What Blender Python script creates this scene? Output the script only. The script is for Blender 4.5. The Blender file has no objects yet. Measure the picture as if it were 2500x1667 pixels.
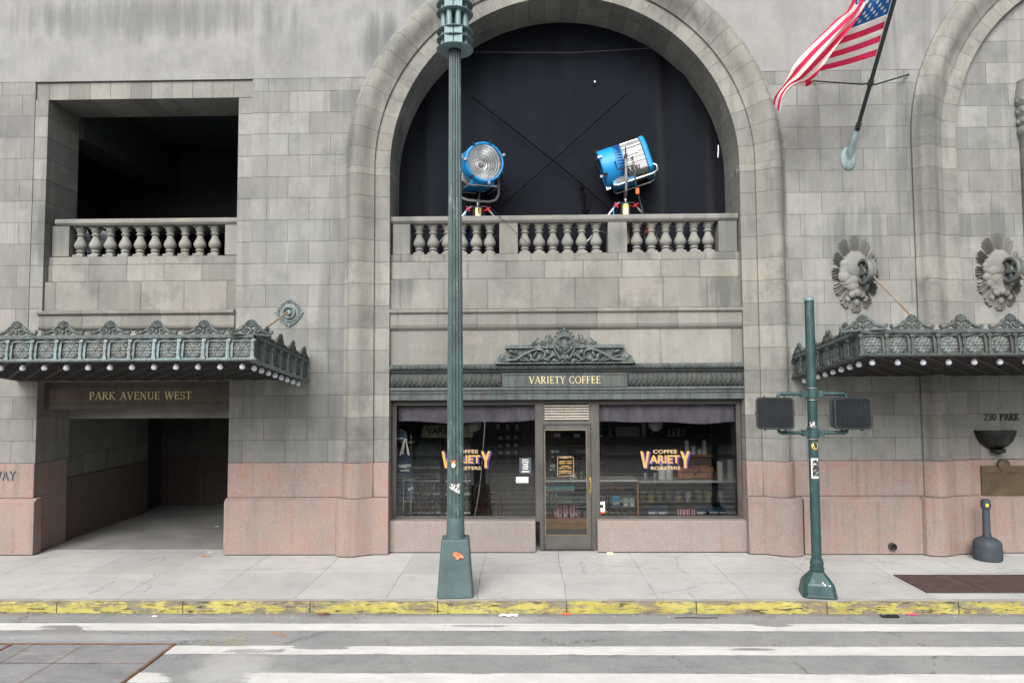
import bpy, math, random
from mathutils import Vector, Matrix
random.seed(7)
S = bpy.context.scene
COL = S.collection
PI = math.pi
R = math.radians
# ------------------------------------------------------------------ measured camera (survey of the facade)
CX, CD, CH, YAW, PIT, ROL, FPX = 0, 12.967, 3.132, .0198, .0558, -.0058, 1718.4
def ray(u, v):
    uu = u-1250; ww = 833.5-v
    a = uu*math.cos(ROL)-ww*math.sin(ROL); b = uu*math.sin(ROL)+ww*math.cos(ROL)
    x = a/FPX; z2 = b/FPX
    y = math.cos(PIT)-z2*math.sin(PIT); z = math.sin(PIT)+z2*math.cos(PIT)
    return x*math.cos(YAW)-y*math.sin(YAW), x*math.sin(YAW)+y*math.cos(YAW), z
def at(u, v, Y):                       # survey point -> (X, Z) on the plane at depth Y
    x, y, z = ray(u, v); t = (Y+CD)/y
    return x*t, CH+z*t
def at3(u, v, Y):
    a = at(u, v, Y); return Vector((a[0], Y, a[1]))
def gr(u, v, Z=0):                     # survey point -> (X, Y) on level Z
    x, y, z = ray(u, v); t = (Z-CH)/z
    return x*t, y*t-CD
# ------------------------------------------------------------------ mesh builder
class MB:
    def __init__(s): s.v = []; s.f = []; s.uv = []
    def add(s, vs, fs, uvs=None):
        o = len(s.v); s.v += [tuple(p) for p in vs]
        for i, f in enumerate(fs):
            s.f.append([o+k for k in f]); s.uv.append(uvs[i] if uvs else None)
        return s
    def box(s, x0, x1, y0, y1, z0, z1):
        if x0 > x1: x0, x1 = x1, x0
        if y0 > y1: y0, y1 = y1, y0
        if z0 > z1: z0, z1 = z1, z0
        return s.add([(x0,y0,z0),(x1,y0,z0),(x1,y1,z0),(x0,y1,z0),(x0,y0,z1),(x1,y0,z1),(x1,y1,z1),(x0,y1,z1)],
                     [(0,3,2,1),(4,5,6,7),(0,1,5,4),(1,2,6,5),(2,3,7,6),(3,0,4,7)])
    def quad(s, a, b, c, d): return s.add([a, b, c, d], [(0,1,2,3)])
    def prism(s, pts, y0, y1, ax='Y'):  # polygon in XZ (ax Y), in YZ (ax X) or XY (ax Z) extruded along ax; counter-clockwise
        m = {'Y': lambda p, t: (p[0], t, p[1]), 'X': lambda p, t: (t, p[0], p[1]), 'Z': lambda p, t: (p[0], p[1], t)}[ax]
        n = len(pts)
        return s.add([m(p, y0) for p in pts]+[m(p, y1) for p in pts],
                     [tuple(range(n)), tuple(range(2*n-1, n-1, -1))]+[(i, n+i, n+(i+1) % n, (i+1) % n) for i in range(n)])
    def lathe(s, prof, n=20, M=None, cap=True):   # prof = [(radius, height)], axis local Z
        M = M or Matrix.Identity(4)
        vs = []
        for r, z in prof:
            for k in range(n):
                a = 2*PI*k/n; vs.append(M @ Vector((r*math.cos(a), r*math.sin(a), z)))
        fs = []
        for i in range(len(prof)-1):
            for k in range(n):
                fs.append((i*n+k, i*n+(k+1) % n, (i+1)*n+(k+1) % n, (i+1)*n+k))
        if cap:
            fs.append(tuple(range(n-1, -1, -1))); fs.append(tuple((len(prof)-1)*n+k for k in range(n)))
        return s.add(vs, fs)
    def cyl(s, a, b, r, n=12, r2=None):
        a, b = Vector(a), Vector(b); d = b-a
        M = Matrix.Translation(a) @ d.to_track_quat('Z', 'Y').to_matrix().to_4x4()
        return s.lathe([(r, 0), (r if r2 is None else r2, d.length)], n, M)
    def tube(s, path, r, n=8, closed=False, r1=None):
        P = [Vector(p) for p in path]; m = len(P); vs = []; up = None
        for i, p in enumerate(P):
            if closed: t = P[(i+1) % m]-P[i-1]
            else: t = P[min(i+1, m-1)]-P[max(i-1, 0)]
            if t.length < 1e-9: t = Vector((0, 0, 1))
            t.normalize()
            if up is None:
                up = Vector((0, 0, 1)) if abs(t.z) < .9 else Vector((0, 1, 0))
            up = (up-t*up.dot(t))
            if up.length < 1e-6: up = t.orthogonal()
            up.normalize(); w = t.cross(up)
            rr = r if r1 is None else r+(r1-r)*i/(m-1)
            for k in range(n):
                a = 2*PI*k/n; vs.append(p+(up*math.cos(a)+w*math.sin(a))*rr)
        fs = []
        for i in range(m if closed else m-1):
            j = (i+1) % m
            for k in range(n): fs.append((i*n+k, i*n+(k+1) % n, j*n+(k+1) % n, j*n+k))
        if not closed: fs += [tuple(range(n-1, -1, -1)), tuple((m-1)*n+k for k in range(n))]
        return s.add(vs, fs)
    def ball(s, c, rx, ry=None, rz=None, n=12, m=8, M=None):
        ry = rx if ry is None else ry; rz = rx if rz is None else rz
        M = M or Matrix.Identity(4); c = Vector(c); vs = []; fs = []
        for i in range(m+1):
            th = PI*i/m
            for k in range(n):
                a = 2*PI*k/n
                vs.append(c+(M @ Vector((rx*math.sin(th)*math.cos(a), ry*math.sin(th)*math.sin(a), -rz*math.cos(th)))))
        for i in range(m):
            for k in range(n): fs.append((i*n+k, i*n+(k+1) % n, (i+1)*n+(k+1) % n, (i+1)*n+k))
        return s.add(vs, fs)
    def grid(s, rows, uvrows=None):     # rows of points
        n = len(rows[0]); vs = [p for r in rows for p in r]; fs = []; uvs = []
        for i in range(len(rows)-1):
            for k in range(n-1):
                fs.append((i*n+k, i*n+k+1, (i+1)*n+k+1, (i+1)*n+k))
                if uvrows: uvs.append((uvrows[i][k], uvrows[i][k+1], uvrows[i+1][k+1], uvrows[i+1][k]))
        return s.add(vs, fs, uvs if uvrows else None)
    def hull(s, rings):                  # stacked rings of equal count, capped
        n = len(rings[0]); vs = [p for r in rings for p in r]
        fs = [(i*n+k, i*n+(k+1) % n, (i+1)*n+(k+1) % n, (i+1)*n+k) for i in range(len(rings)-1) for k in range(n)]
        fs += [tuple(range(n-1, -1, -1)), tuple((len(rings)-1)*n+k for k in range(n))]
        return s.add(vs, fs)
    def xf(s, M):
        s.v = [tuple(M @ Vector(p)) for p in s.v]; return s
    def build(s, name, mat, parent=None, smooth=False, bevel=0, loc=None, ang=38, fix=True):
        me = bpy.data.meshes.new(name); me.from_pydata(s.v, [], s.f)
        if any(s.uv):
            L = me.uv_layers.new(name='UVMap'); i = 0
            for f, u in zip(s.f, s.uv):
                for k in range(len(f)):
                    L.data[i].uv = u[k] if u else (0.5, .5); i += 1
        if fix:
            import bmesh
            bm = bmesh.new(); bm.from_mesh(me)
            bmesh.ops.recalc_face_normals(bm, faces=bm.faces); bm.to_mesh(me); bm.free()
        me.materials.append(mat)
        if smooth:
            for p in me.polygons: p.use_smooth = True
            try: me.set_sharp_from_angle(angle=R(ang))
            except Exception: pass
        o = bpy.data.objects.new(name, me); COL.objects.link(o)
        if parent: o.parent = parent
        if loc: o.location = loc
        if bevel:
            b = o.modifiers.new('bevel', 'BEVEL'); b.width = bevel; b.segments = 2; b.limit_method = 'ANGLE'; b.angle_limit = R(40)
        return o
def tag(o, label=None, cat=None, group=None, kind=None):
    if label: o['label'] = label
    if cat: o['category'] = cat
    if group: o['group'] = group
    if kind: o['kind'] = kind
    return o
def empty(name, loc=(0,0,0), rot=(0,0,0), label=None, cat=None, group=None):
    o = bpy.data.objects.new(name, None); COL.objects.link(o)
    o.location = loc; o.rotation_euler = rot; o.empty_display_size = .2
    return tag(o, label, cat, group)
def dup(o, loc=None, rot=None, parent='same', label=None, group=None):
    c = o.copy(); COL.objects.link(c)
    if parent != 'same': c.parent = parent
    if loc is not None: c.location = loc
    if rot is not None: c.rotation_euler = rot
    if label: c['label'] = label
    if group: c['group'] = group
    for ch in list(o.children): dup(ch, parent=c)
    return c
def rbox(w, d, h, r, y0=0):             # rounded-corner rectangle in XZ for prisms
    pts = []
    for cx, cz, a0 in ((w/2-r, h/2-r, 0), (-w/2+r, h/2-r, 90), (-w/2+r, -h/2+r, 180), (w/2-r, -h/2+r, 270)):
        for k in range(5):
            a = R(a0+k*22.5); pts.append((cx+r*math.cos(a), cz+r*math.sin(a)))
    return pts
def spiral(c, r0, r1, turns, a0, sgn=1, n=22, ax='XZ', y=0):
    pts = []
    for i in range(n+1):
        t = i/n; r = r0+(r1-r0)*t; a = a0+sgn*2*PI*turns*t
        pts.append((c[0]+r*math.cos(a), y, c[1]+r*math.sin(a)))
    return pts
# ------------------------------------------------------------------ materials
class NT:
    def __init__(s, name):
        s.m = bpy.data.materials.new(name); s.m.use_nodes = True
        s.t = s.m.node_tree; s.t.nodes.clear()
        s.out = s.t.nodes.new('ShaderNodeOutputMaterial')
    def n(s, ty, **kw):
        x = s.t.nodes.new('ShaderNode'+ty)
        for k, v in kw.items(): setattr(x, k, v)
        return x
    def put(s, sock, v):
        if hasattr(v, 'is_linked') or hasattr(v, 'links'): s.t.links.new(v, sock)
        else:
            try: sock.default_value = v
            except Exception: sock.default_value = (*v, 1) if len(v) == 3 else v
    def math(s, op, a, b=None, c=None, clamp=False):
        x = s.n('Math', operation=op, use_clamp=clamp); s.put(x.inputs[0], a)
        if b is not None: s.put(x.inputs[1], b)
        if c is not None: s.put(x.inputs[2], c)
        return x.outputs[0]
    def mix(s, f, a, b, mode='MIX'):
        x = s.n('Mix', data_type='RGBA', blend_type=mode); x.clamp_factor = True
        s.put(x.inputs[0], f); s.put(x.inputs[6], a if not isinstance(a, tuple) else (*a[:3], 1)); s.put(x.inputs[7], b if not isinstance(b, tuple) else (*b[:3], 1))
        return x.outputs[2]
    def pos(s, obj=False):
        if obj: return s.n('TexCoord').outputs['Object']
        return s.n('NewGeometry').outputs['Position']
    def vec(s, v, sc=(1,1,1), off=(0,0,0)):
        x = s.n('Mapping'); s.put(x.inputs[0], v); x.inputs[1].default_value = off; x.inputs[3].default_value = sc
        return x.outputs[0]
    def noise(s, v, sc=1, det=4, rough=.55, dist=0):
        x = s.n('TexNoise'); s.put(x.inputs['Vector'], v); x.inputs['Scale'].default_value = sc
        x.inputs['Detail'].default_value = det; x.inputs['Roughness'].default_value = rough; x.inputs['Distortion'].default_value = dist
        return x.outputs[0]
    def ramp(s, f, lo, hi, a=0., b=1.):
        x = s.n('MapRange'); x.clamp = True; s.put(x.inputs[0], f)
        for i, v in enumerate((lo, hi, a, b)): x.inputs[i+1].default_value = v
        return x.outputs[0]
    def sep(s, v):
        x = s.n('SeparateXYZ'); s.put(x.inputs[0], v); return x.outputs
    def comb(s, a, b, c):
        x = s.n('CombineXYZ')
        for i, v in enumerate((a, b, c)): s.put(x.inputs[i], v)
        return x.outputs[0]
    def band(s, x, c, w):                # 1 where |x-c|<w
        return s.math('LESS_THAN', s.math('ABSOLUTE', s.math('SUBTRACT', x, c)), w)
    def line(s, x, period, off, w):      # 1 near multiples of period, half-width w (soft)
        q = s.math('PINGPONG', s.math('SUBTRACT', x, off), period/2)
        return s.ramp(q, w, w*1.8, 1, 0)
    def bump(s, h, st, d=.01):
        x = s.n('Bump'); x.inputs['Strength'].default_value = st; x.inputs['Distance'].default_value = d; s.put(x.inputs['Height'], h)
        return x.outputs[0]
    def finish(s, col, rough=.8, metal=0., nor=None, spec=.4, **kw):
        b = s.n('BsdfPrincipled'); s.put(b.inputs['Base Color'], col if not isinstance(col, tuple) else (*col[:3], 1))
        s.put(b.inputs['Roughness'], rough); s.put(b.inputs['Metallic'], metal); b.inputs['Specular IOR Level'].default_value = spec
        if nor is not None: s.put(b.inputs['Normal'], nor)
        for k, v in kw.items(): s.put(b.inputs[k.replace('_', ' ')], v)
        s.t.links.new(b.outputs[0], s.out.inputs[0]); return s.m
CO, Z0 = .41, 1.659                      # course height, level of the first joint
def stone(name, pattern='brick', axis='x', jstr=.78, base=(0.272, 0.277, 0.268), dirt=(.13, .132, .127), bw=.79, boff=0., streak=1., stain=.5, grain=1., soot=None, zs=None, u0=0, up=.395, cyc=1):
    t = NT(name); p = t.pos(); x, y, z = t.sep(p)[:3]
    big = t.noise(p, .55, 5, .6); mid = t.noise(t.vec(p, (1.6, 1.6, 1.0)), 1.6, 5, .62)
    st = t.noise(t.vec(p, (5., 5., .28)), 1., 5, .6, .15); st2 = t.noise(t.vec(p, (16, 16, .5)), 1., 3, .6)
    gr_ = t.noise(p, 85, 2, .6); tool = t.noise(t.vec(p, (70, 70, 1.5)), 1., 2, .5)
    col = t.mix(t.ramp(mid, .34, .68), tuple(c*.83 for c in base), tuple(c*1.1 for c in base))
    col = t.mix(t.ramp(big, .42, .66, 0, .5), col, (base[0]*1.03, base[1]*.97, base[2]*.9))
    j = None
    if pattern == 'brick':
        br = t.n('TexBrick'); br.offset = .5; br.squash = 1
        t.put(br.inputs['Vector'], t.comb(t.math('ADD', y if axis == 'y' else x, boff), t.math('SUBTRACT', z, Z0), 0))
        for k, v in (('Color1', (.80, .80, .80, 1)), ('Color2', (1.12, 1.12, 1.10, 1)), ('Mortar', (1, 1, 1, 1)), ('Scale', 1), ('Mortar Size', .0062), ('Mortar Smooth', .25), ('Bias', 0), ('Brick Width', bw), ('Row Height', CO)): br.inputs[k].default_value = v
        col = t.mix(1, col, br.outputs[0], 'MULTIPLY'); j = br.outputs[1]
    elif pattern in ('course', 'uv', 'xline', 'zs'):
        if pattern == 'course': q = t.math('DIVIDE', t.math('SUBTRACT', z, Z0), CO)
        elif pattern == 'xline': q = t.math('DIVIDE', t.math('SUBTRACT', x, u0), up)
        else:
            q = t.sep(t.n('UVMap').outputs[0])[0]
        cell = t.n('TexWhiteNoise', noise_dimensions='1D'); t.put(cell.inputs['W'], t.math('FLOOR', t.math('ADD', q, .0001)))
        col = t.mix(1, col, t.mix(cell.outputs[0], (.80, .80, .80), (1.12, 1.115, 1.09)), 'MULTIPLY')
        d = t.math('PINGPONG', q, .5)
        w = {'course': .016, 'uv': .014, 'xline': .016}[pattern]
        j = t.ramp(d, w*.6, w*1.3, 1, 0)
    # weathering with a shape of its own: vertical run-off stains and patches of soot
    sf = t.math('MULTIPLY', t.ramp(st, .5, .78), t.ramp(mid, .35, .6)); sf = t.math('MULTIPLY', sf, .75*streak)
    col = t.mix(sf, col, dirt)
    col = t.mix(t.math('MULTIPLY', t.ramp(st2, .55, .8), .3*streak), col, dirt)
    col = t.mix(t.math('MULTIPLY', t.ramp(t.noise(p, 1.15, 6, .72), .50, .74), stain*1.25), col, (dirt[0]*.9, dirt[1]*.95, dirt[2]*.92))
    col = t.mix(t.math('MULTIPLY', t.ramp(st, .25, .38, 1, 0), .25*streak), col, (.43, .43, .415))
    if soot:
        for (sx, sz, rx, rz, am) in soot:
            dx = t.math('DIVIDE', t.math('SUBTRACT', x, sx), rx); dz = t.math('DIVIDE', t.math('SUBTRACT', z, sz), rz)
            dd = t.math('ADD', t.math('MULTIPLY', dx, dx), t.math('MULTIPLY', dz, dz))
            dd = t.math('ADD', dd, t.ramp(st, .3, .7, .7, -.7))
            col = t.mix(t.math('MULTIPLY', t.ramp(dd, 0, 1.15, 1, 0), am), col, (.10, .108, .104))
    col = t.mix(t.ramp(gr_, .3, .7, .0, .3*grain), col, t.mix(1, col, (.62, .62, .62), 'MULTIPLY'))
    g2 = t.noise(p, 30, 4, .75); col = t.mix(t.ramp(g2, .36, .64, .0, .32*grain), col, t.mix(1, col, (.70, .70, .69), 'MULTIPLY'))
    col = t.mix(t.ramp(t.noise(t.vec(p, (38, 38, 2.2)), 1., 3, .7), .5, .72, 0, .22*streak), col, (.16, .16, .155))
    h = t.math('ADD', t.math('MULTIPLY', gr_, .5*grain), t.math('MULTIPLY', tool, .35))
    if j is not None:
        ny = t.math('ABSOLUTE', t.sep(t.n('NewGeometry').outputs['True Normal'])[0 if axis == 'y' else 1])
        jn = t.math('MULTIPLY', j, t.ramp(t.noise(p, 3.2, 4), .25, .6, .45, 1))
        if pattern == 'brick': jn = t.math('MULTIPLY', jn, t.math('GREATER_THAN', ny, .4))
        col = t.mix(t.math('MULTIPLY', jn, jstr), col, (.075, .073, .068))
        h = t.math('SUBTRACT', h, t.math('MULTIPLY', jn, 2.2*jstr/.78))
    return t.finish(col, .88, 0, t.bump(h, .5, .006), .25)
def granite(name, base=(0.375, 0.272, 0.238), gry=(0.293, 0.252, 0.232), rosy=(0.403, 0.209, 0.171), soil=.6):
    t = NT(name); p = t.pos(); x, y, z = t.sep(p)[:3]
    a = t.noise(p, 2.4, 6, .7, .4); b = t.noise(t.vec(p, (1, 1, .55)), 1.1, 5, .65); g = t.noise(p, 120, 2, .7); st = t.noise(t.vec(p, (9, 9, .3)), 1., 5, .65)
    col = t.mix(t.ramp(b, .36, .62), gry, base)
    col = t.mix(t.ramp(a, .5, .68, 0, .7), col, rosy)
    col = t.mix(t.ramp(t.noise(p, 26, 3, .7), .52, .72, 0, .35), col, (.5, .4, .36))
    col = t.mix(t.ramp(g, .35, .68, .5, 0), col, t.mix(1, col, (.55, .52, .52), 'MULTIPLY'))
    col = t.mix(t.ramp(t.noise(p, 34, 3, .75), .36, .64, .42, 0), col, t.mix(1, col, (.62, .58, .58), 'MULTIPLY'))
    col = t.mix(t.ramp(t.noise(p, 5.5, 5, .7), .46, .66, 0, .4), col, gry)
    col = t.mix(t.math('MULTIPLY', t.ramp(st, .52, .76), soil), col, (.135, .12, .11))
    return t.finish(col, .8, 0, t.bump(t.math('ADD', g, t.math('MULTIPLY', a, .5)), .35, .004), .3)
def bronze(name, dark=(.05, .057, .055), green=(.145, .215, .215), amt=.6, warm=.35, rough=.55, obj=False):
    t = NT(name); p = t.pos(); x, y, z = t.sep(p)[:3]
    a = t.noise(t.vec(p, (3.5, 3.5, 1.4)), 1.4, 6, .68); st = t.noise(t.vec(p, (14, 14, 1.0)), 1., 5, .65); f = t.noise(p, 40, 3, .6)
    col = t.mix(t.ramp(a, .4, .64), dark, tuple(c*1.9 for c in dark))
    col = t.mix(t.ramp(t.noise(p, 2.3, 4, .6, .5), .5, .75, 0, warm), col, (.14, .105, .075))
    col = t.mix(t.math('MULTIPLY', t.ramp(st, .44, .72), amt), col, green)
    col = t.mix(t.math('MULTIPLY', t.ramp(f, .5, .75), amt*.5), col, tuple(c*1.25 for c in green))
    return t.finish(col, t.ramp(a, .3, .7, rough-.1, rough+.2), .25, t.bump(f, .3, .004), .4)
def plain(name, col, rough=.6, metal=0., var=.18, sc=6, bumpy=.15, spec=.4, fine=60, wear=None, obj=True, **kw):
    t = NT(name); p = t.pos(obj)
    a = t.noise(p, sc, 5, .6); f = t.noise(p, fine, 2, .6)
    c = t.mix(t.ramp(a, .3, .7), tuple(k*(1-var) for k in col), tuple(min(1, k*(1+var)) for k in col))
    if wear:
        wc, lo, am = wear
        c = t.mix(t.math('MULTIPLY', t.ramp(t.noise(t.vec(p, (1, 1, .35)), sc*2.2, 6, .7), lo, lo+.14), am), c, wc)
    return t.finish(c, t.ramp(a, .3, .7, max(.03, rough-.08), min(1, rough+.1)), metal, t.bump(f, bumpy, .003), spec, **kw)
def cloth(name, col, var=.2, rough=.95, sc=4, sheen=.2, two=None):
    t = NT(name); p = t.pos(True)
    a = t.noise(t.vec(p, (1, 1, .5)), sc, 5, .6); w = t.noise(p, 150, 2)
    c = t.mix(t.ramp(a, .3, .7), tuple(k*(1-var) for k in col), tuple(k*(1+var) for k in col))
    return t.finish(c, rough, 0, t.bump(w, .25, .002), .2, Sheen_Weight=sheen)
def emis(name, col, st, base=(.8, .8, .8)):
    t = NT(name)
    return t.finish(base, .5, 0, None, .4, Emission_Color=(*col, 1), Emission_Strength=st)
def glassy(name, tint=(1, 1, 1), ior=1.5, rough=0., body=None, bamt=0.):
    t = NT(name); tr = t.n('BsdfTransparent'); tr.inputs[0].default_value = (*tint, 1)
    gl = t.n('BsdfGlossy'); gl.inputs['Roughness'].default_value = rough
    fr = t.n('Fresnel'); fr.inputs[0].default_value = ior
    m = t.n('MixShader'); t.t.links.new(fr.outputs[0], m.inputs[0]); t.t.links.new(tr.outputs[0], m.inputs[1]); t.t.links.new(gl.outputs[0], m.inputs[2])
    o = m.outputs[0]
    if body:
        df = t.n('BsdfDiffuse'); df.inputs[0].default_value = (*body, 1); m2 = t.n('MixShader'); m2.inputs[0].default_value = bamt
        t.t.links.new(o, m2.inputs[1]); t.t.links.new(df.outputs[0], m2.inputs[2]); o = m2.outputs[0]
    t.t.links.new(o, t.out.inputs[0]); return t.m
M = {}
SOOTL = [(-8.9, 5.9, .5, .7, .5)]
M['ashlar'] = stone('ashlar', 'brick', bw=.795, boff=.08, soot=[(6.1, 5.95, .62, .42, .62), (6.15, 5.35, .8, .55, .4), (8.55, 5.95, .6, .4, .6), (-3.5, 4.0, .4, 3.5, .35), (7.1, 7.2, .3, 1.6, .6), (-3.0, 8.4, .9, .35, .35)])
M['ashlar_far'] = stone('ashlar_far', 'brick', bw=.795, boff=.43, streak=1.25, base=(0.273, 0.271, 0.264))
M['ashlar_side'] = stone('ashlar_side', 'brick', axis='y', bw=.8)
M['course'] = stone('course', 'course', soot=[(-9.1, 5.9, .3, .5, .6)])
M['lintel'] = stone('lintel', 'xline', u0=-9.085, up=.395, base=(0.268, 0.268, 0.253))
M['vouss'] = stone('vouss', 'uv', base=(0.271, 0.271, 0.251), streak=1.1, stain=.8, soot=[(-3.3, 7.9, .4, 1.4, .5), (7.3, 7.4, .5, 2.1, .65), (4.7, 6.6, .3, .9, .5), (3.2, 10.2, .9, .5, .4), (-1.2, 10.0, .7, .5, .4)])
M['panel_a'] = stone('panel_a', 'xline', u0=-9.0, up=.72, base=(0.273, 0.275, 0.255), streak=.6, stain=.6, jstr=.5)
M['panel_b'] = stone('panel_b', 'xline', u0=-8.86, up=.815, jstr=.5, base=(0.268, 0.268, 0.248), streak=.6, stain=.7, soot=[(-2.4, 5.1, .5, .6, .7), (3.9, 4.9, .7, .9, .75), (2.1, 5.5, .4, .3, .5)])
M['cornice'] = stone('cornice', 'xline', u0=-8.3, up=.74, base=(0.251, 0.249, 0.231), streak=.9, stain=.6, jstr=.45)
M['trim'] = stone('trim', 'none', base=(0.260, 0.260, 0.241), streak=.5, stain=.5, soot=[(-2.3, 5.9, .3, .5, .55), (1.75, 5.8, .25, .4, .6), (3.9, 5.8, .3, .5, .6), (-8.8, 5.9, .3, .45, .6)])
M['stucco'] = stone('stucco', 'none', base=(0.277, 0.280, 0.280), dirt=(.175, .176, .18), streak=.42, stain=.45, grain=.4,
                    soot=[(-7.2, 10.1, 2.9, .42, .5), (-2.7, 9.55, .45, .55, .7), (-1.7, 10.3, .6, .5, .5), (-4.6, 9.6, .7, .5, .3), (6.6, 9.5, .5, .9, .4), (7.5, 10, .6, .8, .4)])
M['carved'] = stone('carved', 'none', base=(0.235, 0.238, 0.226), streak=.15, stain=.45, soot=[(6.05, 6.1, .6, .25, .5), (8.45, 6.15, .6, .25, .5)])
M['granite'] = granite('granite'); M['granite_pale'] = granite('granite_pale', (.315, .275, .255), (.29, .265, .25), (.33, .24, .215), .25)
M['bronze'] = bronze('bronze', (.046, .052, .051), (.135, .19, .192), .48)
M['ros'] = bronze('ros', (.085, .09, .086), (.15, .225, .23), .5, .35); M['bronze_green'] = bronze('bronze_green', (.10, .115, .115), (.235, .35, .365), .85, .22)
M['bronze_dark'] = bronze('bronze_dark', (.032, .034, .033), (.09, .125, .125), .35, .3)
M['bronze_brown'] = bronze('bronze_brown', (.055, .044, .036), (.075, .062, .05), .3, .5)
M['soffit'] = plain('soffit', (.036, .035, .033), .7, .2, .4, 5)
M['frame'] = plain('frame', (.105, .10, .092), .45, .4, .15, 3, .1)
M['frame_dark'] = plain('frame_dark', (.06, .058, .055), .45, .4, .2, 3)
M['louver'] = plain('louver', (.46, .42, .37), .5, .3, .1)
M['gold'] = plain('gold', (.60, .51, .29), .45, .35, .12)
M['brass'] = plain('brass', (.62, .46, .16), .28, .9, .1)
M['black'] = plain('black', (.012, .012, .013), .6)
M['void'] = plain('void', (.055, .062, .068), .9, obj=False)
M['green'] = plain('green', (.024, .06, .062), .42, .1, .22, 5, .12, .5, 60, ((.15, .2, .2), .58, .55))
M['green_pole'] = plain('green_pole', (.05, .08, .079), .5, .1, .3, 3.5, .2, .5, 60, ((.25, .29, .28), .56, .6))
M['green_grey'] = plain('green_grey', (.16, .235, .245), .5, .1, .12, 4)
M['green_base'] = plain('green_base', (.075, .115, .12), .55, .1, .22, 3, .15, .4, 60, ((.16, .2, .2), .6, .5))
M['signal_black'] = plain('signal_black', (.018, .022, .026), .5, 0, .2)
M['visor'] = plain('visor', (.022, .03, .033), .45, 0, .2)
M['steel'] = plain('steel', (.55, .55, .55), .32, .9, .12)
M['reflector'] = plain('reflector', (.9, .91, .92), .2, 1., .04)
M['passage_stone'] = stone('passage_stone', 'brick', axis='y', base=(.25, .258, .25), bw=.8, streak=.5)  # slightly darkened copy of the wall stone, passage shade put into the colour
M['passage_granite'] = granite('passage_granite', (.19, .15, .137), (.165, .145, .135), (.19, .125, .11), .3)  # darker copy of the base granite, shade of the passage in its colour
M['passage_back'] = stone('passage_back', 'brick', base=(.075, .077, .075), bw=.8, streak=.5)  # wall stone darkened for the unlit passage end, shade painted into the colour
M['passage_back_granite'] = granite('passage_back_granite', (.065, .052, .048), (.055, .05, .047), (.06, .045, .04), .3)  # base granite darkened likewise, the back wall's shade is in the colour
M['chrome'] = plain('chrome', (.75, .76, .77), .15, 1., .05)
M['alu'] = plain('alu', (.26, .265, .27), .38, .3, .08)
M['blue'] = plain('blue', (.01, .25, .60), .42, 0, .1, 4, .05)
M['blue_dark'] = plain('blue_dark', (.01, .07, .22), .5)
M['red'] = plain('red', (.55, .02, .03), .45)
M['orange'] = plain('orange', (.8, .12, .03), .5)
M['yellow'] = plain('yellow', (.72, .58, .12), .5)
M['curtain'] = cloth('curtain', (.0056, .0072, .0122), .25, .95, 1.2, .12)
M['strap'] = plain('strap', (.003, .003, .004), .95, spec=.08)
M['rope'] = plain('rope', (.25, .23, .19), .9)
M['valance'] = cloth('valance', (.285, .26, .31), .25)
M['bulb'] = plain('bulb', (.66, .67, .76), .12, 0, .04, 4, 0, .6)
M['white'] = plain('white', (.78, .78, .76), .6, 0, .06)
M['paper'] = plain('paper', (.78, .77, .70), .7, 0, .05)
M['cream'] = plain('cream', (.68, .62, .45), .6, 0, .05)
M['shop_wall'] = plain('shop_wall', (.19, .186, .18), .8, obj=False)
M['shop_floor'] = plain('shop_floor', (.32, .29, .25), .5, obj=False)
M['wood'] = plain('wood', (.42, .23, .095), .45, 0, .25, 5)
M['wood_red'] = plain('wood_red', (.085, .028, .018), .35, 0, .2)
M['navy'] = cloth('navy', (.022, .045, .085), .2)
M['navy_box'] = plain('navy_box', (.03, .075, .125), .5)
M['grey_plastic'] = plain('grey_plastic', (.042, .053, .068), .6, 0, .2, 6)
M['copper'] = plain('copper', (.52, .22, .10), .3, .6, .2)
M['jar'] = glassy('jar', (.85, .92, .9), 1.5, .02, (.45, .52, .51), .13)
M['bottle'] = glassy('bottle', (.7, .85, .78), 1.5, .02, (.38, .48, .42), .5)
M['amber'] = glassy('amber', (.8, .6, .3), 1.5, .02, (.45, .34, .12), .6)
M['pane'] = glassy('pane', (.92, .94, .935), 1.85)
M['case_pane'] = glassy('case_pane', (.93, .96, .95), 1.35)
M['lens'] = glassy('lens', (.96, .97, .97), 1.5, .02, (.75, .77, .78), .04)
M['gold_ink'] = plain('gold_ink', (.52, .31, .085), .5, 0, .05)
M['pale_ink'] = plain('pale_ink', (.54, .39, .235), .5, 0, .05)
M['purple_ink'] = plain('purple_ink', (.075, .045, .24), .5, 0, .05)
M['ink'] = plain('ink', (.02, .02, .022), .6)
M['slate'] = plain('slate', (.06, .075, .095), .6, 0, .08)
M['pink_pack'] = plain('pink_pack', (.62, .05, .14), .45, 0, .1)
M['teal'] = plain('teal', (.12, .36, .38), .5, 0, .1)
M['sage'] = plain('sage', (.38, .48, .42), .6, 0, .1)
M['sky_card'] = plain('sky_card', (.1, .42, .65), .5, 0, .3, 14)
M['globe'] = plain('globe', (.62, .62, .60), .3, 0, .04, 3, 0)
M['pasta_gold'] = plain('pasta_gold', (.42, .28, .06), .7, 0, .7, 70, .6)
M['bean_brown'] = plain('bean_brown', (.2, .075, .035), .7, 0, .6, 70, .6)
M['grain_white'] = plain('grain_white', (.36, .36, .34), .7, 0, .85, 60, .6)
M['nut_grey'] = plain('nut_grey', (.16, .145, .13), .7, 0, .7, 65, .6)
M['plaque'] = plain('plaque', (.115, .088, .055), .5, .4, .25, 5, .5, .4, 45)
M['sconce'] = plain('sconce', (.02, .02, .02), .45, .3, .3)
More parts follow.
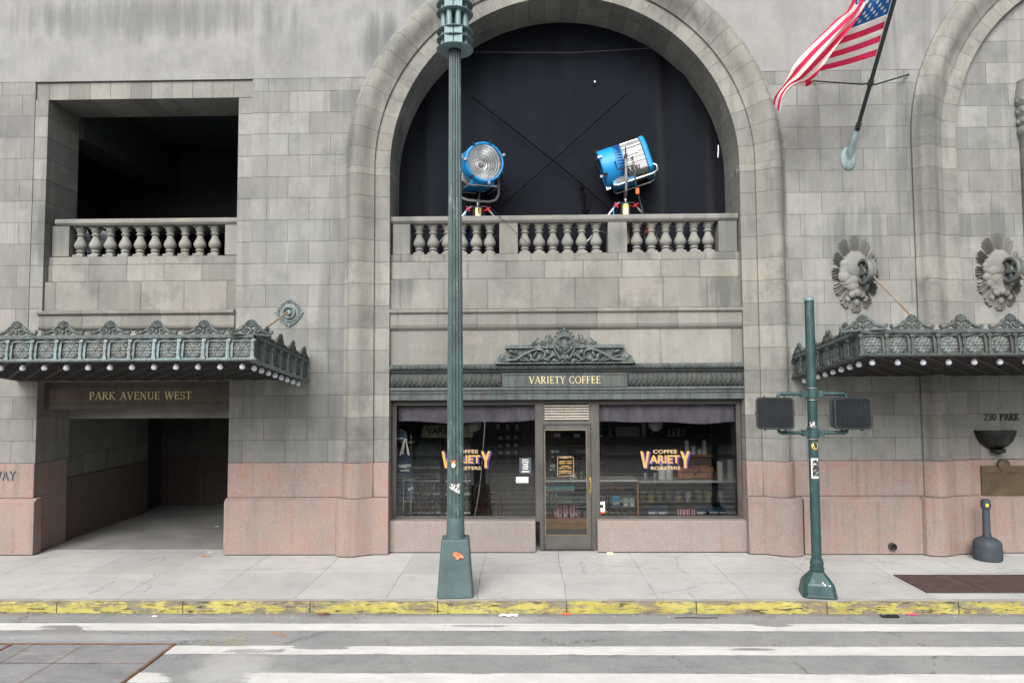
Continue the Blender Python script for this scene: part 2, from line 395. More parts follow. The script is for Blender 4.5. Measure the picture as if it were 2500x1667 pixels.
def sidewalk_mat():
    t = NT('sidewalk'); p = t.pos(); x, y, z = t.sep(p)[:3]
    a = t.noise(p, .9, 6, .65); b = t.noise(p, 4.5, 5, .65); g = t.noise(p, 120, 2, .7)
    br = t.n('TexBrick'); br.offset = 0; br.squash = 1
    t.put(br.inputs['Vector'], t.comb(t.math('ADD', t.math('ADD', x, .755+13.1), t.ramp(t.noise(p, .8, 2), .3, .7, -.025, .025)), t.math('ADD', y, 1.29+13.5), 0))
    for k, v in (('Color1', (.9, .9, .895, 1)), ('Color2', (1.06, 1.06, 1.05, 1)), ('Mortar', (1, 1, 1, 1)), ('Scale', 1), ('Mortar Size', .006), ('Mortar Smooth', .3), ('Bias', 0), ('Brick Width', 1.31), ('Row Height', 1.35)): br.inputs[k].default_value = v
    col = t.mix(t.ramp(a, .3, .7), (.41, .41, .40), (.525, .522, .508)); col = t.mix(1, col, br.outputs[0], 'MULTIPLY')
    col = t.mix(t.ramp(b, .52, .75, 0, .35), col, (.29, .29, .285))
    col = t.mix(t.ramp(t.noise(t.vec(p, (.7, 2.2, 1)), 1.0, 6, .7, .8), .60, .74, 0, .5), col, (.21, .205, .20))
    col = t.mix(t.ramp(g, .3, .7, .25, 0), col, (.2, .2, .195))
    vo = t.n('TexVoronoi', feature='DISTANCE_TO_EDGE'); t.put(vo.inputs['Vector'], t.vec(p, (1, 1, 0))); vo.inputs['Scale'].default_value = .62
    dv = t.math('ADD', vo.outputs[0], t.ramp(t.noise(p, 5, 4, .6), .3, .7, -.02, .02))
    ck = t.math('MULTIPLY', t.ramp(t.math('ABSOLUTE', dv), .002, .009, 1, 0), t.ramp(t.noise(p, .55, 2), .5, .56))
    col = t.mix(t.math('MULTIPLY', ck, .33), col, (.10, .10, .095))
    gm = t.n('TexVoronoi'); t.put(gm.inputs['Vector'], t.vec(p, (1, 1, 0))); gm.inputs['Scale'].default_value = 1.7; gm.inputs['Randomness'].default_value = 1
    col = t.mix(t.math('MULTIPLY', t.ramp(gm.outputs[0], .028, .04, 1, 0), .75), col, (.06, .06, .058))
    jt = t.math('MULTIPLY', br.outputs[1], t.ramp(t.noise(p, 2.5, 3), .3, .6, .35, 1))
    col = t.mix(t.math('MULTIPLY', jt, .75), col, (.07, .07, .066))
    h = t.math('SUBTRACT', t.math('MULTIPLY', g, .4), t.math('MULTIPLY', jt, 2))
    return t.finish(col, .85, 0, t.bump(h, .4, .006), .3)
M['sidewalk'] = sidewalk_mat()
M['passage_floor'] = plain('passage_floor', (.25, .25, .24), .85, 0, .22, 1.2, .3, obj=False)
M['gap'] = plain('gap', (.03, .028, .026), .9)
def asphalt(t, p):
    x, y, z = t.sep(p)[:3]
    a = t.noise(p, .8, 6, .65); b = t.noise(p, 5, 5, .7); g = t.noise(p, 70, 4, .85); sp = t.noise(p, 42, 2, .7)
    col = t.mix(t.ramp(a, .3, .7), (.235, .24, .244), (.305, .31, .312))
    col = t.mix(t.ramp(b, .5, .75, 0, .4), col, (.155, .156, .157))
    col = t.mix(t.ramp(g, .3, .72), t.mix(1, col, (.6, .6, .6), 'MULTIPLY'), t.mix(1, col, (1.3, 1.29, 1.27), 'MULTIPLY'))
    col = t.mix(t.ramp(sp, .66, .72, 0, .6), col, (.5, .49, .47))
    du = t.math('MULTIPLY', t.ramp(t.noise(t.vec(p, (.8, 2.0, 1)), 1.1, 6, .72, .6), .5, .72), .55)
    col = t.mix(du, col, (.34, .335, .32))
    vo = t.n('TexVoronoi', feature='DISTANCE_TO_EDGE'); t.put(vo.inputs['Vector'], t.vec(p, (1, 1, 0))); vo.inputs['Scale'].default_value = .5
    dv = t.math('ADD', vo.outputs[0], t.ramp(t.noise(p, 4, 5, .65), .3, .7, -.035, .035))
    ck = t.math('MULTIPLY', t.ramp(t.math('ABSOLUTE', dv), .002, .008, 1, 0), t.ramp(t.noise(p, .5, 2), .47, .53))
    col = t.mix(t.math('MULTIPLY', ck, .6), col, (.075, .075, .075))
    col = t.mix(t.ramp(t.noise(t.vec(p, (.55, 1.6, 1)), 1.6, 5, .7, .9), .62, .72, 0, .45), col, (.10, .10, .102))
    # chalky spill in front of the lamp post and at the end of the road plates
    for (sx, sy, rx, ry, am) in ((-1.0, -3.1, 1.6, .25, .8), (-3.45, -4.6, .45, .6, .75), (-5.5, -3.75, 2.0, .16, .45), (-3.2, -5.0, .7, .4, .5)):
        dx = t.math('DIVIDE', t.math('SUBTRACT', x, sx), rx); dy = t.math('DIVIDE', t.math('SUBTRACT', y, sy), ry)
        dd = t.math('ADD', t.math('ADD', t.math('MULTIPLY', dx, dx), t.math('MULTIPLY', dy, dy)), t.ramp(b, .3, .7, .5, -.5))
        col = t.mix(t.math('MULTIPLY', t.ramp(dd, .1, 1.2, 1, 0), am), col, (.42, .42, .41))
    col = t.mix(t.math('MULTIPLY', t.ramp(t.math('ADD', y, t.ramp(b, .3, .7, -.05, .05)), -2.93, -2.8, 0, 1), .6), col, (.12, .11, .10))
    return col, g
def road_mat():
    t = NT('asphalt'); p = t.pos(); col, g = asphalt(t, p)
    return t.finish(col, .9, 0, t.bump(g, .6, .008), .25)
M['road'] = road_mat()
def stripe_mat():
    t = NT('stripe_paint'); p = t.pos(); x, y, z = t.sep(p)[:3]; col, g = asphalt(t, p)
    a = t.noise(t.vec(p, (1.1, 2.6, 1)), 1.3, 8, .72, .5); c = t.noise(p, 30, 4, .7)
    uv = t.sep(t.n('UVMap').outputs[0])[1]; edge = t.ramp(t.math('PINGPONG', uv, .5), 0, .1, .2, 0)
    w = t.math('ADD', t.math('ADD', a, t.math('MULTIPLY', t.math('SUBTRACT', c, .5), .22)), edge)
    for (sx, sy, rx, ry) in ((-6.3, -3.4, .45, .13), (-3.3, -4.2, .5, .1), (-2.55, -4.08, .35, .09), (-3.6, -4.9, .6, .5), (3.3, -3.27, .25, .06), (2.75, -4.12, .3, .05), (-.7, -3.3, .5, .05)):
        dx = t.math('DIVIDE', t.math('SUBTRACT', x, sx), rx); dy = t.math('DIVIDE', t.math('SUBTRACT', y, sy), ry)
        dd = t.math('ADD', t.math('MULTIPLY', dx, dx), t.math('MULTIPLY', dy, dy))
        w = t.math('ADD', w, t.ramp(dd, 0, 1.4, .32, 0))
    pc = t.mix(t.ramp(t.noise(p, 3, 5, .6), .3, .7), (.55, .545, .52), (.68, .675, .655))
    pc = t.mix(t.ramp(g, .3, .6, .4, 0), pc, (.45, .445, .43)); pc = t.mix(t.ramp(t.noise(t.vec(p, (.6, 3, 1)), 2.2, 6, .7), .45, .7, 0, .4), pc, (.42, .415, .40))
    col = t.mix(t.ramp(w, .645, .72), pc, col)
    return t.finish(col, .75, 0, t.bump(g, .35, .005), .3)
M['stripe'] = stripe_mat()
def kerb_mat():
    t = NT('kerb_paint'); p = t.pos(); x, y, z = t.sep(p)[:3]
    a = t.noise(t.vec(p, (1.5, 4, 5)), 1.6, 7, .72, .3); b = t.noise(t.vec(p, (3, 12, 12)), 2.2, 6, .7); c = t.noise(t.vec(p, (.7, 1, 1)), 1.1, 4, .6)
    yel = t.mix(t.ramp(t.noise(p, 7, 4), .3, .7), (.31, .268, .055), (.44, .385, .115))
    rust = t.mix(t.ramp(b, .35, .65), (.055, .047, .044), (.185, .165, .155))
    up = t.ramp(z, -.06, .0, -.01, .045)
    w = t.math('ADD', t.math('ADD', t.math('ADD', t.math('MULTIPLY', a, .5), t.math('MULTIPLY', c, .18)), t.math('MULTIPLY', b, .32)), up)
    col = t.mix(t.ramp(w, .485, .54, 0, .85), yel, rust)
    col = t.mix(t.ramp(t.noise(t.vec(p, (2, 9, 14)), 1.7, 6, .75, .6), .565, .605, 0, .92), col, (.03, .026, .022))
    jl = t.line(x, 1.83, .55, .006); col = t.mix(t.math('MULTIPLY', jl, .9), col, (.03, .025, .02))
    top = t.ramp(y, -2.755, -2.74, 0, 1); nz = t.ramp(b, .3, .7, 0, .4)
    col = t.mix(t.math('MULTIPLY', top, t.ramp(a, .35, .5, .95, .6)), col, (.40, .395, .375))
    return t.finish(col, .7, 0, t.bump(b, .5, .006), .35)
M['kerb'] = kerb_mat()
def plate_mat():
    t = NT('road_plate'); p = t.pos()
    a = t.noise(t.vec(p, (1, 1.6, 1)), 1.2, 6, .7, .7); b = t.noise(t.vec(p, (2, 9, 1)), 1.5, 6, .7, 1.0); g = t.noise(p, 90, 2)
    col = t.mix(t.ramp(a, .35, .65), (.20, .20, .205), (.29, .288, .292)); col = t.mix(t.ramp(b, .52, .72, 0, .6), col, (.46, .45, .44))
    col = t.mix(t.ramp(t.noise(p, 3.4, 5, .7), .62, .75, 0, .5), col, (.18, .115, .085)); col = t.mix(t.ramp(g, .3, .7, .3, 0), col, (.07, .07, .07))
    return t.finish(col, .75, 0, t.bump(g, .3, .004), .3)
M['plate'] = plate_mat()
M['rust'] = plain('rust', (.17, .085, .055), .85, .1, .45, 8, .5, obj=False)
M['grate'] = plain('grate', (.085, .058, .048), .8, .3, .35, 6, .4, obj=False)
M['far'] = stone('far', 'brick', base=(.075, .072, .068), bw=1.1, streak=.5)
M['far_dark'] = plain('far_dark', (.02, .02, .022), .4)
def flag_mat():
    t = NT('flag'); uv = t.n('UVMap').outputs[0]; u, v = t.sep(uv)[:2]
    q = t.math('MULTIPLY', v, 13); odd = t.math('MODULO', t.math('FLOOR', q), 2)
    red = t.math('LESS_THAN', odd, .5)
    col = t.mix(red, (.86, .84, .80), (.74, .035, .115))
    can = t.math('MULTIPLY', t.math('LESS_THAN', u, .4), t.math('GREATER_THAN', v, 6/13))
    # rows of five-pointed stars
    su = t.math('MULTIPLY', u, 12/.4); sv = t.math('MULTIPLY', t.math('SUBTRACT', v, 6/13), 10*13/7)
    iu = t.math('ROUND', su); iv = t.math('ROUND', sv)
    du = t.math('SUBTRACT', su, iu); dv = t.math('SUBTRACT', sv, iv)
    par = t.math('LESS_THAN', t.math('MODULO', t.math('ADD', iu, iv), 2), .5)
    an = t.math('ARCTAN2', du, dv); rr = t.math('SQRT', t.math('ADD', t.math('MULTIPLY', du, du), t.math('MULTIPLY', t.math('MULTIPLY', dv, dv), .9)))
    pp = t.math('PINGPONG', an, PI/5); lim = t.ramp(pp, 0, PI/5, .46, .17)
    star = t.math('MULTIPLY', t.math('LESS_THAN', rr, lim), par)
    star = t.math('MULTIPLY', star, t.math('MULTIPLY', t.math('GREATER_THAN', iu, .5), t.math('LESS_THAN', iu, 11.5)))
    star = t.math('MULTIPLY', star, t.math('GREATER_THAN', iv, .5))
    cc = t.mix(star, (.02, .13, .40), (.75, .75, .75))
    col = t.mix(can, col, cc)
    p = t.pos(True); w = t.noise(p, 120, 2); a = t.noise(p, 6, 4); col = t.mix(t.ramp(a, .3, .7, .12, 0), col, t.mix(1, col, (.6, .6, .6), 'MULTIPLY'))
    b = t.n('BsdfPrincipled'); t.put(b.inputs['Base Color'], col); b.inputs['Roughness'].default_value = .8; b.inputs['Specular IOR Level'].default_value = .2
    t.put(b.inputs['Normal'], t.bump(w, .2, .002))
    tl = t.n('BsdfTranslucent'); t.put(tl.inputs[0], col); m = t.n('MixShader'); m.inputs[0].default_value = .3
    t.t.links.new(b.outputs[0], m.inputs[1]); t.t.links.new(tl.outputs[0], m.inputs[2]); t.t.links.new(m.outputs[0], t.out.inputs[0])
    return t.m
M['flag'] = flag_mat()
# ------------------------------------------------------------------ setting
def struct(o): return tag(o, kind='structure')
m = MB(); m.quad((-60,-2.786,-.16),(60,-2.786,-.16),(60,-16.5,-.16),(-60,-16.5,-.16)); struct(m.build('road', M['road']))
m = MB(); m.box(-40, 40, -2.64, .3, -.3, 0); struct(m.build('sidewalk', M['sidewalk']))
m = MB(); m.box(-40, 40, -20.5, -16.5, -.3, 0); struct(m.build('far_sidewalk', M['sidewalk']))
m = MB()
kp = [(-2.786,-.3),(-2.786,-.03),(-2.78,-.012),(-2.768,-.002),(-2.75,.0015),(-2.64,.0015),(-2.64,-.3)]
m.prism(kp[::-1], -40, 40, 'X'); struct(m.build('kerb', M['kerb'], smooth=True, ang=60))
for i in range(11):                      # zebra bars run along the street
    y1 = -3.208-.812*i; m = MB()
    m.add([(-40,y1,-.156),(40,y1,-.156),(40,y1-.285,-.156),(-40,y1-.285,-.156)], [(0,1,2,3)], [((0,0),(1,0),(1,1),(0,1))])
    o = m.build('crosswalk_stripe', M['stripe']); struct(o)
m = MB(); m.box(-9.6, -5.2, .3, 6.5, -.3, .012); struct(m.build('passage_floor', M['passage_floor']))
m = MB(); m.quad((-200,-200,-.6),(200,-200,-.6),(200,200,-.6),(-200,200,-.6)); struct(m.build('ground', M['road']))

# ------------------------------------------------------------------ stone building
B = empty('stone_building', (0,0,0), label='grey limestone building with big central arch, balustrades and pink granite base', cat='building')
PX0, PX1, PC, PZ, RI, RG, RO = -2.53, 3.99, .73, 7.13, 3.26, 3.535, 4.09
C2X, C2Z = 7.15+4.09, 7.55
def arc_x(z, cx, cz, r): return cx-math.sqrt(max(0, r*r-(z-cz)**2)) if z > cz else cx-r
def rowwall(name, mat, z0, z1, xl, xr, n=40, y0=0, y1=.95):   # wall whose sides follow xl(z), xr(z)
    m = MB(); front = []; 
    zs = [z0+(z1-z0)*i/n for i in range(n+1)]
    front = [[(xl(z), y0, z), (xr(z), y0, z)] for z in zs]; back = [[(xl(z), y1, z), (xr(z), y1, z)] for z in zs]
    m.grid(front); m.grid(back)
    m.grid([[(xl(z), y0, z), (xl(z), y1, z)] for z in zs]); m.grid([[(xr(z), y0, z), (xr(z), y1, z)] for z in zs])
    return m.build(name, mat, B)
ov = .06
rowwall('pier_wall', M['ashlar'], Z0, 8.88, lambda z: -5.15 if z > 3.2 else -5.15, lambda z: arc_x(z, PC, PZ, RO-ov))
m = MB(); m.box(-5.5, -5.15, 0, .95, Z0, 3.21); m.build('pier_wall', M['ashlar'], B)
rowwall('pier_wall', M['ashlar'], Z0, 8.88, lambda z: 2*PC-arc_x(z, PC, PZ, RO-ov), lambda z: arc_x(z, C2X, C2Z, RO-ov))
m = MB(); m.box(-24, -9.33, 0, .95, Z0, 8.88); m.box(-9.33, -9.11, 0, .95, Z0, 3.21); m.build('pier_wall', M['ashlar_far'], B)
# plain rendered wall over the ashlar, 2 cm proud
def low(x):
    z = 8.88
    for cx, cz in ((PC, PZ), (C2X, C2Z)):
        d = abs(x-cx)
        if d < RO-ov: z = max(z, cz+math.sqrt((RO-ov)**2-d*d))
    return z
xs = [-24+i*.1 for i in range(480)]
m = MB(); m.grid([[(x, -.006, low(x)) for x in xs], [(x, -.006, 15) for x in xs]]); m.grid([[(x, .95, low(x)) for x in xs], [(x, .95, 15) for x in xs]])
m.grid([[(x, -.006, low(x)) for x in xs], [(x, .95, low(x)) for x in xs]]); m.grid([[(x, -.006, 15) for x in xs], [(x, .95, 15) for x in xs]])
m.build('upper_wall', M['stucco'], B)
# left opening: bands, lintel
m = MB(); m.box(-9.36, -9.08, .014, .95, 3.215, 8.535); m.build('jamb', M['course'], B, bevel=.006)
m = MB(); m.box(-5.43, -5.13, .04, .95, 3.215, 8.535); m.build('jamb', M['course'], B, bevel=.006)
m = MB(); m.box(-9.36, -5.13, .04, .95, 8.54, 8.872); m.build('lintel', M['lintel'], B, bevel=.006)
def room(name, x0, x1, y0, y1, z0, z1, mat, floor=True, par=None):
    m = MB(); m.quad((x0,y1,z0),(x1,y1,z0),(x1,y1,z1),(x0,y1,z1)); m.quad((x0,y0,z0),(x0,y1,z0),(x0,y1,z1),(x0,y0,z1)); m.quad((x1,y0,z0),(x1,y1,z0),(x1,y1,z1),(x1,y0,z1))
    m.quad((x0,y0,z1),(x1,y0,z1),(x1,y1,z1),(x0,y1,z1))
    if floor: m.quad((x0,y0,z0),(x1,y0,z0),(x1,y1,z0),(x0,y1,z0))
    return m.build(name, mat, par or B)
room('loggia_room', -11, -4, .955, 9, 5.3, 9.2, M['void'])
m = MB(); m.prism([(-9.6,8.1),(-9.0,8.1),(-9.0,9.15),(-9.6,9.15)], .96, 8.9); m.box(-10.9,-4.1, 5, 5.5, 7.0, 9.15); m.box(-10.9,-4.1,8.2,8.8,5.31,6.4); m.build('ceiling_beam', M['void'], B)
# arch and jamb mouldings, swept
prof = [(4.09,.06),(4.09,-.05),(4.045,-.062),(4.02,-.10),(3.99,-.155),(3.94,-.195),(3.87,-.21),(3.80,-.195),(3.74,-.16),(3.68,-.115),(3.62,-.075),(3.565,-.05),(3.545,-.042),(3.54,.004),(3.53,.0),(3.26,0.0)]
def moulding(name, prof, cx, cz, zb, mat, mirror=(1,-1), full=True, a0=0, a1=180, nb=32):
    m = MB(); path = []                  # (kind, value, u)
    nz = 24; u0 = (zb-Z0)/CO
    for s in (-1, 1):
        if s == 1 and not full: continue
        rows = []; uvr = []
        for i in range(nz+1):
            z = zb+(cz-zb)*i/nz
            rows.append([(cx+s*r, y, z) for r, y in prof]); uvr.append([((z-Z0)/CO+100, 0)]*len(prof))
        m.grid(rows, uvr)
    na = 96; rows = []; uvr = []
    for i in range(na+1):
        a = PI-PI*i/na if full else PI-PI*.62*i/na
        rows.append([(cx+r*math.cos(a), y, cz+r*math.sin(a)) for r, y in prof]); uvr.append([(200+nb*i/na*(1 if full else .62), 0)]*len(prof))
    m.grid(rows, uvr)
    return m.build(name, mat, B, smooth=True, ang=50, fix=True)
moulding('arch_moulding', prof, PC, PZ, Z0, M['vouss'])
moulding('arch_moulding', prof, C2X, C2Z, Z0, M['vouss'], full=False)
moulding('arch_reveal', [(3.2601,0.001),(3.262,.06),(3.262,.98)], PC, PZ, 5.35, M['vouss'])
m = MB(); m.box(-2.79,-2.532,.002,.9,Z0,5.349); m.build('jamb', M['course'], B); m = MB(); m.box(3.992,4.25,.002,.9,Z0,5.349); m.build('jamb', M['course'], B)
# wall inside the right arch
rowwall('recess_wall', M['ashlar'], Z0, 12.2, lambda z: arc_x(z, C2X, C2Z, RI+.04), lambda z: 22, 50, .12, .6)
# carved half column at the edge of the picture
cxx = at(2500, 600, -.02)[0]+.36
m = MB(); pr = [(.29,Z0),(.29,3.2),(.27,3.3),(.27,7.55),(.3,7.6)]; m.lathe(pr, 20, Matrix.Translation((cxx,.06,0))); m.build('door_column', M['course'], B, smooth=True)
m = MB(); Mt = Matrix.Translation((cxx,.06,0))
m.lathe([(.27,7.6),(.31,7.66),(.31,7.74),(.285,7.78),(.30,7.82),(.31,7.92),(.29,7.96),(.31,8.0),(.32,8.12),(.29,8.16),(.315,8.2),(.325,8.34),(.3,8.38),(.30,8.5),(.27,8.56),(.27,8.66),(.2,8.7),(.06,8.72)], 24, Mt)
for k in range(9):
    a = PI+k*PI/8; 
    for zz in (7.87, 8.06, 8.27): m.ball((cxx+.3*math.cos(a), .06+.3*math.sin(a), zz), .035, .035, .05, 8, 6)
m.build('capital', M['carved'], B, smooth=True)
# pink granite base
gp = lambda y: None
def plinth(x0, x1, name='plinth', y=0., deep=.94, mat='granite', e0=0, e1=0):
    m = MB(); m.box(x0, x1, y-.02, .93, 1.026, Z0-.004); m.build(name, M[mat], B, bevel=.012)
    if deep < .9: m = MB(); m.box(x0, x1, deep+.002, .93, .014, 1.0255); m.build(name, M[mat], B)
    m = MB(); m.prism([(y-.12,.014),(deep,.014),(deep,1.022),(y-.03,1.022),(y-.12,.965)][::-1], x0-e0, x1+e1, 'X'); m.build(name, M[mat], B, bevel=.012)
    m = MB(); m.box(x0-e0+.02, x1+min(e1,0)-.02, y-.09, .9, -.1, .0138); m.build('footing', M['gap'], B)
plinth(-5.5, -3.375, e0=.02, e1=-.05); plinth(-24, -9.11, deep=.1, e1=.09); plinth(4.825, 7.16, e0=-.13, e1=-.11); 
mp = [(r, y-.0) for r, y in prof[:12]]
pu = [(4.10,.06),(4.10,-.06),(4.03,-.16),(3.95,-.215),(3.87,-.23),(3.80,-.215),(3.73,-.175),(3.65,-.12),(3.57,-.07),(3.545,-.055),(3.54,-.02),(3.26,-.02),(3.26,.3)]
pl = [(4.2,.06),(4.2,-.12),(4.17,-.2),(4.10,-.255),(4.0,-.28),(3.88,-.275),(3.76,-.23),(3.66,-.17),(3.57,-.125),(3.5,-.10),(3.25,-.09),(3.25,.3)]
for s, cx in ((-1, PC), (1, PC), (-1, C2X)):
    for p_, za, zb in ((pu, 1.026, Z0-.004), (pl, .014, 1.022)):
        m = MB(); pts = [(cx+s*r, y) for r, y in p_]
        pa = 0; m.hull([[(x, y, za) for x, y in pts], [(x, y, zb) for x, y in pts]])
        m.build('moulding_base', M['granite'], B, smooth=True, ang=30, bevel=.01)
    m = MB(); pts = [(cx+s*(r*.985+.05), y+.03) for r, y in pl]; m.hull([[(x, y, -.1) for x, y in pts], [(x, y, .0138) for x, y in pts]]); m.build('footing', M['gap'], B)
plinth(8.0, 22, y=.1)
# spandrel under the left balustrade
XL0, XL1 = -9.078, -5.432
def zz(v, Y, u=340): return at(u, v, Y)[1]
for nm, y, va, vb, mt, xo in (('ledge', .15, 626, 645.5, 'panel_a', 0), ('spandrel', .135, 646, 686.5, 'panel_a', 0), ('spandrel', .06, 687, 757, 'panel_b', 0), ('frieze', .0, 770.5, 796, 'cornice', .05)):
    m = MB(); m.box(XL0-xo, XL1, y, .9, zz(vb, y), zz(va, y)); m.build(nm, M[mt], B, bevel=.008)
za, zb = zz(757.5, 0), zz(770, 0)
m = MB(); m.prism([(.9,zb),(.0,zb),(-.015,zb+.02),(-.05,zb+.035),(-.055,za-.02),(-.03,za),(.9,za)], XL0-.06, XL1, 'X'); m.build('cornice', M['cornice'], B)
za, zb = zz(796.5, 0), zz(806, 0)
m = MB(); m.prism([(.9,zb),(.05,zb),(.02,zb+.01),(-.02,za-.025),(-.025,za),(.9,za)], XL0-.05, XL1, 'X'); m.build('cornice', M['cornice'], B)
m = MB(); m.box(XL0, XL1, .05, .9, 3.16, zb-.002); m.build('spandrel', M['panel_a'], B)
# balusters
bz0, bz1 = .0, 1.0
def baluster_mesh(h, w=1.):
    m = MB(); q = .093*w
    m.box(-q, q, -q, q, h*.93, h); m.box(-.098*w, .098*w, -.098*w, .098*w, 0, h*.075)
    pts = [(.088,.075),(.085,.10),(.064,.135),(.06,.155),(.082,.17),(.086,.185),(.082,.2),(.066,.215),(.066,.24),(.085,.27),(.108,.32),(.117,.375),(.112,.43),(.094,.50),(.072,.57),(.06,.63),(.056,.69),(.06,.70),(.08,.715),(.083,.73),(.08,.745),(.06,.76),(.06,.79),(.075,.84),(.09,.875),(.092,.93)]
    m.lathe([(r*w, z*h) for r, z in pts], 20)
    return m
def balustrade(name, x0, x1, yf, v_rt, v_rb, v_bb, pedestals, bal_px, uref):
    T = empty(name, (0,0,0)); T.parent = B
    zt, zr, zbm = at(uref, v_rt, yf-.03)[1], at(uref, v_rb, yf-.03)[1], at(uref, v_bb, yf+.02)[1]
    m = MB(); m.prism([(yf+.36,zr),(yf+.01,zr),(yf-.02,zr+.03),(yf-.03,zr+.045),(yf-.03,zt-.02),(yf-.01,zt),(yf+.38,zt)], x0, x1, 'X')
    m.build('rail', M['trim'], T)
    for a, b in pedestals:
        m = MB(); m.box(a, b, yf+.02, yf+.34, zbm, zr); m.build('pedestal', M['trim'], T, bevel=.006)
    h = zr-zbm; base = None
    for u, v in bal_px:
        x = at(u, (v_rb+v_bb)/2, yf+.17)[0]
        if base is None: base = baluster_mesh(h).build('baluster', M['trim'], T, smooth=True, loc=(x, yf+.17, zbm)); continue
        o = base.copy(); COL.objects.link(o); o.parent = T; o.location = (x, yf+.17, zbm)
    return zt, zr, zbm
zL = balustrade('balustrade', -8.98, XL1, .18, 533, 548.5, 624.5, [], [(198+36.35*k, 0) for k in range(10)], 340)
T = [o for o in B.children if o.name.startswith('balustrade')][0]
pa, pb = at(126, 580, .2)[0], at(169, 580, .2)[0]
for a, b in ((pa+.01, pb), (at(549, 580, .2)[0], XL1)):
    m = MB(); m.box(a, b, .2, .52, zL[2], zL[1]); m.build('pedestal', M['trim'], T, bevel=.006)
bx = [1024,1058,1093,1128,1163,1196,1281,1316,1350,1385,1420,1455,1554,1590,1625,1660,1694,1728]
pz = lambda a, b: (at(a, 580, .13)[0], at(b, 580, .13)[0])
zC = balustrade('balustrade', PX0-.0, PX1-.02, .12, 524.5, 541, 617.5, [(PX0+.03, pz(0,1001)[1]), pz(1219,1264), pz(1485,1531), (pz(1755,0)[0], PX1-.03)], [(u, 0) for u in bx], 1376)
# spandrel of the central bay
def zc(v, Y): return at(1376, v, Y)[1]
for nm, y, va, vb, mt in (('ledge', .12, 618, 636, 'panel_b'), ('spandrel', .105, 636.5, 678.5, 'panel_a'), ('spandrel', .07, 679, 752, 'panel_b'), ('frieze', .04, 764.5, 792, 'cornice')):
    m = MB(); m.box(PX0, PX1, y, .6, zc(vb, y), zc(va, y)); m.build(nm, M[mt], B, bevel=.006)
za, zb = zc(752.5, 0), zc(764, 0)
m = MB(); m.prism([(.6,zb),(.04,zb),(.02,zb+.02),(-.01,zb+.03),(-.015,za-.02),(.01,za),(.6,za)], PX0+.002, PX1-.002, 'X'); m.build('cornice', M['cornice'], B)
za, zb = zc(792.5, 0), zc(803, 0)
m = MB(); m.prism([(.6,zb),(.09,zb),(.06,zb+.01),(.02,za-.025),(.015,za),(.6,za)], PX0+.002, PX1-.002, 'X'); m.build('cornice', M['cornice'], B)
M['panel_c'] = stone('panel_c', 'xline', u0=-1.44, up=1.31, jstr=.3, base=(0.273, 0.271, 0.251), streak=.7, stain=.5)
m = MB(); m.box(PX0, PX1, .09, .6, zc(888.5, .05), zb-.002); m.build('spandrel', M['panel_c'], B)
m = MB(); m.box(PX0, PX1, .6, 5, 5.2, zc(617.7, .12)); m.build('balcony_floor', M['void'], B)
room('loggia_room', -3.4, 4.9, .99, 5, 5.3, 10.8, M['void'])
# passage: walls, ceiling, back
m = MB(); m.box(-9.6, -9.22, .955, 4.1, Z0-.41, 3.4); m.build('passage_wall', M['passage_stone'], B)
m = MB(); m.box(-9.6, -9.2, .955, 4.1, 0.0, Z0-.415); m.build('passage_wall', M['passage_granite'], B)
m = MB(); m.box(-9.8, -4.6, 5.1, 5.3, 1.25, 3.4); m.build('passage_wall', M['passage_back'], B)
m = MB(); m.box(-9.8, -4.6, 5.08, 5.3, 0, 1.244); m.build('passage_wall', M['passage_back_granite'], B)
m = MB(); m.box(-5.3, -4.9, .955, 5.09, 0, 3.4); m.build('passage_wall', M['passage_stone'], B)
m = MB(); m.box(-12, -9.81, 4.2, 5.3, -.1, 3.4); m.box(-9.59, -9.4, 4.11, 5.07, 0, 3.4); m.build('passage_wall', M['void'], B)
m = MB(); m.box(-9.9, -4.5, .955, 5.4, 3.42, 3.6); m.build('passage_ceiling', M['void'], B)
m = MB(); m.box(-9.2, -5.31, .955, 1.25, at(340,1021,.96)[1], 3.41); m.build('concrete_beam', M['trim'], B)
# sills under the shop windows
for a, b in ((PX0, .152), (1.285, PX1)):
    m = MB(); m.prism([(.06,.014),(.5,.014),(.5,.575),(.075,.575),(.06,.56)][::-1], a, b, 'X'); m.build('window_sill', M['granite_pale'], B, bevel=.01)
    m = MB(); m.box(a+.01, b-.01, .08, .4, -.1, .0138); m.build('footing', M['gap'], B)
# drain hole
x, z = at(2177, 1333, -.12)
m = MB(); Mx = Matrix.Translation((x, -.135, z)) @ Matrix.Rotation(R(-90), 4, 'X')
m.lathe([(.052,.02),(.066,.02),(.066,-.03),(.064,-.055),(.054,-.055),(.052,-.03)], 24, Mx, cap=False)
T = m.build('drain_pipe', M['bronze_dark'], None, smooth=True); tag(T, 'short black drain pipe stub sticking out of the pink granite base', 'pipe')
m = MB(); m.lathe([(.0,.0),(.0525,.0)], 20, Mx, cap=False); m.build('pipe_mouth', M['black'], T)
# building across the street (its dark front shows in the shop glass)
FB = empty('facing_building', (0,-20.5,0), label='dark low building across the street mirrored in the shop glass', cat='building')
m = MB(); m.box(-40, 40, -2, 0, 0, 4.6); m.build('wall', M['far'], FB)
for i in range(14): m = MB(); m.box(-39+i*5.6, -35.5+i*5.6, -.5, .02, .6, 3.6); m.build('shop_front', M['far_dark'], FB)
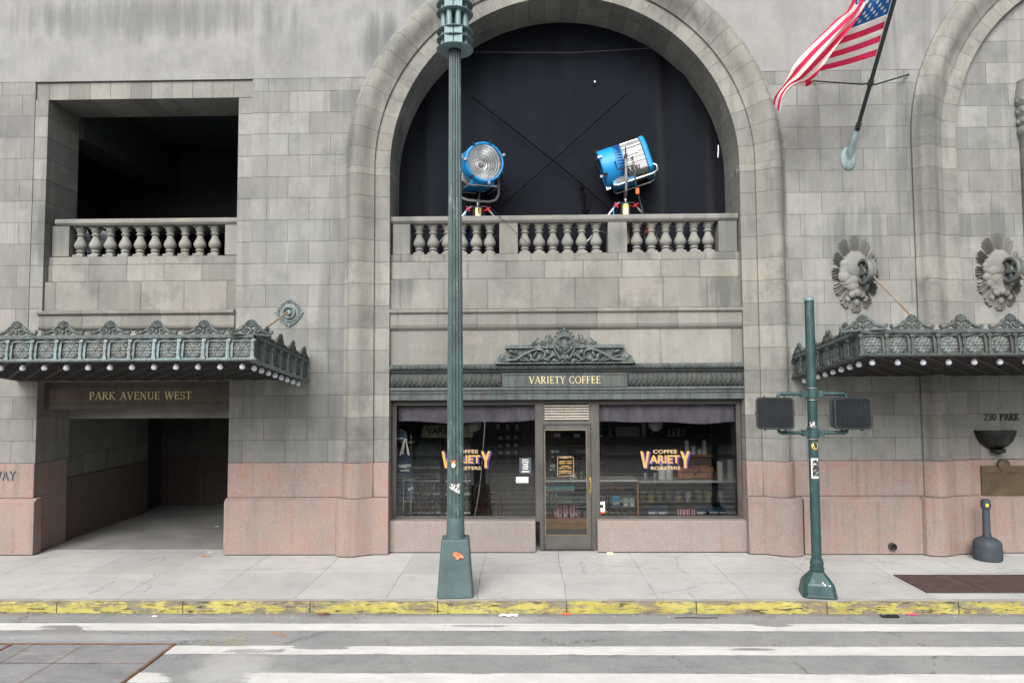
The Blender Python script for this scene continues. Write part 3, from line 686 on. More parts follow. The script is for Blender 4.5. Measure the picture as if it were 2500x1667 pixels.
# ------------------------------------------------------------------ lettering
def sans(s, size, mat, parent, name, loc, th=.004, bold=0., align='CENTER', sx=1., rot=(PI/2,0,0), shear=0):
    cu = bpy.data.curves.new(name, 'FONT'); cu.body = s; cu.size = size; cu.extrude = th; cu.offset = bold; cu.align_x = align; cu.shear = shear
    cu.space_line = .95
    tmp = bpy.data.objects.new('tmp', cu); COL.objects.link(tmp)
    dg = bpy.context.evaluated_depsgraph_get(); me = bpy.data.meshes.new_from_object(tmp.evaluated_get(dg))
    bpy.data.objects.remove(tmp); me.materials.clear(); me.materials.append(mat)
    o = bpy.data.objects.new(name, me); COL.objects.link(o); o.parent = parent; o.location = loc; o.rotation_euler = rot; o.scale = (sx, 1, 1)
    return o
TK, TN = .135, .06
GL = {  # strokes: x0,y0,x1,y1,w ; arcs: ('a',cx,cy,rx,ry,a0,a1,w); width
 'V': (.74, [(.06,1,.37,0,TK),(.68,1,.37,0,TN)], [(-.04,.2,1),(.56,.8,1)]),
 'A': (.76, [(.37,1,.06,0,TN),(.37,1,.70,0,TK),(.18,.33,.56,.33,TN)], [(-.04,.18,0),(.56,.84,0)]),
 'R': (.72, [(.14,0,.14,1,TK),('a',.30,.745,.24,.225,-90,90,.11),(.14,.97,.32,.97,TN),(.14,.52,.32,.52,TN),(.34,.52,.66,0,TK)], [(0,.28,0),(0,.2,1),(.54,.78,0)]),
 'I': (.34, [(.17,0,.17,1,TK)], [(.02,.32,0),(.02,.32,1)]),
 'E': (.62, [(.14,0,.14,1,TK),(.1,.97,.54,.97,TN),(.1,.03,.56,.03,TN),(.14,.52,.44,.52,TN),(.53,1,.53,.8,TN),(.55,0,.55,.22,TN),(.44,.42,.44,.62,TN)], []),
 'T': (.68, [(.34,0,.34,1,TK),(.04,.97,.64,.97,TN),(.06,1,.06,.8,TN),(.62,1,.62,.8,TN)], [(.2,.48,0)]),
 'Y': (.70, [(.06,1,.35,.45,TK),(.64,1,.35,.45,TN),(.35,.48,.35,0,TK)], [(-.04,.2,1),(.53,.77,1),(.2,.5,0)]),
 'C': (.74, [('a',.40,.5,.36,.47,48,312,.10),(.64,.98,.64,.74,TN),(.64,.02,.64,.2,TN)], []),
 'O': (.84, [('a',.42,.5,.37,.47,0,360,.10)], []),
 'F': (.58, [(.14,0,.14,1,TK),(.1,.97,.52,.97,TN),(.14,.5,.42,.5,TN),(.51,1,.51,.8,TN),(.42,.4,.42,.6,TN)], [(0,.3,0)]),
 'P': (.62, [(.14,0,.14,1,TK),('a',.30,.73,.25,.24,-90,90,.11),(.14,.97,.32,.97,TN),(.14,.49,.32,.49,TN)], [(0,.3,0),(0,.2,1)]),
 'K': (.74, [(.14,0,.14,1,TK),(.62,1,.18,.48,TN),(.28,.58,.66,0,TK)], [(0,.28,0),(0,.28,1),(.5,.74,1),(.54,.8,0)]),
 'N': (.80, [(.12,0,.12,1,TN),(.12,1,.66,0,TK),(.66,0,.66,1,TN)], [(0,.24,0),(0,.2,1),(.54,.78,1)]),
 'U': (.78, [(.14,1,.14,.3,TK),('a',.39,.32,.25,.29,180,360,.09),(.64,.3,.64,1,TN)], [(0,.28,1),(.52,.76,1)]),
 'W': (1.06, [(.06,1,.32,0,TK),(.53,1,.32,0,TN),(.53,1,.76,0,TK),(1.0,1,.76,0,TN)], [(-.04,.2,1),(.4,.62,1),(.88,1.1,1)]),
 'S': (.58, [('a',.29,.74,.21,.23,20,270,.09),('a',.29,.26,.22,.23,-160,90,.10),(.5,.97,.5,.78,TN),(.06,.03,.06,.22,TN)], []),
 '2': (.6, [('a',.29,.72,.21,.25,-30,170,.09),(.47,.6,.08,.05,.10),(.06,.05,.54,.05,.1)], []),
 '3': (.58, [('a',.27,.74,.2,.23,-90,160,.09),('a',.26,.27,.24,.26,-160,90,.10)], []),
 '0': (.66, [('a',.32,.5,.25,.47,0,360,.10)], []), ' ': (.42, [], [])}
def serif(s, h, mat, parent, name, loc, th=.006, width=None, gap=.1, align='C'):
    m = MB(); x = 0; k = 0
    def bar(x0, y0, x1, y1, w):
        nonlocal k
        d = math.hypot(x1-x0, y1-y0); nx, ny = -(y1-y0)/d*w/2, (x1-x0)/d*w/2
        if abs(y1-y0) > abs(x1-x0)*.6: nx, ny = w/2, 0
        k += 1; t = th+(k % 7)*.0003
        m.prism([((a)*h, b*h) for a, b in ((x0+nx,y0+ny),(x0-nx,y0-ny),(x1-nx,y1-ny),(x1+nx,y1+ny))], 0, -t)
    for ch in s:
        w, st, sf = GL[ch]
        for q in st:
            if q[0] == 'a':
                _, cx, cy, rx, ry, a0, a1, wd = q; n = max(6, int(abs(a1-a0)/18))
                for i in range(n):
                    b0, b1 = R(a0+(a1-a0)*i/n), R(a0+(a1-a0)*(i+1)/n); k += 1; t = th+(k % 7)*.0003
                    def pt(b, o): 
                        f = .6+.4*abs(math.cos(b)); return ((x+cx+(rx+o*wd/2*f)*math.cos(b))*h, (cy+(ry+o*wd/2*f)*math.sin(b))*h)
                    m.prism([pt(b0,1), pt(b0,-1), pt(b1,-1), pt(b1,1)], 0, -t)
            else: bar(x+q[0], q[1], x+q[2], q[3], q[4])
        for a, b, y in sf: bar(x+a, (.025 if y == 0 else .975), x+b, (.025 if y == 0 else .975), .05)
        x += w+gap
    W = (x-gap)*h; sc = (width/W) if width else 1; off = -W*sc/2 if align == 'C' else 0
    m.v = [(p[0]*sc+off, p[1], p[2]) for p in m.v]
    return m.build(name, mat, parent, loc=loc)
def px_w(u0, u1, v, Y): return at(u1, v, Y)[0]-at(u0, v, Y)[0]
# ------------------------------------------------------------------ street name beam over the passage
x0, z1 = at(104, 934, .2); x1, z0 = at(568, 997, .2)
Sg = empty('street_name_sign', (0,0,0), label='brown bronze beam lettered PARK AVENUE WEST over the dark passage', cat='sign')
m = MB(); m.box(x0, -5.505, .2, .5, z0, z1+.2); m.build('sign_panel', M['bronze_brown'], Sg, bevel=.005)
m = MB(); a, b = at(118, 945, .2); c, d = at(566, 986, .2)
for q in ((a, c, b-.012, b), (a, c, d, d+.012), (a, a+.012, d, b), (c-.012, c, d, b)): m.box(q[0], q[1], .188, .2, q[2], q[3])
m.build('moulded_border', M['bronze_dark'], Sg)
za = at(340, 975, .19)[1]; h = at(340, 956, .19)[1]-za
serif('PARK AVENUE WEST', h, M['gold'], Sg, 'lettering', ((at(218,966,.19)[0]+at(467,966,.19)[0])/2, .199, za), width=px_w(218,467,966,.19))
# corner lettering, pink pier at the left edge, and number over the sconce
zq = at(18, 1171, -.03)[1]; h = at(18, 1150, -.03)[1]-zq
xr = at(37, 1160, -.03)[0]; wl = h*2.72
t = serif('WAY', h, M['bronze_green'], B, 'lettering', (xr-wl/2, -.021, zq), th=.02, width=wl)
Y_ = .11; zq = at(2440, 1026, Y_)[1]; h = at(2440, 1009, Y_)[1]-zq
serif('230 PARK', h, M['bronze_dark'], B, 'lettering', ((at(2402,1018,Y_)[0]+at(2488,1018,Y_)[0])/2, .118, zq), th=.02, width=px_w(2402,2488,1018,Y_))
# ------------------------------------------------------------------ canopies
PW, FH = .368, .335
def rosette_mesh(r=.128):
    m = MB(); rows = []; n = 48
    for i in range(12):
        q = i/11; row = []
        for k in range(n+1):
            a = 2*PI*k/n
            pet = .5+.5*math.cos(6*a); pet2 = .5+.5*math.cos(12*a)
            rr = r*q*(1+.05*math.cos(16*a)*(q > .8))
            if q < .2: z = .028*math.cos(q/.2*PI/2)+.006
            elif q < .58: z = .008+.02*pet*math.sin((q-.2)/.38*PI)
            else: z = .004+.024*pet2*max(0, math.sin((q-.58)/.42*PI))**.7
            row.append((rr*math.cos(a), -z, rr*math.sin(a)))
        rows.append(row)
    m.grid(rows); return m
def crest_mesh():                      # palmette over a pair of volutes with running scrolls, base at z=0, 0.64 wide
    m = MB()
    for s in (-1, 1):
        m.tube(spiral((s*.08, .083), .062, .014, 1.3, R(90), -s, 24), .026, 7, r1=.014)
        m.ball((s*.068, 0, .075), .02, .03, .02, 8, 6)
        P = [(s*.12, 0, .105), (s*.165, .0, .07), (s*.205, 0, .045), (s*.25, 0, .028), (s*.285, 0, .03), (s*.308, 0, .05), (s*.302, 0, .072), (s*.284, 0, .066)]
        m.tube(P, .03, 7, r1=.016); m.ball((s*.292, 0, .058), .017, .02, .017, 8, 6)
        for k in range(4):
            m.ball((s*(.15+.035*k), -.008, .068-.012*k), .03, .024, .016, 8, 5, Matrix.Rotation(s*R(38+8*k), 3, 'Y'))
    m.box(-.3, .3, -.018, .018, -.012, .016); m.ball((0, 0, .05), .03, .028, .055, 8, 6)
    for k in range(7):
        a = R(-78+26*k); L = .092-.006*abs(k-3)
        m.ball((math.sin(a)*L*.62, -.006, .135+math.cos(a)*L*.62), .021, .024, L*.55, 8, 6, Matrix.Rotation(a, 3, 'Y'))
        m.ball((math.sin(a)*L*1.05, -.014, .135+math.cos(a)*L*1.05), .02, .02, .018, 6, 5)
    m.ball((0, -.01, .135), .035, .026, .03, 8, 6)
    m.v = [(p[0], p[1], p[2]*.93) for p in m.v]; return m
ME = {}
def shared(key, mk, name, mat, parent, loc, rot=(0,0,0), smooth=True):
    if key in ME:
        o = bpy.data.objects.new(name, ME[key]); COL.objects.link(o); o.parent = parent; o.location = loc; o.rotation_euler = rot; return o
    o = mk().build(name, mat, parent, smooth=smooth, loc=loc, ang=45); o.rotation_euler = rot; ME[key] = o.data; return o
def bulb(parent, loc, rot=(0,0,0)):
    o = shared('bulb', lambda: MB().lathe([(.0,-.118),(.02,-.115),(.036,-.102),(.043,-.082),(.04,-.062),(.028,-.042),(.019,-.028)], 16, cap=False), 'light_bulb', M['bulb'], parent, loc, rot)
    shared('sock', lambda: MB().lathe([(.0195,-.034),(.021,-.03),(.021,0),(.027,0),(.027,.008)], 12), 'socket', M['bronze_dark'], o, (0,0,0))
    return o
def colonnette():
    m = MB(); h = FH
    m.box(-.028,.028,-.045,.0,h-.06,h-.02); m.box(-.026,.026,-.04,0,.02,.055)
    m.lathe([(.016,.055),(.02,.08),(.011,.1),(.012,.15),(.019,.165),(.012,.18),(.01,.25),(.018,.265),(.014,h-.06)], 8, Matrix.Translation((0,-.024,0)))
    return m
def side_parts(C, n, org, ax, pw, green, nros):     # fascia along one side: org + ax*i*pw, facing rotz
    rot = (0, 0, math.atan2(ax[1], ax[0]))
    F = empty('fascia', org, rot); F.parent = C
    L = n*pw; m = MB(); m.box(0, L, .012, .05, .02, FH-.02); m.build('fascia_backing', M['bronze_dark'], F); m = MB()
    for i in range(n):                   # recessed fields between flat borders
        a = i*pw; m.box(a+.002, a+.052, -.022, .011, .02, FH-.03); m.box(a+pw-.052, a+pw-.002, -.022, .011, .02, FH-.03); m.box(a+.053, a+pw-.053, -.02, .011, FH-.05, FH-.03); m.box(a+.053, a+pw-.053, -.02, .011, .02, .038)
    m.build('fascia_panel', M[green], F)
    m = MB(); m.prism([(.06,-.005),(-.07,-.005),(-.075,.008),(-.06,.02),(.06,.02)][::-1], -.06, L+.06, 'X'); m.build('lower_edge', M[green], F)
    m = MB()                             # twisted rope rim
    n2 = int(L*30); rows = []
    for i in range(n2+1):
        row = []
        for k in range(11):
            a = 2*PI*k/10; rr = .036+.0045*math.cos(3*a-i*1.05); row.append((L*i/n2, -.03+rr*math.cos(a), FH+.012+rr*math.sin(a)))
        rows.append(row)
    m.grid(rows); m.build('rope_rim', M['bronze'], F, smooth=True, ang=80)
    for i in range(min(n, nros)):
        shared('ros'+green, rosette_mesh, 'rosette', M['ros'], F, ((i+.5)*pw, .006, .163))
    for i in range(min(n+1, nros+1)):
        shared('coln'+green, colonnette, 'colonnette', M[green], F, (i*pw, -.0215, 0))
    return F
def canopy(name, xc, sgn, n, label, green):          # xc: street corner at the inner end; sgn -1 runs left, +1 runs right
    th = math.asin(.312/2.7); zr = 3.15
    C = empty(name, (0, 0, zr), (-th, 0, 0), label=label, cat='canopy')
    L = n*PW; x0, x1 = (xc-L, xc) if sgn < 0 else (xc, xc+L); DP = 2.715
    side_parts(C, n, (x0, -DP+.05, 0), (1, 0), PW, green, n)
    ns = 7; pw = (DP-.12)/ns
    if sgn < 0: side_parts(C, ns, (xc-.05, -DP+.05, 0), (0, 1), pw, green, 7)
    else: side_parts(C, ns, (xc+.05, -DP+.05+ns*pw, 0), (0, -1), pw, green, 7)
    m = MB(); m.box(x0+.04, x1-.04, -DP+.09, -.0, .03, .07); m.build('soffit', M['soffit'], C)
    m = MB(); k = 0                      # lattice of ribs under the soffit
    for i in range(-12, int(L/.34)+12):
        for s in (-1, 1):
            a = x0+i*.34; P = []
            for yy in (-DP+.1, -.06):
                P.append((a+s*(yy+DP/2)*.9, yy))
            (ax_, ay), (bx_, by) = P; n_ = 14
            for j in range(n_):
                p0 = (ax_+(bx_-ax_)*j/n_, ay+(by-ay)*j/n_); p1 = (ax_+(bx_-ax_)*(j+1)/n_, ay+(by-ay)*(j+1)/n_)
                if min(p0[0], p1[0]) < x0+.08 or max(p0[0], p1[0]) > x1-.08: continue
                d = Vector((p1[0]-p0[0], p1[1]-p0[1], 0)).normalized(); w = Vector((-d.y, d.x, 0))*.03; q = .014 if s > 0 else .017
                A = Vector((p0[0], p0[1], 0)); Bv = Vector((p1[0], p1[1], 0))
                m.hull([[A-w+Vector((0,0,q)), A+w+Vector((0,0,q)), A+w+Vector((0,0,.029)), A-w+Vector((0,0,.029))], [Bv-w+Vector((0,0,q)), Bv+w+Vector((0,0,q)), Bv+w+Vector((0,0,.029)), Bv-w+Vector((0,0,.029))]])
    m.build('soffit_lattice', M['soffit'], C)
    m = MB(); m.box(x0+.02, x1-.02, -DP+.08, -.002, .3, .318); m.build('roof_sheet', M['bronze'], C)
    return C, x0, x1, DP
CL, lx0, lx1, DP = canopy('canopy', -4.02, -1, 15, 'patinated bronze canopy with bulbs over the PARK AVENUE WEST passage', 'bronze_green')
CR, rx0, rx1, DP = canopy('canopy', 4.86, 1, 12, 'darker bronze canopy with bulbs over the 230 PARK entrance', 'bronze')
# crests on the rims, tie rods, bulbs
def crest(C, loc, rz, mat='bronze'): return shared('crest', crest_mesh, 'crest', M['bronze'], C, loc, (0, 0, rz))
zt = FH+.045
for k in range(8): crest(CL, (-4.06-.706*k-.02, -DP+.02, zt), 0 if k else R(22))
for k in range(4): crest(CL, (-4.05, -DP+.55+.62*k, zt), R(90))
for k in range(6): crest(CR, (4.90+.706*k+.02, -DP+.02, zt), 0 if k else R(-22))
for k in range(4): crest(CR, (4.89, -DP+.55+.62*k, zt), R(90))
for k in range(17): bulb(CL, (-4.24-.333*k, -DP+.18, -.002))
for k in range(8): bulb(CL, (-4.13, -DP+.36+.3*k, -.002))
for k in range(11): bulb(CR, (5.08+.37*k, -DP+.18, -.002))
for k in range(8): bulb(CR, (4.97, -DP+.36+.3*k, -.002))
def rod(C, a, b, r=.017):
    Mi = (Matrix.Translation(C.location) @ C.rotation_euler.to_matrix().to_4x4()).inverted()
    m = MB(); m.cyl(Mi @ Vector(a), Mi @ Vector(b), r, 10); m.build('tie_rod', M['rod'], C, smooth=True)
M['rod'] = plain('rod', (.30, .23, .165), .6, .2, .2)
# wall rosette of the left canopy
px, pz_ = at(706, 763, -.02)
rod(CL, (px, -.12, pz_), (-4.12, -2.45, 3.80))
WR = empty('wall_rosette', (px, 0, pz_), label='round verdigris bronze rosette on the ashlar pier anchoring the left tie rod', cat='ornament')
m = MB(); rows = []
for i in range(15):
    q = i/14; row = []
    for k in range(73):
        a = 2*PI*k/72; r = .168*q
        z = .06*(1-q*q*.3) if q < .28 else (.03+.018*math.cos((q-.28)/.14*PI) if q < .42 else (.02+.045*math.sin((q-.42)/.38*PI) if q < .8 else .02))
        if .3 < q < .42: z += .008*math.cos(24*a)
        row.append((r*math.cos(a), -z, r*math.sin(a)))
    rows.append(row)
m.grid(rows); m.build('boss', M['bronze_green'], WR, smooth=True)
m = MB(); m.lathe([(.02, -.01), (.17, 0), (.17, .018), (.02, .018)], 36, Matrix.Rotation(R(90), 4, 'X'))
for k in range(24):
    a = 2*PI*k/24+.05; r = .205+.012*math.cos(4*a); c = (r*math.cos(a), r*math.sin(a))
    m.tube([(p[0], -.02, p[2]) for p in spiral(c, .032, .01, 1.1, a+PI, 1 if k % 2 else -1, 10)], .012, 5)
    m.ball((r*math.cos(a+.13)*1.03, -.022, r*math.sin(a+.13)*1.03), .016, .014, .016, 6, 4)
for a in (0, PI/2, PI, 3*PI/2):
    m.ball((.242*math.cos(a), -.02, .242*math.sin(a)), .028, .016, .028, 8, 5)
m.build('scroll_border', M['bronze_green'], WR, smooth=True)
# ------------------------------------------------------------------ carved sun medallions with pulley wheels
def medallion(u, v, Y, label):
    x, z = at(u, v, Y)
    T = empty('wall_medallion', (x, Y, z), label=label, cat='ornament', group='carved sunburst medallions over the right canopy')
    rr = random.Random(int(u))
    m = MB(); n = 12                     # bundles of rays
    for k in range(n):
        a = 2*PI*k/n+PI/2
        for j in range(-2, 3):
            b = a+j*.084; ca, sa = math.cos(b), math.sin(b)
            r1 = (.475-.010*abs(j)+.012*(j % 2)+.03*math.cos(2*b+PI)) ; rx, rz = .93, 1.4
            r0 = .2; p0 = Vector((ca*r0*rx, 0, sa*r0*rz)); p1 = Vector((ca*r1*rx, 0, sa*r1*rz))
            d = (p1-p0).normalized(); w = Vector((-d.z, 0, d.x)); w0 = w*.018; w1 = w*.026
            f0 = -.07; f1 = -.045-.022*((j+2) % 2)
            m.add([p0-w0, p0+w0, p1+w1, p1-w1, p0+Vector((0,f0-.012,0)), p1+Vector((0,f1-.014,0))], [(0,1,2,3),(0,4,1),(1,4,5,2),(3,2,5),(0,3,5,4)])
    m.build('sun_rays', M['carved'], T)
    m = MB()                             # billowing clouds and dome
    m.ball((0, -.02, .16), .235, .11, .27, 24, 14); m.ball((0,-.0,-.04), .27, .08, .44, 24, 14)
    for k in range(22):
        a = R(150+240*k/21); q = .235+.05*rr.random(); s = .055+.045*rr.random()
        m.ball((math.cos(a)*q*.8, -.05, math.sin(a)*q*1.3), s*1.2, s*.62, s, 14, 10)
    for k in range(16):
        a = R(170+200*rr.random()); q = .1+.13*rr.random(); s = .06+.05*rr.random(); m.ball((math.cos(a)*q, -.075, math.sin(a)*q*1.5), s*1.1, s*.5, s*.9, 14, 10)
    m.ball((0, -.08, -.37), .09, .07, .08, 14, 8); m.ball((-.09,-.07,-.4), .07, .06, .07, 12, 8); m.ball((.09,-.07,-.4), .07, .06, .07, 12, 8)
    m.build('clouds', M['carved'], T, smooth=True)
    m = MB()
    for s in (-.17, 0, .17):
        d = Matrix.Translation((s, -.04, -.52+abs(s)*.35)) @ Matrix.Rotation(s*2.4, 4, 'Y')
        m.lathe([(.035,-.07),(.05,-.04),(.052,0),(.03,.04)], 10, d)
    m.build('tassel', M['carved'], T, smooth=True)
    W = Matrix.Translation((.085, -.27, .0)) @ Matrix.Rotation(R(4), 4, 'Z') @ Matrix.Rotation(R(90), 4, 'Y')
    m = MB(); ro = .235
    m.lathe([(ro-.05,-.075),(ro-.012,-.075),(ro,-.06),(ro,-.012),(ro-.012,-.006),(ro-.012,.006),(ro,.012),(ro,.06),(ro-.012,.075),(ro-.05,.075),(ro-.05,-.075)], 36, W, cap=False)
    m.lathe([(.001,-.07),(.06,-.07),(.075,-.05),(.075,.05),(.06,.07),(.001,.07)], 18, W, cap=False)
    for k in range(5):
        a = 2*PI*k/5; ca, sa = math.cos(a), math.sin(a)
        V = [Vector(p) for p in ((.06*ca-.022*sa, .06*sa+.022*ca, 0), (.06*ca+.022*sa, .06*sa-.022*ca, 0), (.2*ca+.03*sa, .2*sa-.03*ca, 0), (.2*ca-.03*sa, .2*sa+.03*ca, 0))]
        m.hull([[W @ (q+Vector((0,0,-.05))) for q in V], [W @ (q+Vector((0,0,.05))) for q in V]])
    m.build('wheel', M['bronze_wheel'], T, smooth=True, ang=30)
    return Vector((x, Y, z))
M['bronze_wheel'] = bronze('bronze_wheel', (.10, .105, .10), (.15, .2, .195), .4, .1)
c1 = medallion(2086, 668, .0, 'carved sunburst medallion with bronze wheel on the plain ashlar above the signal pole')
rod(CR, c1+Vector((.16, -.3, -.06)), at3(2232, 778, -2.4), .016)
c2 = medallion(2436, 664, .12, 'carved sunburst medallion with bronze wheel inside the right hand arch')
rod(CR, c2+Vector((.16, -.3, -.06)), at3(2590, 772, -2.4), .016)
# ------------------------------------------------------------------ flagpole and flag
b0 = at3(2083, 350, -.06); FP = empty('flagpole', b0, label='dark flagpole slanting out of the wall on a verdigris bracket', cat='flagpole')
p1 = at3(2184, 0, -1.75); dr = (p1-b0).normalized(); L = lambda p: p-b0
m = MB(); m.cyl(L(b0+dr*.22), L(p1+dr*1.9), .035, 14, .033); m.build('pole', plain('pole_dark', (.03,.034,.038), .35, .3, .15), FP, smooth=True)
m = MB(); Mb = Matrix.Translation((-.077, .055, -.275)) @ Matrix.Rotation(R(90), 4, 'X')
m.lathe([(.001,.03),(.10,.03),(.135,.024),(.15,.012),(.155,0)], 28, Mb @ Matrix.Diagonal((.95, 1.45, 1, 1)), cap=False)
m.hull([[Vector((-.065+.062*math.cos(a), .02, -.2+.10*math.sin(a))) for a in [2*PI*k/14 for k in range(14)]], [Vector((.0,0,0))+dr*.3+dr.orthogonal().normalized()*0+Vector((.045*math.cos(a),0,.045*math.sin(a))) for a in [2*PI*k/14 for k in range(14)]]])
m.build('bracket', bronze('bronze_bracket', (.13,.165,.17), (.2,.32,.34), .7, .05), FP, smooth=True)
m = MB()
for d_ in (.26, .31, .36): m.cyl(L(b0+dr*d_), L(b0+dr*(d_+.022)), .052, 14)
m.build('collar', M['bronze_dark'], FP, smooth=True)
g0 = at3(2129, 204, 0); tt = .0
best = min((i*.01 for i in range(400)), key=lambda s: (Vector(at3(2129, 204, (b0+dr*s).y))-(b0+dr*s)).length)
G = b0+dr*best
m = MB(); m.tube([L(G), L(G+Vector((-.12,.05,-.0))), L(at3(1984, 198, -.02))], .013, 8); m.build('stay_rod', M['black'], FP, smooth=True)
m = MB(); m.tube([L(G), L(G+Vector((.1,.05,-.01))), L(at3(2219, 182, -.0))], .013, 8); m.build('stay_rod', M['black'], FP, smooth=True)
m = MB(); m.cyl(L(G-dr*.05), L(G+dr*.05), .05, 12); m.build('collar', M['bronze_dark'], FP, smooth=True)
m = MB(); P0, P1 = G, at3(1797, 418, -.06); pts = [P0.lerp(P1, k/16)+Vector((0,0,-.1*math.sin(PI*k/16))) for k in range(17)]; m.tube([L(p) for p in pts], .004, 5)
P2 = at3(1796, 422, -.05)
m.build('halyard', M['rope'], FP); m = MB(); m.box(-.012,.012,-.05,.0,-.05,.05); m.build('cleat', M['bronze_dark'], FP, loc=L(P2+Vector((0,.04,0))))
# flag: pixel outlines in a magnified crop, converted to points at their own depths
def fz(a, b): return 1860+a/5.2275, b/5.2275
def yp(u, v):                            # depth of the pole at that height
    s = min((i*.02 for i in range(220)), key=lambda s_: abs(at(*fz(u, v), (b0+dr*s_).y)[1]-(b0+dr*s_).z)); return (b0+dr*s).y
def lerp(a, b, t): return a+(b-a)*t
def curve(P, t):
    t = max(0, min(1, t))*(len(P)-1); i = min(int(t), len(P)-2); f = t-i
    p0, p1_, p2, p3 = P[max(i-1,0)], P[i], P[i+1], P[min(i+2,len(P)-1)]
    return tuple(.5*(2*p1_[k]+(p2[k]-p0[k])*f+(2*p0[k]-5*p1_[k]+4*p2[k]-p3[k])*f*f+(3*p1_[k]-p0[k]-3*p2[k]+p3[k])*f**3) for k in range(2))
hoist = [(1452,715),(1500,540),(1550,365),(1605,180),(1655,0),(1700,-180),(1745,-380),(1800,-640)]   # v = 0..1
hv = [0, 2/13, 4/13, 6/13, 8/13, 9.8/13, 11.5/13, 1]
foldA = [(560,945),(700,790),(850,610),(1010,400),(1110,280),(1180,80),(1250,-180),(1330,-480)]      # inner end of the first leaf
rightB = [(1560,-420),(1345,25),(1200,270),(1000,530),(830,770),(745,895),(690,975),(600,1035),(430,1080),(330,1170),(262,1300),(232,1440)]
leftB = [(1330,-560),(1125,75),(940,255),(760,440),(600,600),(480,740),(395,850),(350,950),(290,1060),(200,1180),(160,1250),(143,1330)]
rows = []; uvr = []; NV = 40
def hpt(P, v):
    for i in range(len(hv)-1):
        if v <= hv[i+1]+1e-9:
            f = (v-hv[i])/(hv[i+1]-hv[i]); return lerp(P[i][0], P[i+1][0], f), lerp(P[i][1], P[i+1][1], f)
for j in range(NV+1):
    v = j/NV; row = []; ur = []
    a = hpt(hoist, v); b = hpt(foldA, v); ya = yp(*a)
    for i in range(15):
        t = i/14; p = (lerp(a[0], b[0], t), lerp(a[1], b[1], t)+18*math.sin(t*PI)*(1-v))
        Y = ya+.03+.16*t+.03*math.sin(t*7+v*3); row.append(at3(*fz(*p), Y)); ur.append((.36*t, v))
    rows.append(row); uvr.append(ur)
m = MB(); m.grid(rows, uvr)
rows = []; uvr = []; NT_ = 60
for i in range(NT_+1):
    t = i/NT_; rb, lb = curve(rightB, t), curve(leftB, t); row = []; ur = []
    v0 = max(0, (3.6/13)*(1-t/.55)); v1 = lerp(7.0/13, 5.9/13, min(1, t/.5)) if t < .5 else lerp(5.9/13, 4.6/13, (t-.5)/.5)
    if t > .62: v0 = (t-.62)/.38*1.6/13
    yb = lerp(-1.75, -.75, t)
    for k in range(29):
        s = k/28; w = .5-.5*math.cos(PI*s)
        fold = (.09*math.sin(s*7+t*2.5)+.05*math.sin(s*15-t*5))*(.35+.65*math.sin(PI*min(1, t*1.2)))
        p = (lerp(rb[0], lb[0], s), lerp(rb[1], lb[1], s))
        row.append(at3(*fz(*p), yb-.16+fold+.25*s)); ur.append((.42+.5*t, lerp(v0, v1, s)+.012*math.sin(t*14)*(s*(1-s)*4)))
    rows.append(row); uvr.append(ur)
m.grid(rows, uvr)
# curled lower corner seen from behind
rows = []; uvr = []
for i in range(9):
    t = i/8; row = []; ur = []
    for k in range(11):
        s = k/10; top = curve([(425,915),(470,985),(560,1020),(650,1035)], s); bot = curve([(350,1085),(455,1100),(560,1108),(625,1085)], s)
        row.append(at3(*fz(lerp(top[0], bot[0], t), lerp(top[1], bot[1], t)), -.98+.06*math.sin(s*5)+.1*t)); ur.append((.7+.1*t, lerp(2.4, .25, s)/13 if s > .5 else lerp(1.9, 1.02, s*2)/13))
    rows.append(row); uvr.append(ur)
m.grid(rows, uvr)
fl = m.build('flag', M['flag'], None, smooth=True, ang=80); tag(fl, 'red white and blue striped flag folded over and drooping from the slanting pole', 'flag')
# ------------------------------------------------------------------ sconce and plaque right
SC = empty('wall_sconce', (at(2446, 1060, -.1)[0], .12, at(2446, 1052, -.1)[1]), label='large black half bowl sconce on the wall under the 230 PARK lettering', cat='lamp')
m = MB(); rows = []
for r, z in ((.36,.0),(.365,-.012),(.35,-.04),(.352,-.055),(.34,-.07),(.31,-.16),(.25,-.245),(.18,-.30),(.125,-.33)):
    rows.append([(r*math.cos(PI+PI*k/24), r*.9*math.sin(PI+PI*k/24), z) for k in range(25)])
m.grid(rows); m.add([p for p in rows[0]], [tuple(range(25))]); m.build('bowl', M['sconce'], SC, smooth=True)
m = MB(); Mh = Matrix.Translation((0,-.1,0)); m.lathe([(.115,-.39),(.12,-.335),(.13,-.33)], 20, Mh); m.lathe([(.001,-.43),(.04,-.425),(.06,-.395),(.1,-.39)], 16, Mh, cap=False); m.build('foot', M['sconce'], SC, smooth=True)
x0, z1 = at(2395, 1137, .05); z0 = at(2395, 1214, .05)[1]; PQ = empty('bronze_plaque', (x0, .0, z0), label='weathered brown bronze plaque with round crest on the pink granite', cat='plaque')
w = px_w(2395, 2520, 1180, .05); h = z1-z0
m = MB(); m.box(0, w, .045, .1, 0, h); m.build('plate', M['plaque'], PQ, bevel=.006)
m = MB(); cxp = px_w(2395, 2449, 1140, .05); m.lathe([(.001,.03),(.06,.028),(.08,.022),(.085,.03),(.105,.03),(.11,.0)], 28, Matrix.Translation((cxp, .045, h+.02)) @ Matrix.Rotation(R(90), 4, 'X'), cap=False)
m.ball((cxp, .02, h+.02), .035, .012, .04, 10, 6); m.build('crest', M['plaque'], PQ, smooth=True)
sans('230 PARK AVENUE', .075, M['gold_old'] if 'gold_old' in M else M['plaque'], PQ, 'lettering', (cxp, .043, h-.15), .004)
M['plaque_hi'] = plain('plaque_hi', (.17, .135, .085), .45, .5, .2)
m = MB(); rl = random.Random(3)
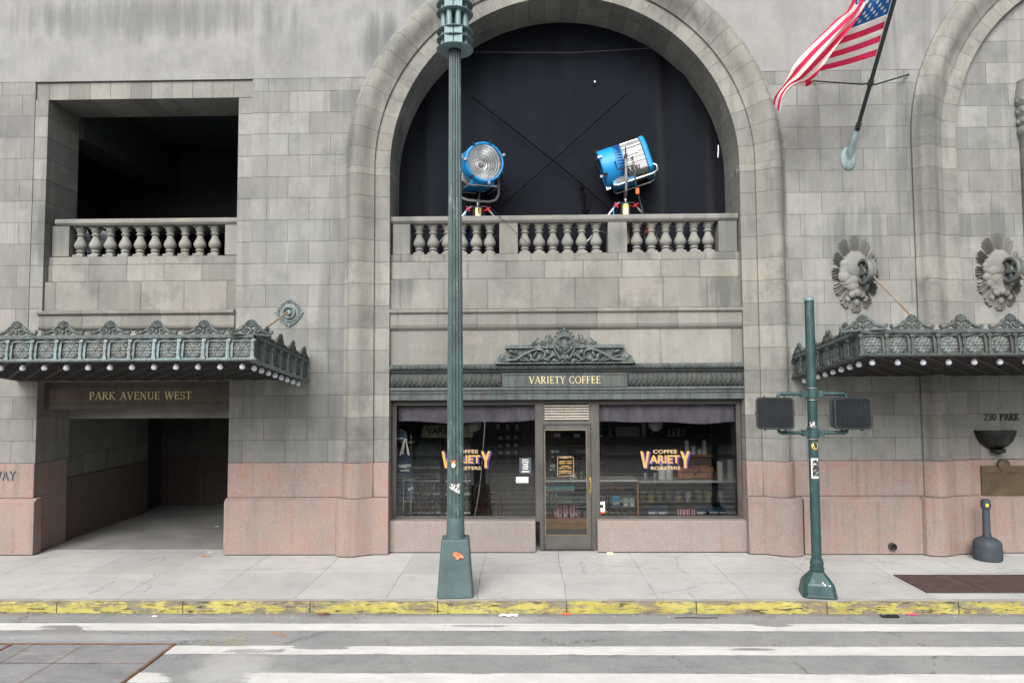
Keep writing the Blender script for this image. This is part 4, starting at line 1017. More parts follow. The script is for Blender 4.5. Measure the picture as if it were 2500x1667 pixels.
for k in range(13):
    x = .1
    while x < w-.1:
        d = .02+.05*rl.random(); m.box(x, min(x+d, w-.1), .038, .046, h-.2-.024*k, h-.2-.024*k+.009); x += d+.012
tx = m.build('small_lettering', M['plaque_hi'], PQ)
tag(tx, kind='stuff')
# ------------------------------------------------------------------ lamp post
lx, ly = gr(1116, 1461)[0]-.045, -2.41
LP = empty('street_lamp', (lx, ly, 0), label='tall fluted green street lamp post with stacked ring cage and boxy tapered base', cat='street lamp')
m = MB(); rings = []
for z, w in ((.002, .262), (.03, .262), (.80, .205), (.825, .20)):
    rings.append([(sx*w*1.0+dx, sy*w*.92+dy, z) for sx, sy, dx, dy in ((-1,-1,.025,0),(1,-1,-.025,0),(1,-1,0,.025),(1,1,0,-.025),(1,1,-.025,0),(-1,1,.025,0),(-1,1,0,-.025),(-1,-1,0,.025))])
m.hull(rings); m.xf(Matrix.Rotation(R(4), 4, 'Z')); m.build('base', M['green_base'], LP, bevel=.012)
m = MB(); m.lathe([(.138,.822),(.136,.86),(.130,1.10),(.128,1.12)], 32); m.build('collar', M['green_base'], LP, smooth=True)
m = MB(); rows = []; NF = 16
zt = at(1109, 124, ly)[1]
for i in range(31):
    t = i/30; z = 1.1+(zt-1.1)*t; r = lerp(.127, .091, t); fl_ = .13*min(1, t*40)
    row = []
    for k in range(NF*6+1):
        a = 2*PI*k/(NF*6); q = (k % 6)/6; g = math.sin(PI*q)**.8
        rr = r*(1-fl_*g); row.append((rr*math.cos(a+.1), rr*math.sin(a+.1), z))
    rows.append(row)
m.grid(rows); m.build('fluted_shaft', M['green_pole'], LP, smooth=True, ang=30)
lev = [at(1110, v/9.8, ly)[1] for v in (1205, 990, 800, 360, 150)]
lev += [lev[4]+(lev[2]-lev[3])*-1, lev[4]+(lev[3]-lev[2])+(lev[4]-lev[3])]
def disc(z): 
    m = MB(); m.lathe([(.06,-.008),(.276,-.008),(.284,0),(.276,.008),(.06,.008)], 48, Matrix.Translation((0,0,z))); m.build('ring_plate', M['green_grey'], LP, smooth=True)
for z in lev: disc(z)
ztop = lev[-1]+.3
for k in range(8):
    a = 2*PI*k/8+R(22.5); m = MB(); m.lathe([(.045, lev[0]), (.045, ztop)], 14, Matrix.Translation((.178*math.cos(a), .178*math.sin(a), 0))); m.build('tube', M['green_grey'], LP, smooth=True)
for za, zb in ((lev[0], lev[1]), (lev[1], lev[2]), (lev[3], lev[4]), (lev[5], lev[6])):
    for s in (-1, 1):
        m = MB(); m.box(s*.004 if s > 0 else -.136, .136 if s > 0 else -.004, -.238, -.1, za+.009, zb-.009); m.build('ballast_box', M['green_grey'], LP, bevel=.004)
m = MB(); m.lathe([(.1, lev[0]-.02), (.06, lev[0]-.02), (.06, ztop)], 20); m.build('core', M['green_base'], LP, smooth=True)
def wrap(name, mat, pole, r, u, v, pts, rotz=0, label=None, lift=.002, par=None):
    """sticker following the round shaft: pts in metres (across, up)"""
    x0, z0 = at(u, v, pole[1]-r); ax = (x0-pole[0])/r
    a0 = math.asin(max(-1, min(1, ax))); m = MB(); vs = []
    for a, b in pts:
        t = a0+a/r; vs.append(((r+lift)*math.sin(t), -(r+lift)*math.cos(t), z0+b))
    n = len(vs); m.add(vs, [tuple(range(n))]); o = m.build(name, mat, par, fix=False)
    if label: o['label'] = label
    return o
def grid_sticker(name, mat, pole, r, u, v, w, h, par, label=None, lift=.003, cut=None, n=8):
    x0, z0 = at(u, v, pole[1]-r); a0 = math.asin(max(-1, min(1, (x0-pole[0])/r))); rows = []
    for i in range(7):
        row = []
        for k in range(n+1):
            s, q = k/n, i/6; lo = (cut(s) if cut else 0); b = lo+(1-lo)*q
            t = a0+(s-.5)*w/r; row.append(((r+lift)*math.sin(t), -(r+lift)*math.cos(t), z0+(b-.5)*h))
        rows.append(row)
    m = MB(); m.grid(rows); o = m.build(name, mat, par, smooth=True)
    if label: o['label'] = label
    return o
def scribble_mat(name, bg, fg, sc=28, lo=.5, hi=.53):
    t = NT(name); p = t.pos(True); n_ = t.noise(p, sc, 3, .6, 1.5); return t.finish(t.mix(t.ramp(n_, lo, hi), bg, fg), .6)
M['scrib'] = scribble_mat('scrib', (.68,.68,.66), (.03,.03,.03)); M['scrib_o'] = scribble_mat('scrib_o', (.75,.12,.03), (.8,.55,.42), 34, .55, .6)
M['scrib_y'] = scribble_mat('scrib_y', (.72,.45,.08), (.25,.08,.03), 26, .6, .66); M['scrib_k'] = scribble_mat('scrib_k', (.03,.03,.035), (.7,.7,.68), 20, .58, .6)
rp = .122
grid_sticker('sticker', M['scrib'], (lx, ly), rp, 1109, 1193, .165, .15, LP, 'torn white paper sticker with black scribble', cut=lambda s: .62*max(0, 1-s*1.05) if s < .93 else .0)
m = MB()
def blob(cx, cz, rx, rz, n=14): return [(cx+rx*math.cos(2*PI*k/n), cz+rz*math.sin(2*PI*k/n)) for k in range(n)]
st = wrap('sticker', M['cream'], (lx, ly), rp, 1107, 1135, blob(0, 0, .03, .04), par=LP, label='small cream sticker with a red top', lift=.002)
o = wrap('sticker_print', M['orange'], (lx, ly), rp, 1107, 1126, blob(0, 0, .04, .016), par=st, lift=.0035)
x0, z0 = at(1118, 1358, ly-.24)
pt = [(-.075,.04),(-.04,.06),(0,.05),(.03,.04),(.06,.01),(.085,-.005),(.07,-.03),(.03,-.02),(.0,-.05),(-.04,-.04),(-.03,-.01),(-.07,.005)]
m = MB(); m.prism([(a, b) for a, b in pt], -.002, .002); o = m.build('sticker', M['scrib_o'], LP, loc=(x0-lx, -.222, z0)); o.rotation_euler = (R(-3.5), 0, R(4)); o['label'] = 'peeling orange sticker on the base'
# ------------------------------------------------------------------ pedestrian signal post
sx, sy = at(1996, 1440, -2.44)[0], -2.44
SP = empty('signal_post', (sx, sy, 0), label='slim green post carrying two dark pedestrian signals and small stickers', cat='signal post')
def oct_ring(w, d, z, c): return [(-w+c,-d,z),(w-c,-d,z),(w,-d+c,z),(w,d-c,z),(w-c,d,z),(-w+c,d,z),(-w,d-c,z),(-w,-d+c,z)]
zb = lambda v: at(1993, v, sy)[1]
m = MB(); m.hull([oct_ring(.235,.235,.002,.05), oct_ring(.235,.235,.035,.05), oct_ring(.225,.225,.045,.05), oct_ring(.208,.208,zb(1421),.045), oct_ring(.195,.195,zb(1416),.05), oct_ring(.085,.085,zb(1392),.03)])
m.xf(Matrix.Rotation(R(-12), 4, 'Z')); m.build('base', M['green'], SP, bevel=.01)
m = MB(); z0 = zb(1392); m.lathe([(.085,z0-.02),(.1,z0),(.1,z0+.05),(.09,z0+.055),(.09,z0+.085),(.095,z0+.09),(.095,z0+.125),(.088,z0+.13),(.082,z0+.17)], 28); m.build('collar', M['green'], SP, smooth=True)
zt = at(1978, 727, sy)[1]; m = MB(); m.lathe([(.071,z0+.1),(.068,zt-.04)], 28); m.build('pole', M['green'], SP, smooth=True)
m = MB(); m.lathe([(.069,zt-.05),(.074,zt-.045),(.075,zt-.015),(.068,zt-.003),(.04,zt+.006),(.001,zt+.008)], 28, cap=False); m.build('cap', M['green_grey'], SP, smooth=True)
def sig_arm(v, up):
    z = zb(v); g = empty('arm_bracket', (0, 0, z)); g.parent = SP
    m = MB(); m.lathe([(.08,-.075),(.08,.075)], 20); m.box(-.16,.16,-.035,.035,-.05,.045); m.build('clamp', M['green'], g, bevel=.008)
    for s in (-1, 1):
        m = MB(); xe = .50
        pts = [(s*.1,0,0),(s*(xe-.04),0,0),(s*(xe-.012),0,up*.012),(s*xe,0,up*.04),(s*xe,0,up*.1)]
        m.tube(pts, .027, 10); m.cyl((s*(xe-.05),0,0), (s*(xe-.07),0,0), .033, 10); m.build('arm', M['green'], g, smooth=True)
    m = MB(); m.lathe([(.083,-.095),(.083,-.08)], 20); m.lathe([(.083,.08),(.083,.092)], 20); m.build('band', M['steel'], g, smooth=True)
sig_arm(961, -1); sig_arm(1056, 1)
M['visor_edge'] = plain('visor_edge', (.03, .04, .045), .45)
def signal_head(u, v, w, h, rz):
    x, z = at(u, v, sy-.12)
    Hd = empty('pedestrian_signal', (x-sx, -.02, z), (0, 0, rz)); Hd.parent = SP
    m = MB(); m.prism(rbox(w-.02, .2, h-.02, .05), -.02, .16); m.build('housing', M['signal_green'] if rz > -.2 else M['signal_black'], Hd, smooth=True, ang=40, bevel=.012)
    m = MB(); outer = rbox(w, .1, h, .06); inner = rbox(w-.05, .1, h-.05, .045); n = len(outer)
    vs = [(a, -.11, b) for a, b in outer]+[(a, -.11, b) for a, b in inner]+[(a, -.02, b) for a, b in outer]+[(a, -.06, b) for a, b in inner]
    fs = []
    for k in range(n):
        j = (k+1) % n; fs += [(k, n+k, n+j, j), (2*n+k, k, j, 2*n+j), (n+k, 3*n+k, 3*n+j, n+j)]
    m.add(vs, fs); m.build('front_frame', M['signal_black'], Hd, smooth=True, ang=50)
    m = MB(); m.prism(rbox(w-.055, .1, h-.055, .045), -.05, -.045); m.build('lens', M['black'], Hd)
    m = MB(); iw, ih = w/2-.027, h/2-.027; nx, nz = 14, 15
    for j in range(nz):                  # egg-crate visor: zigzag bars
        zc_ = -ih+2*ih*(j+.5)/nz; top = []; 
        P = [(-iw+2*iw*k/(2*nx), zc_+(.5*ih/nz if k % 2 else -.5*ih/nz)) for k in range(2*nx+1)]
        rows = [[(a, -.098, b+.0045) for a, b in P], [(a, -.098, b-.0045) for a, b in P], [(a, -.055, b-.006) for a, b in P]]
        m.grid(rows)
    m.build('visor_grid', M['visor_edge'], Hd)
    m = MB()
    for a, b in ((-.14, h/2), (.14, h/2), (-.14, -h/2), (.14, -h/2)): m.box(a-.015, a+.015, -.07, -.02, b-.012, b+.02*(1 if b > 0 else 1)) if b > 0 else m.box(a-.015, a+.015, -.07, -.02, b-.02, b+.012)
    for a in (-w/2, w/2): m.box(a-.014, a+.014, -.07, -.02, -.02, .02)
    m.build('latch', M['signal_black'], Hd, bevel=.004)
M['signal_green'] = plain('signal_green', (.085, .12, .125), .45, .1, .2)
signal_head(1897, 1009, .525, .47, R(-16)); signal_head(2084, 1009, .52, .47, R(-6))
grid_sticker('sticker', M['scrib'], (sx, sy), .07, 1984, 1036, .07, .082, SP, 'small white square sticker')
wrap('sticker', M['scrib_y'], (sx, sy), .07, 1990, 1088, blob(.0, 0, .05, .055, 20), par=SP, label='round orange sticker')
o = grid_sticker('sticker', M['white'], (sx, sy), .07, 1990, 1143, .105, .29, SP, 'tall torn black and white sticker', lift=.0025)
grid_sticker('sticker_print', M['scrib_k'], (sx, sy), .07, 1991.5, 1142, .088, .24, o, lift=.004)
m = MB(); 
for a, b in ((.0,-.02),(.02,.05),(.12,-.04),(.09,.08)): m.ball((a, -.2-b*.3, zb(1417)+.03-abs(b)*.6), .012, .005, .017, 8, 5)
m.build('paint_drips', M['white'], SP)
# ------------------------------------------------------------------ ash receptacle
ax_, ay_ = gr(2412, 1366)[0], gr(2412, 1366)[1]+.0
AR = empty('ash_receptacle', (ax_, ay_, 0), label='dark grey plastic cigarette receptacle with long neck beside the pink pilaster', cat='ash bin')
AR.scale = (.8, .8, .89)
m = MB(); m.lathe([(.001,.002),(.25,.002),(.272,.02),(.278,.06),(.276,.24),(.27,.245),(.268,.255),(.274,.26),(.270,.325),(.255,.36),(.21,.40),(.15,.43),(.10,.448),(.08,.46)], 40, cap=False); m.build('base_bucket', M['grey_plastic'], AR, smooth=True)
m = MB(); m.lathe([(.09,.46),(.078,.5),(.07,.98)], 28); m.build('neck', M['grey_plastic'], AR, smooth=True)
m = MB(); m.lathe([(.07,.97),(.085,.99),(.094,1.02),(.094,1.12),(.085,1.15),(.06,1.165),(.001,1.168)], 28, cap=False); m.build('head', M['grey_plastic'], AR, smooth=True)
m = MB(); m.box(-.06,-.0,-.102,-.09,1.03,1.09); m.build('yellow_label', M['yellow'], AR)
m = MB(); m.lathe([(.001,.0),(.026,.0)], 16, Matrix.Translation((.048,-.086,1.06)) @ Matrix.Rotation(R(28), 4, 'Z') @ Matrix.Rotation(R(90), 4, 'X'), cap=False); m.build('slot', M['black'], AR)
m = MB(); m.box(.12,.22,-.235,-.225,.14,.15); m.tube([(p[0], -.236, p[2]) for p in spiral((.17,.2),.03,.03,1,0,1,16)], .006, 6); m.build('latch', M['grey_plastic'], AR)
# ------------------------------------------------------------------ sidewalk grate, road plates, litter
x0, y1 = gr(2195, 1405); x1, y0 = gr(2300, 1446)
SG = empty('sidewalk_grate', (0,0,0), label='rusty brown ventilation grate set into the sidewalk by the signal post', cat='grate')
A, Bp = gr(2185, 1405.5), gr(2258, 1446)
gx0 = (A[0]+Bp[0])/2
m = MB(); m.box(gx0, gx0+4.2, Bp[1], A[1], .002, .004); m.build('shaft', M['black'], SG)
m = MB(); yy = Bp[1]+.02
while yy < A[1]-.03: m.box(gx0+.03, gx0+4.2, yy, yy+.026, .0041, .013); yy += .05
b_ = m.build('bar', M['grate'], SG); tag(b_, kind='stuff')
m = MB(); m.box(gx0, gx0+.03, Bp[1]-.03, A[1]+.03, .0021, .016); m.box(gx0+.03, gx0+4.2, A[1], A[1]+.03, .0021, .016); m.box(gx0+.03, gx0+4.2, Bp[1]-.03, Bp[1], .0021, .016)
for k in range(1, 5): m.box(gx0+k*.88, gx0+k*.88+.03, Bp[1], A[1], .0135, .0155)
m.build('frame', M['grate'], SG)
zr = -.16; c0 = gr(430, 1573, zr); yt = c0[1]; e0 = gr(294, 1667, zr)
for (xa, xb, lab) in ((c0[0]-2.06, c0[0], 'grey steel road plate at the zebra crossing with a rusty right edge'), (c0[0]-4.2, c0[0]-2.07, 'steel road plate with rust brown corner at the left edge of the road')):
    T = empty('road_plate', (xa, yt, zr), label=lab, cat='road plate', group='steel plates covering the roadway')
    m = MB(); m.box(.0, xb-xa-.045, -3.0, -.035, -.02, .012); m.build('plate', M['plate'], T, bevel=.004)
    m = MB(); m.box(xb-xa-.042, xb-xa, -3.0, .0, -.02, .016); m.box(-.0, xb-xa-.0425, -.032, 0, -.02, .0155); m.build('angle_frame', M['rust'], T)
    m = MB(); m.box(.9, .912, -3, -.036, .0121, .0135); m.box(0, .899, -.62, -.61, .0121, .0135); m.box(.913, xb-xa-.05, -.62, -.61, .0121, .0135); m.build('seam', M['rust'], T)
m = MB(); m.box(0, .6, -.14, -.02, .0121, .015); m.build('rust_patch', M['rust'], T)
T.children[-1].location.x = 1.5
def litter(name, u, v, z, mk, mat, label, rz=0):
    x, y = gr(u, v, z); o = mk().build(name, mat, None, loc=(x, y, z)); o.rotation_euler = (0, 0, rz); tag(o, label, 'litter'); return o
def crump(w, d, h, sd, n=7):
    r_ = random.Random(sd); m = MB(); rows = [[((k/n-.5)*w*(1+.2*r_.random()), (i/n-.5)*d*(1+.2*r_.random()), .004+h*r_.random()) for k in range(n+1)] for i in range(n+1)]
    m.grid(rows); return m
litter('paper_scrap', 377, 1505, -.16, lambda: crump(.06,.05,.012,1), M['paper'], 'small white paper scrap on the asphalt below the left kerb')
litter('wood_sliver', 678, 1547, -.156, lambda: MB().box(-.14,.14,-.008,.008,.003,.012), M['wood'], 'thin wooden sliver lying between two zebra bars', R(-28))
litter('dead_leaf', 790, 1500, -.16, lambda: crump(.15,.05,.03,3), M['rust'], 'brown dead leaf in the gutter left of the lamp post')
litter('torn_wrapper', 1241, 1504, -.16, lambda: crump(.24,.07,.03,4), M['paper'], 'torn pale wrapper in the gutter right of the lamp post')
litter('red_wrapper', 1382, 1500, -.16, lambda: crump(.13,.04,.02,5), M['orange'], 'small red and white wrapper in the gutter below the shop door')
litter('black_rag', 2172, 1506, -.16, lambda: crump(.22,.1,.03,6), M['black'], 'flat black rag in the gutter right of the signal post')
litter('pink_wrapper', 2228, 1501, -.16, lambda: crump(.16,.04,.02,8), M['pink_pack'], 'pinkish wrapper strip in the gutter beside the black rag')
litter('wood_block', 1489, 1352, 0, lambda: MB().box(-.055,.055,-.04,.04,.002,.03), M['cream'], 'small pale wood block at the foot of the right window sill', R(8))
litter('paper_scrap', 511, 1349, 0.0, lambda: crump(.05,.04,.012,11), M['paper'], 'tiny white scrap at the mouth of the passage')
litter('cardboard_scrap', 502, 1358, 0.0, lambda: crump(.16,.05,.015,12), M['wood'], 'flat brown cardboard scrap by the plinth at the passage mouth')
litter('paper_scrap', 530, 1286, .012, lambda: crump(.07,.06,.012,13), M['paper'], 'white scrap on the shaded floor inside the passage')
litter('twig', 1700, 1509, -.16, lambda: MB().tube([(-.3,0,.01),(-.1,.01,.012),(.1,-.005,.012),(.3,.01,.01)], .005, 6), M['black'], 'thin dark stick in the gutter below the right shop window')
r_ = random.Random(5); m = MB()
for k in range(150):
    x = -8+16*r_.random(); y = -2.79-.22*r_.random()**2; s = .003+.006*r_.random(); m.ball((x, y, -.158), s, s*.8, s*.6, 5, 4)
o = m.build('gutter_grit', M['globe'], None); tag(o, 'scattered grit and crumbs along the kerb gutter', 'grit', kind='stuff')
def spray(name, strokes, col, label, w=.012):
    m = MB()
    for st_ in strokes:
        P = [gr(u, v, -.15) for u, v in st_]
        for a, b in zip(P, P[1:]):
            d = Vector((b[0]-a[0], b[1]-a[1])); nn = Vector((-d.y, d.x)).normalized()*w
            m.add([(a[0]-nn.x, a[1]-nn.y, -.1515), (a[0]+nn.x, a[1]+nn.y, -.1515), (b[0]+nn.x, b[1]+nn.y, -.1515), (b[0]-nn.x, b[1]-nn.y, -.1515)], [(0,1,2,3)])
    o = m.build(name, col, None); tag(o, kind='structure'); return o
def zg(a, b): return a/2.6133, 1067+b/2.6133
t_ = NT('spray_y'); pp = t_.pos(); nz = t_.noise(pp, 18, 5, .7); trn = t_.n('BsdfTransparent'); df = t_.n('BsdfDiffuse'); df.inputs[0].default_value = (.42, .45, .03, 1); mx = t_.n('MixShader')
t_.put(mx.inputs[0], t_.ramp(nz, .42, .6, 0, .75)); t_.t.links.new(trn.outputs[0], mx.inputs[1]); t_.t.links.new(df.outputs[0], mx.inputs[2]); t_.t.links.new(mx.outputs[0], t_.out.inputs[0]); M['spray_y'] = t_.m
t_ = NT('spray_b'); pp = t_.pos(); nz = t_.noise(pp, 18, 5, .7); trn = t_.n('BsdfTransparent'); df = t_.n('BsdfDiffuse'); df.inputs[0].default_value = (.5, .6, .75, 1); mx = t_.n('MixShader')
t_.put(mx.inputs[0], t_.ramp(nz, .42, .6, 0, .7)); t_.t.links.new(trn.outputs[0], mx.inputs[1]); t_.t.links.new(df.outputs[0], mx.inputs[2]); t_.t.links.new(mx.outputs[0], t_.out.inputs[0]); M['spray_b'] = t_.m
spray('utility_marking', [[zg(*p) for p in st_] for st_ in ([(1345,1285),(1310,1305),(1350,1318)], [(1315,1305),(1400,1303),(1480,1300)], [(1470,1302),(1530,1260),(1580,1275),(1570,1300),(1520,1295),(1450,1285)], [(1450,1320),(1480,1312),(1470,1328)], [(1500,1322),(1550,1318)])], M['spray_y'], '')
spray('utility_marking', [[zg(*p) for p in st_] for st_ in ([(1030,1284),(1150,1290),(1270,1288)], [(1200,1318),(1270,1268)], [(0,1280),(240,1281)], [(640,1278),(950,1284)], [(1070,1420),(1140,1380)])], M['spray_b'], '')
# ------------------------------------------------------------------ black drape and straps in the arch
CY = .98
m = MB(); rows = []; nx_, nz_ = 150, 60; rr = random.Random(2)
ph = [(rr.uniform(1.2, 9), rr.uniform(0, 6), rr.uniform(.4, 1)) for _ in range(9)]
for j in range(nz_+1):
    row = []; z = 5.36+(10.6-5.36)*j/nz_
    for k in range(nx_+1):
        x = PX0-.3+(PX1-PX0+.6)*k/nx_
        y = CY+.06
        edge = min(1, max(0, (abs(x-PC)-1.7)/1.2))
        for f, p, a in ph: y += (.02+.06*edge)*a*math.sin(f*x*1.3+p+.25*(z-5))
        y += .03*math.exp(-((x-3.55-(z-5.4)*.02)/.13)**2)*-1-.03*math.exp(-((x-3.2+.05*z)/.2)**2)
        y += .012*math.sin(3*x+2.2*z)*math.exp(-((z-6)/.9)**2)
        row.append((x, y, z))
    rows.append(row)
m.grid(rows); o = m.build('black_drape', M['curtain'], None, smooth=True, ang=180); tag(o, 'huge black fabric drape closing off the central arch behind the film lights', 'drape')
def strap(pts, r, label, name='strap'):
    m = MB(); P = [at3(u, v, CY-.10) for u, v in pts]; m.tube(P, r, 6); o = m.build(name, M['strap'], None); tag(o, label, 'strap', 'dark straps tensioned across the black drape'); return o
strap([(1150, 235), (1262, 322), (1360, 400), (1430, 458), (1490, 512)], .013, 'dark strap falling from upper left to lower right across the black drape')
strap([(1530, 230), (1430, 320), (1342, 400), (1240, 490), (1190, 532)], .010, 'dark strap rising from lower left to upper right across the black drape')
m = MB(); P = [at3(u, v, CY-.13) for u, v in ((1412, 440), (1420, 452), (1424, 462), (1417, 478), (1421, 488), (1425, 470), (1428, 520))]; m.tube(P, .014, 6); m.ball(at3(1428, 516, CY-.12), .07, .05, .05, 10, 6); m.ball(at3(1422, 458, CY-.14), .05, .04, .06, 8, 6); m.tube([at3(1421, 525, CY-.15), at3(1440, 512, CY-.15)], .02, 6)
o = m.build('rope_knot', M['strap'], None, smooth=True); tag(o, 'black rope knot and hanging ball end on the drape left of the right film light', 'rope')
m = MB(); m.ball(at3(1452, 200, CY-.02), .018, .01, .025, 8, 5); o = m.build('drape_clip', M['white'], None); tag(o, 'tiny white clip high up on the black drape', 'clip')
m = MB(); m.tube([at3(1049, 130, CY-.05), at3(1200, 128, CY-.05), at3(1400, 129, CY-.05), at3(1590, 118, CY-.05)], .006, 5); o = m.build('seam_cord', M['frame'], None); tag(o, 'thin grey cord running along the top of the black drape', 'cord')
m = MB(); m.tube([at3(1754, 355, .93), at3(1754, 370, .92), at3(1753, 385, .92)], .016, 6); o = m.build('drape_tie', M['steel'], None); tag(o, 'short grey tie holding the drape at the right side of the arch', 'tie')
# ------------------------------------------------------------------ film lights (front of the lamp looks along local -X)
def film_light(cu, cv, Y, front, label, brand_side):
    c = at3(cu, cv, Y); d = Vector(front).normalized(); Mr = d.to_track_quat('-X', 'Z').to_matrix().to_4x4()
    T = empty('film_light', c, label=label, cat='film light'); T.rotation_euler = Mr.to_euler()
    X = Matrix.Rotation(R(90), 4, 'Y')          # lathe axis -> local +X
    def lat(prof, n=40, cap=False): return MB().lathe(prof, n, X, cap)
    k = 1.0
    m = lat([(.345,-.46),(.372,-.455),(.385,-.44),(.388,-.22),(.378,-.14),(.352,-.07),(.352,-.02),(.30,-.01)]); 
    for i in range(10):
        a = R(-40+i*9); m.box(-.28,-.16,-.007,.007,.35,.372) if i < 0 else None
    FH_ = m.build('front_housing', M['blue'], T, smooth=True, ang=35)
    m = MB()
    for i in range(14):
        a = R(20+i*9); b = MB().box(-.18,-.05,-.011,.011,.33,.387); b.xf(Matrix.Rotation(a, 4, 'X')); m.add(b.v, b.f)
    m.build('rib', M['blue_dark'], FH_)
    m = MB(); m.lathe([(.335,-.47),(.36,-.478),(.378,-.465),(.378,-.45)], 48, X, cap=False); m.build('rim', M['blue'], T, smooth=True)
    for i in range(7):
        a = 2*PI*i/7+.25; b = MB().box(-.50,-.42,-.022,.022,.365,.425); b.xf(Matrix.Rotation(a, 4, 'X')); b.build('clip', M['steel' if i % 2 else 'black'], T)
    # lens: stepped reflector bowl behind glass
    prof = []; n = 16
    for i in range(n+1):
        q = i/n; r = .035+.30*q; x = -.20-.235*q**1.6; prof.append((r, x)); prof.append((r+.006, x-.006 if i % 2 else x+.008))
    m = lat(prof, 64); m.build('reflector', M['reflector'], T, smooth=True, ang=20)
    m = MB(); m.ball((-.23,0,0), .07,.05,.05, 16, 10); m.build('lamp_globe', M['white'], T, smooth=True)
    m = lat([(.001,-.468),(.2,-.462),(.34,-.452)], 48); m.build('lens', M['lens'], T, smooth=True)
    # silver body: flat-sided drum with rails
    ring = lambda x, s: [(x, s*a, s*b) for a, b in ((-.22,-.36),(.22,-.36),(.33,-.29),(.335,.16),(.24,.31),(-.24,.31),(-.335,.16),(-.33,-.29))]
    m = MB(); m.hull([ring(-.03,1), ring(.36,1)]); BD = m.build('body', M['alu'], T, bevel=.015)
    m = MB()
    for z in (-.12, -.02, .08, .18):
        for s in (-1, 1): m.box(-.02,.34, s*.335 if s > 0 else -.35, s*.35 if s > 0 else -.335, z, z+.014)
    for y in (-.16, 0, .16): m.box(-.02,.35, y-.03, y+.03, .311, .335)
    m.build('cooling_rail', M['steel'], BD)
    m = MB()
    for s in (-1, 1): m.box(.06,.26, -.352, -.342, .03, .12) if s < 0 else None
    m.build('access_panel', plain('panel_grey', (.5,.5,.5), .5, .3), BD)
    m = MB(); m.hull([[(x_, s_*1.13*a, s_*1.13*b) for (x_, a, b) in ring(.36, 1)] for x_, s_ in ((.36,.97),)]+[[(.43, 1.08*a, 1.08*b) for (_, a, b) in ring(.43, 1)]]+[[(.46, .95*a, .95*b) for (_, a, b) in ring(.46, 1)]]); m.build('rear_housing', M['blue'], T, bevel=.012)
    m = MB(); m.hull([[(x_, y_, z_) for y_, z_ in ((-.24,-.41),(.24,-.41),(.22,-.30),(-.22,-.30))] for x_ in (-.36,.10)]); LB = m.build('lower_box', M['blue'], T, bevel=.015)
    m = MB()
    for s in (-1, 1):
        for i in range(6): m.box(-.30,-.06, s*.235 if s > 0 else -.247, s*.247 if s > 0 else -.235, -.39+i*.018, -.382+i*.018)
    m.build('vent_slot', M['alu'], LB)
    m = MB()
    for s in (-1, 1): m.tube([(-.36,s*.27,-.40),(-.30,s*.3,-.44),(.40,s*.3,-.44),(.50,s*.28,-.40),(.52,s*.24,-.30),(.44,s*.22,-.22)], .016, 8)
    m.tube([(-.34,-.27,-.42),(-.34,.27,-.42)], .016, 8); m.tube([(.50,-.27,-.40),(.50,.27,-.40)], .016, 8); m.build('skid_frame', M['steel'], T, smooth=True)
    if brand_side:
        o = sans('ARRI', .125, M['ink'], T, 'lettering', (.07, -.345, -.285), .004, .003, rot=(PI/2, 0, 0), shear=.12)
    # yoke, in world-upright orientation
    inv = Mr.inverted(); up = Vector((0,0,1)); side = (Mr @ Vector((0,1,0,0))).to_3d().normalized()
    P = [side*.40+up*.0, side*.42-up*.25, side*.42-up*.50, side*.36-up*.62, side*.22-up*.665, up*-.67, -side*.22-up*.665, -side*.36-up*.62, -side*.42-up*.50, -side*.42-up*.25, -side*.40]
    m = MB(); m.tube([(inv @ Vector((*p, 0))).to_3d() for p in P], .026, 8); m.build('yoke', M['alu'], T, smooth=True)
    m = MB()
    for s in (-1, 1): m.cyl((0, s*.33, 0), (0, s*.45, 0), .035, 12)
    m.cyl((0,-.44,0), (.045,-.45,.17), .013, 8); m.cyl((0,.44,0), (.045,.45,.17), .013, 8); m.build('tilt_knob', M['black'], T, smooth=True)
    m = MB(); m.tube([(-.22,-.36,-.02),(-.22,-.43,-.03),(-.22,-.43,-.19),(.10,-.43,-.21),(.11,-.43,-.04),(.10,-.36,-.03)], .013, 6); m.build('carry_handle', M['black'], T, smooth=True)
    return T, c, Mr
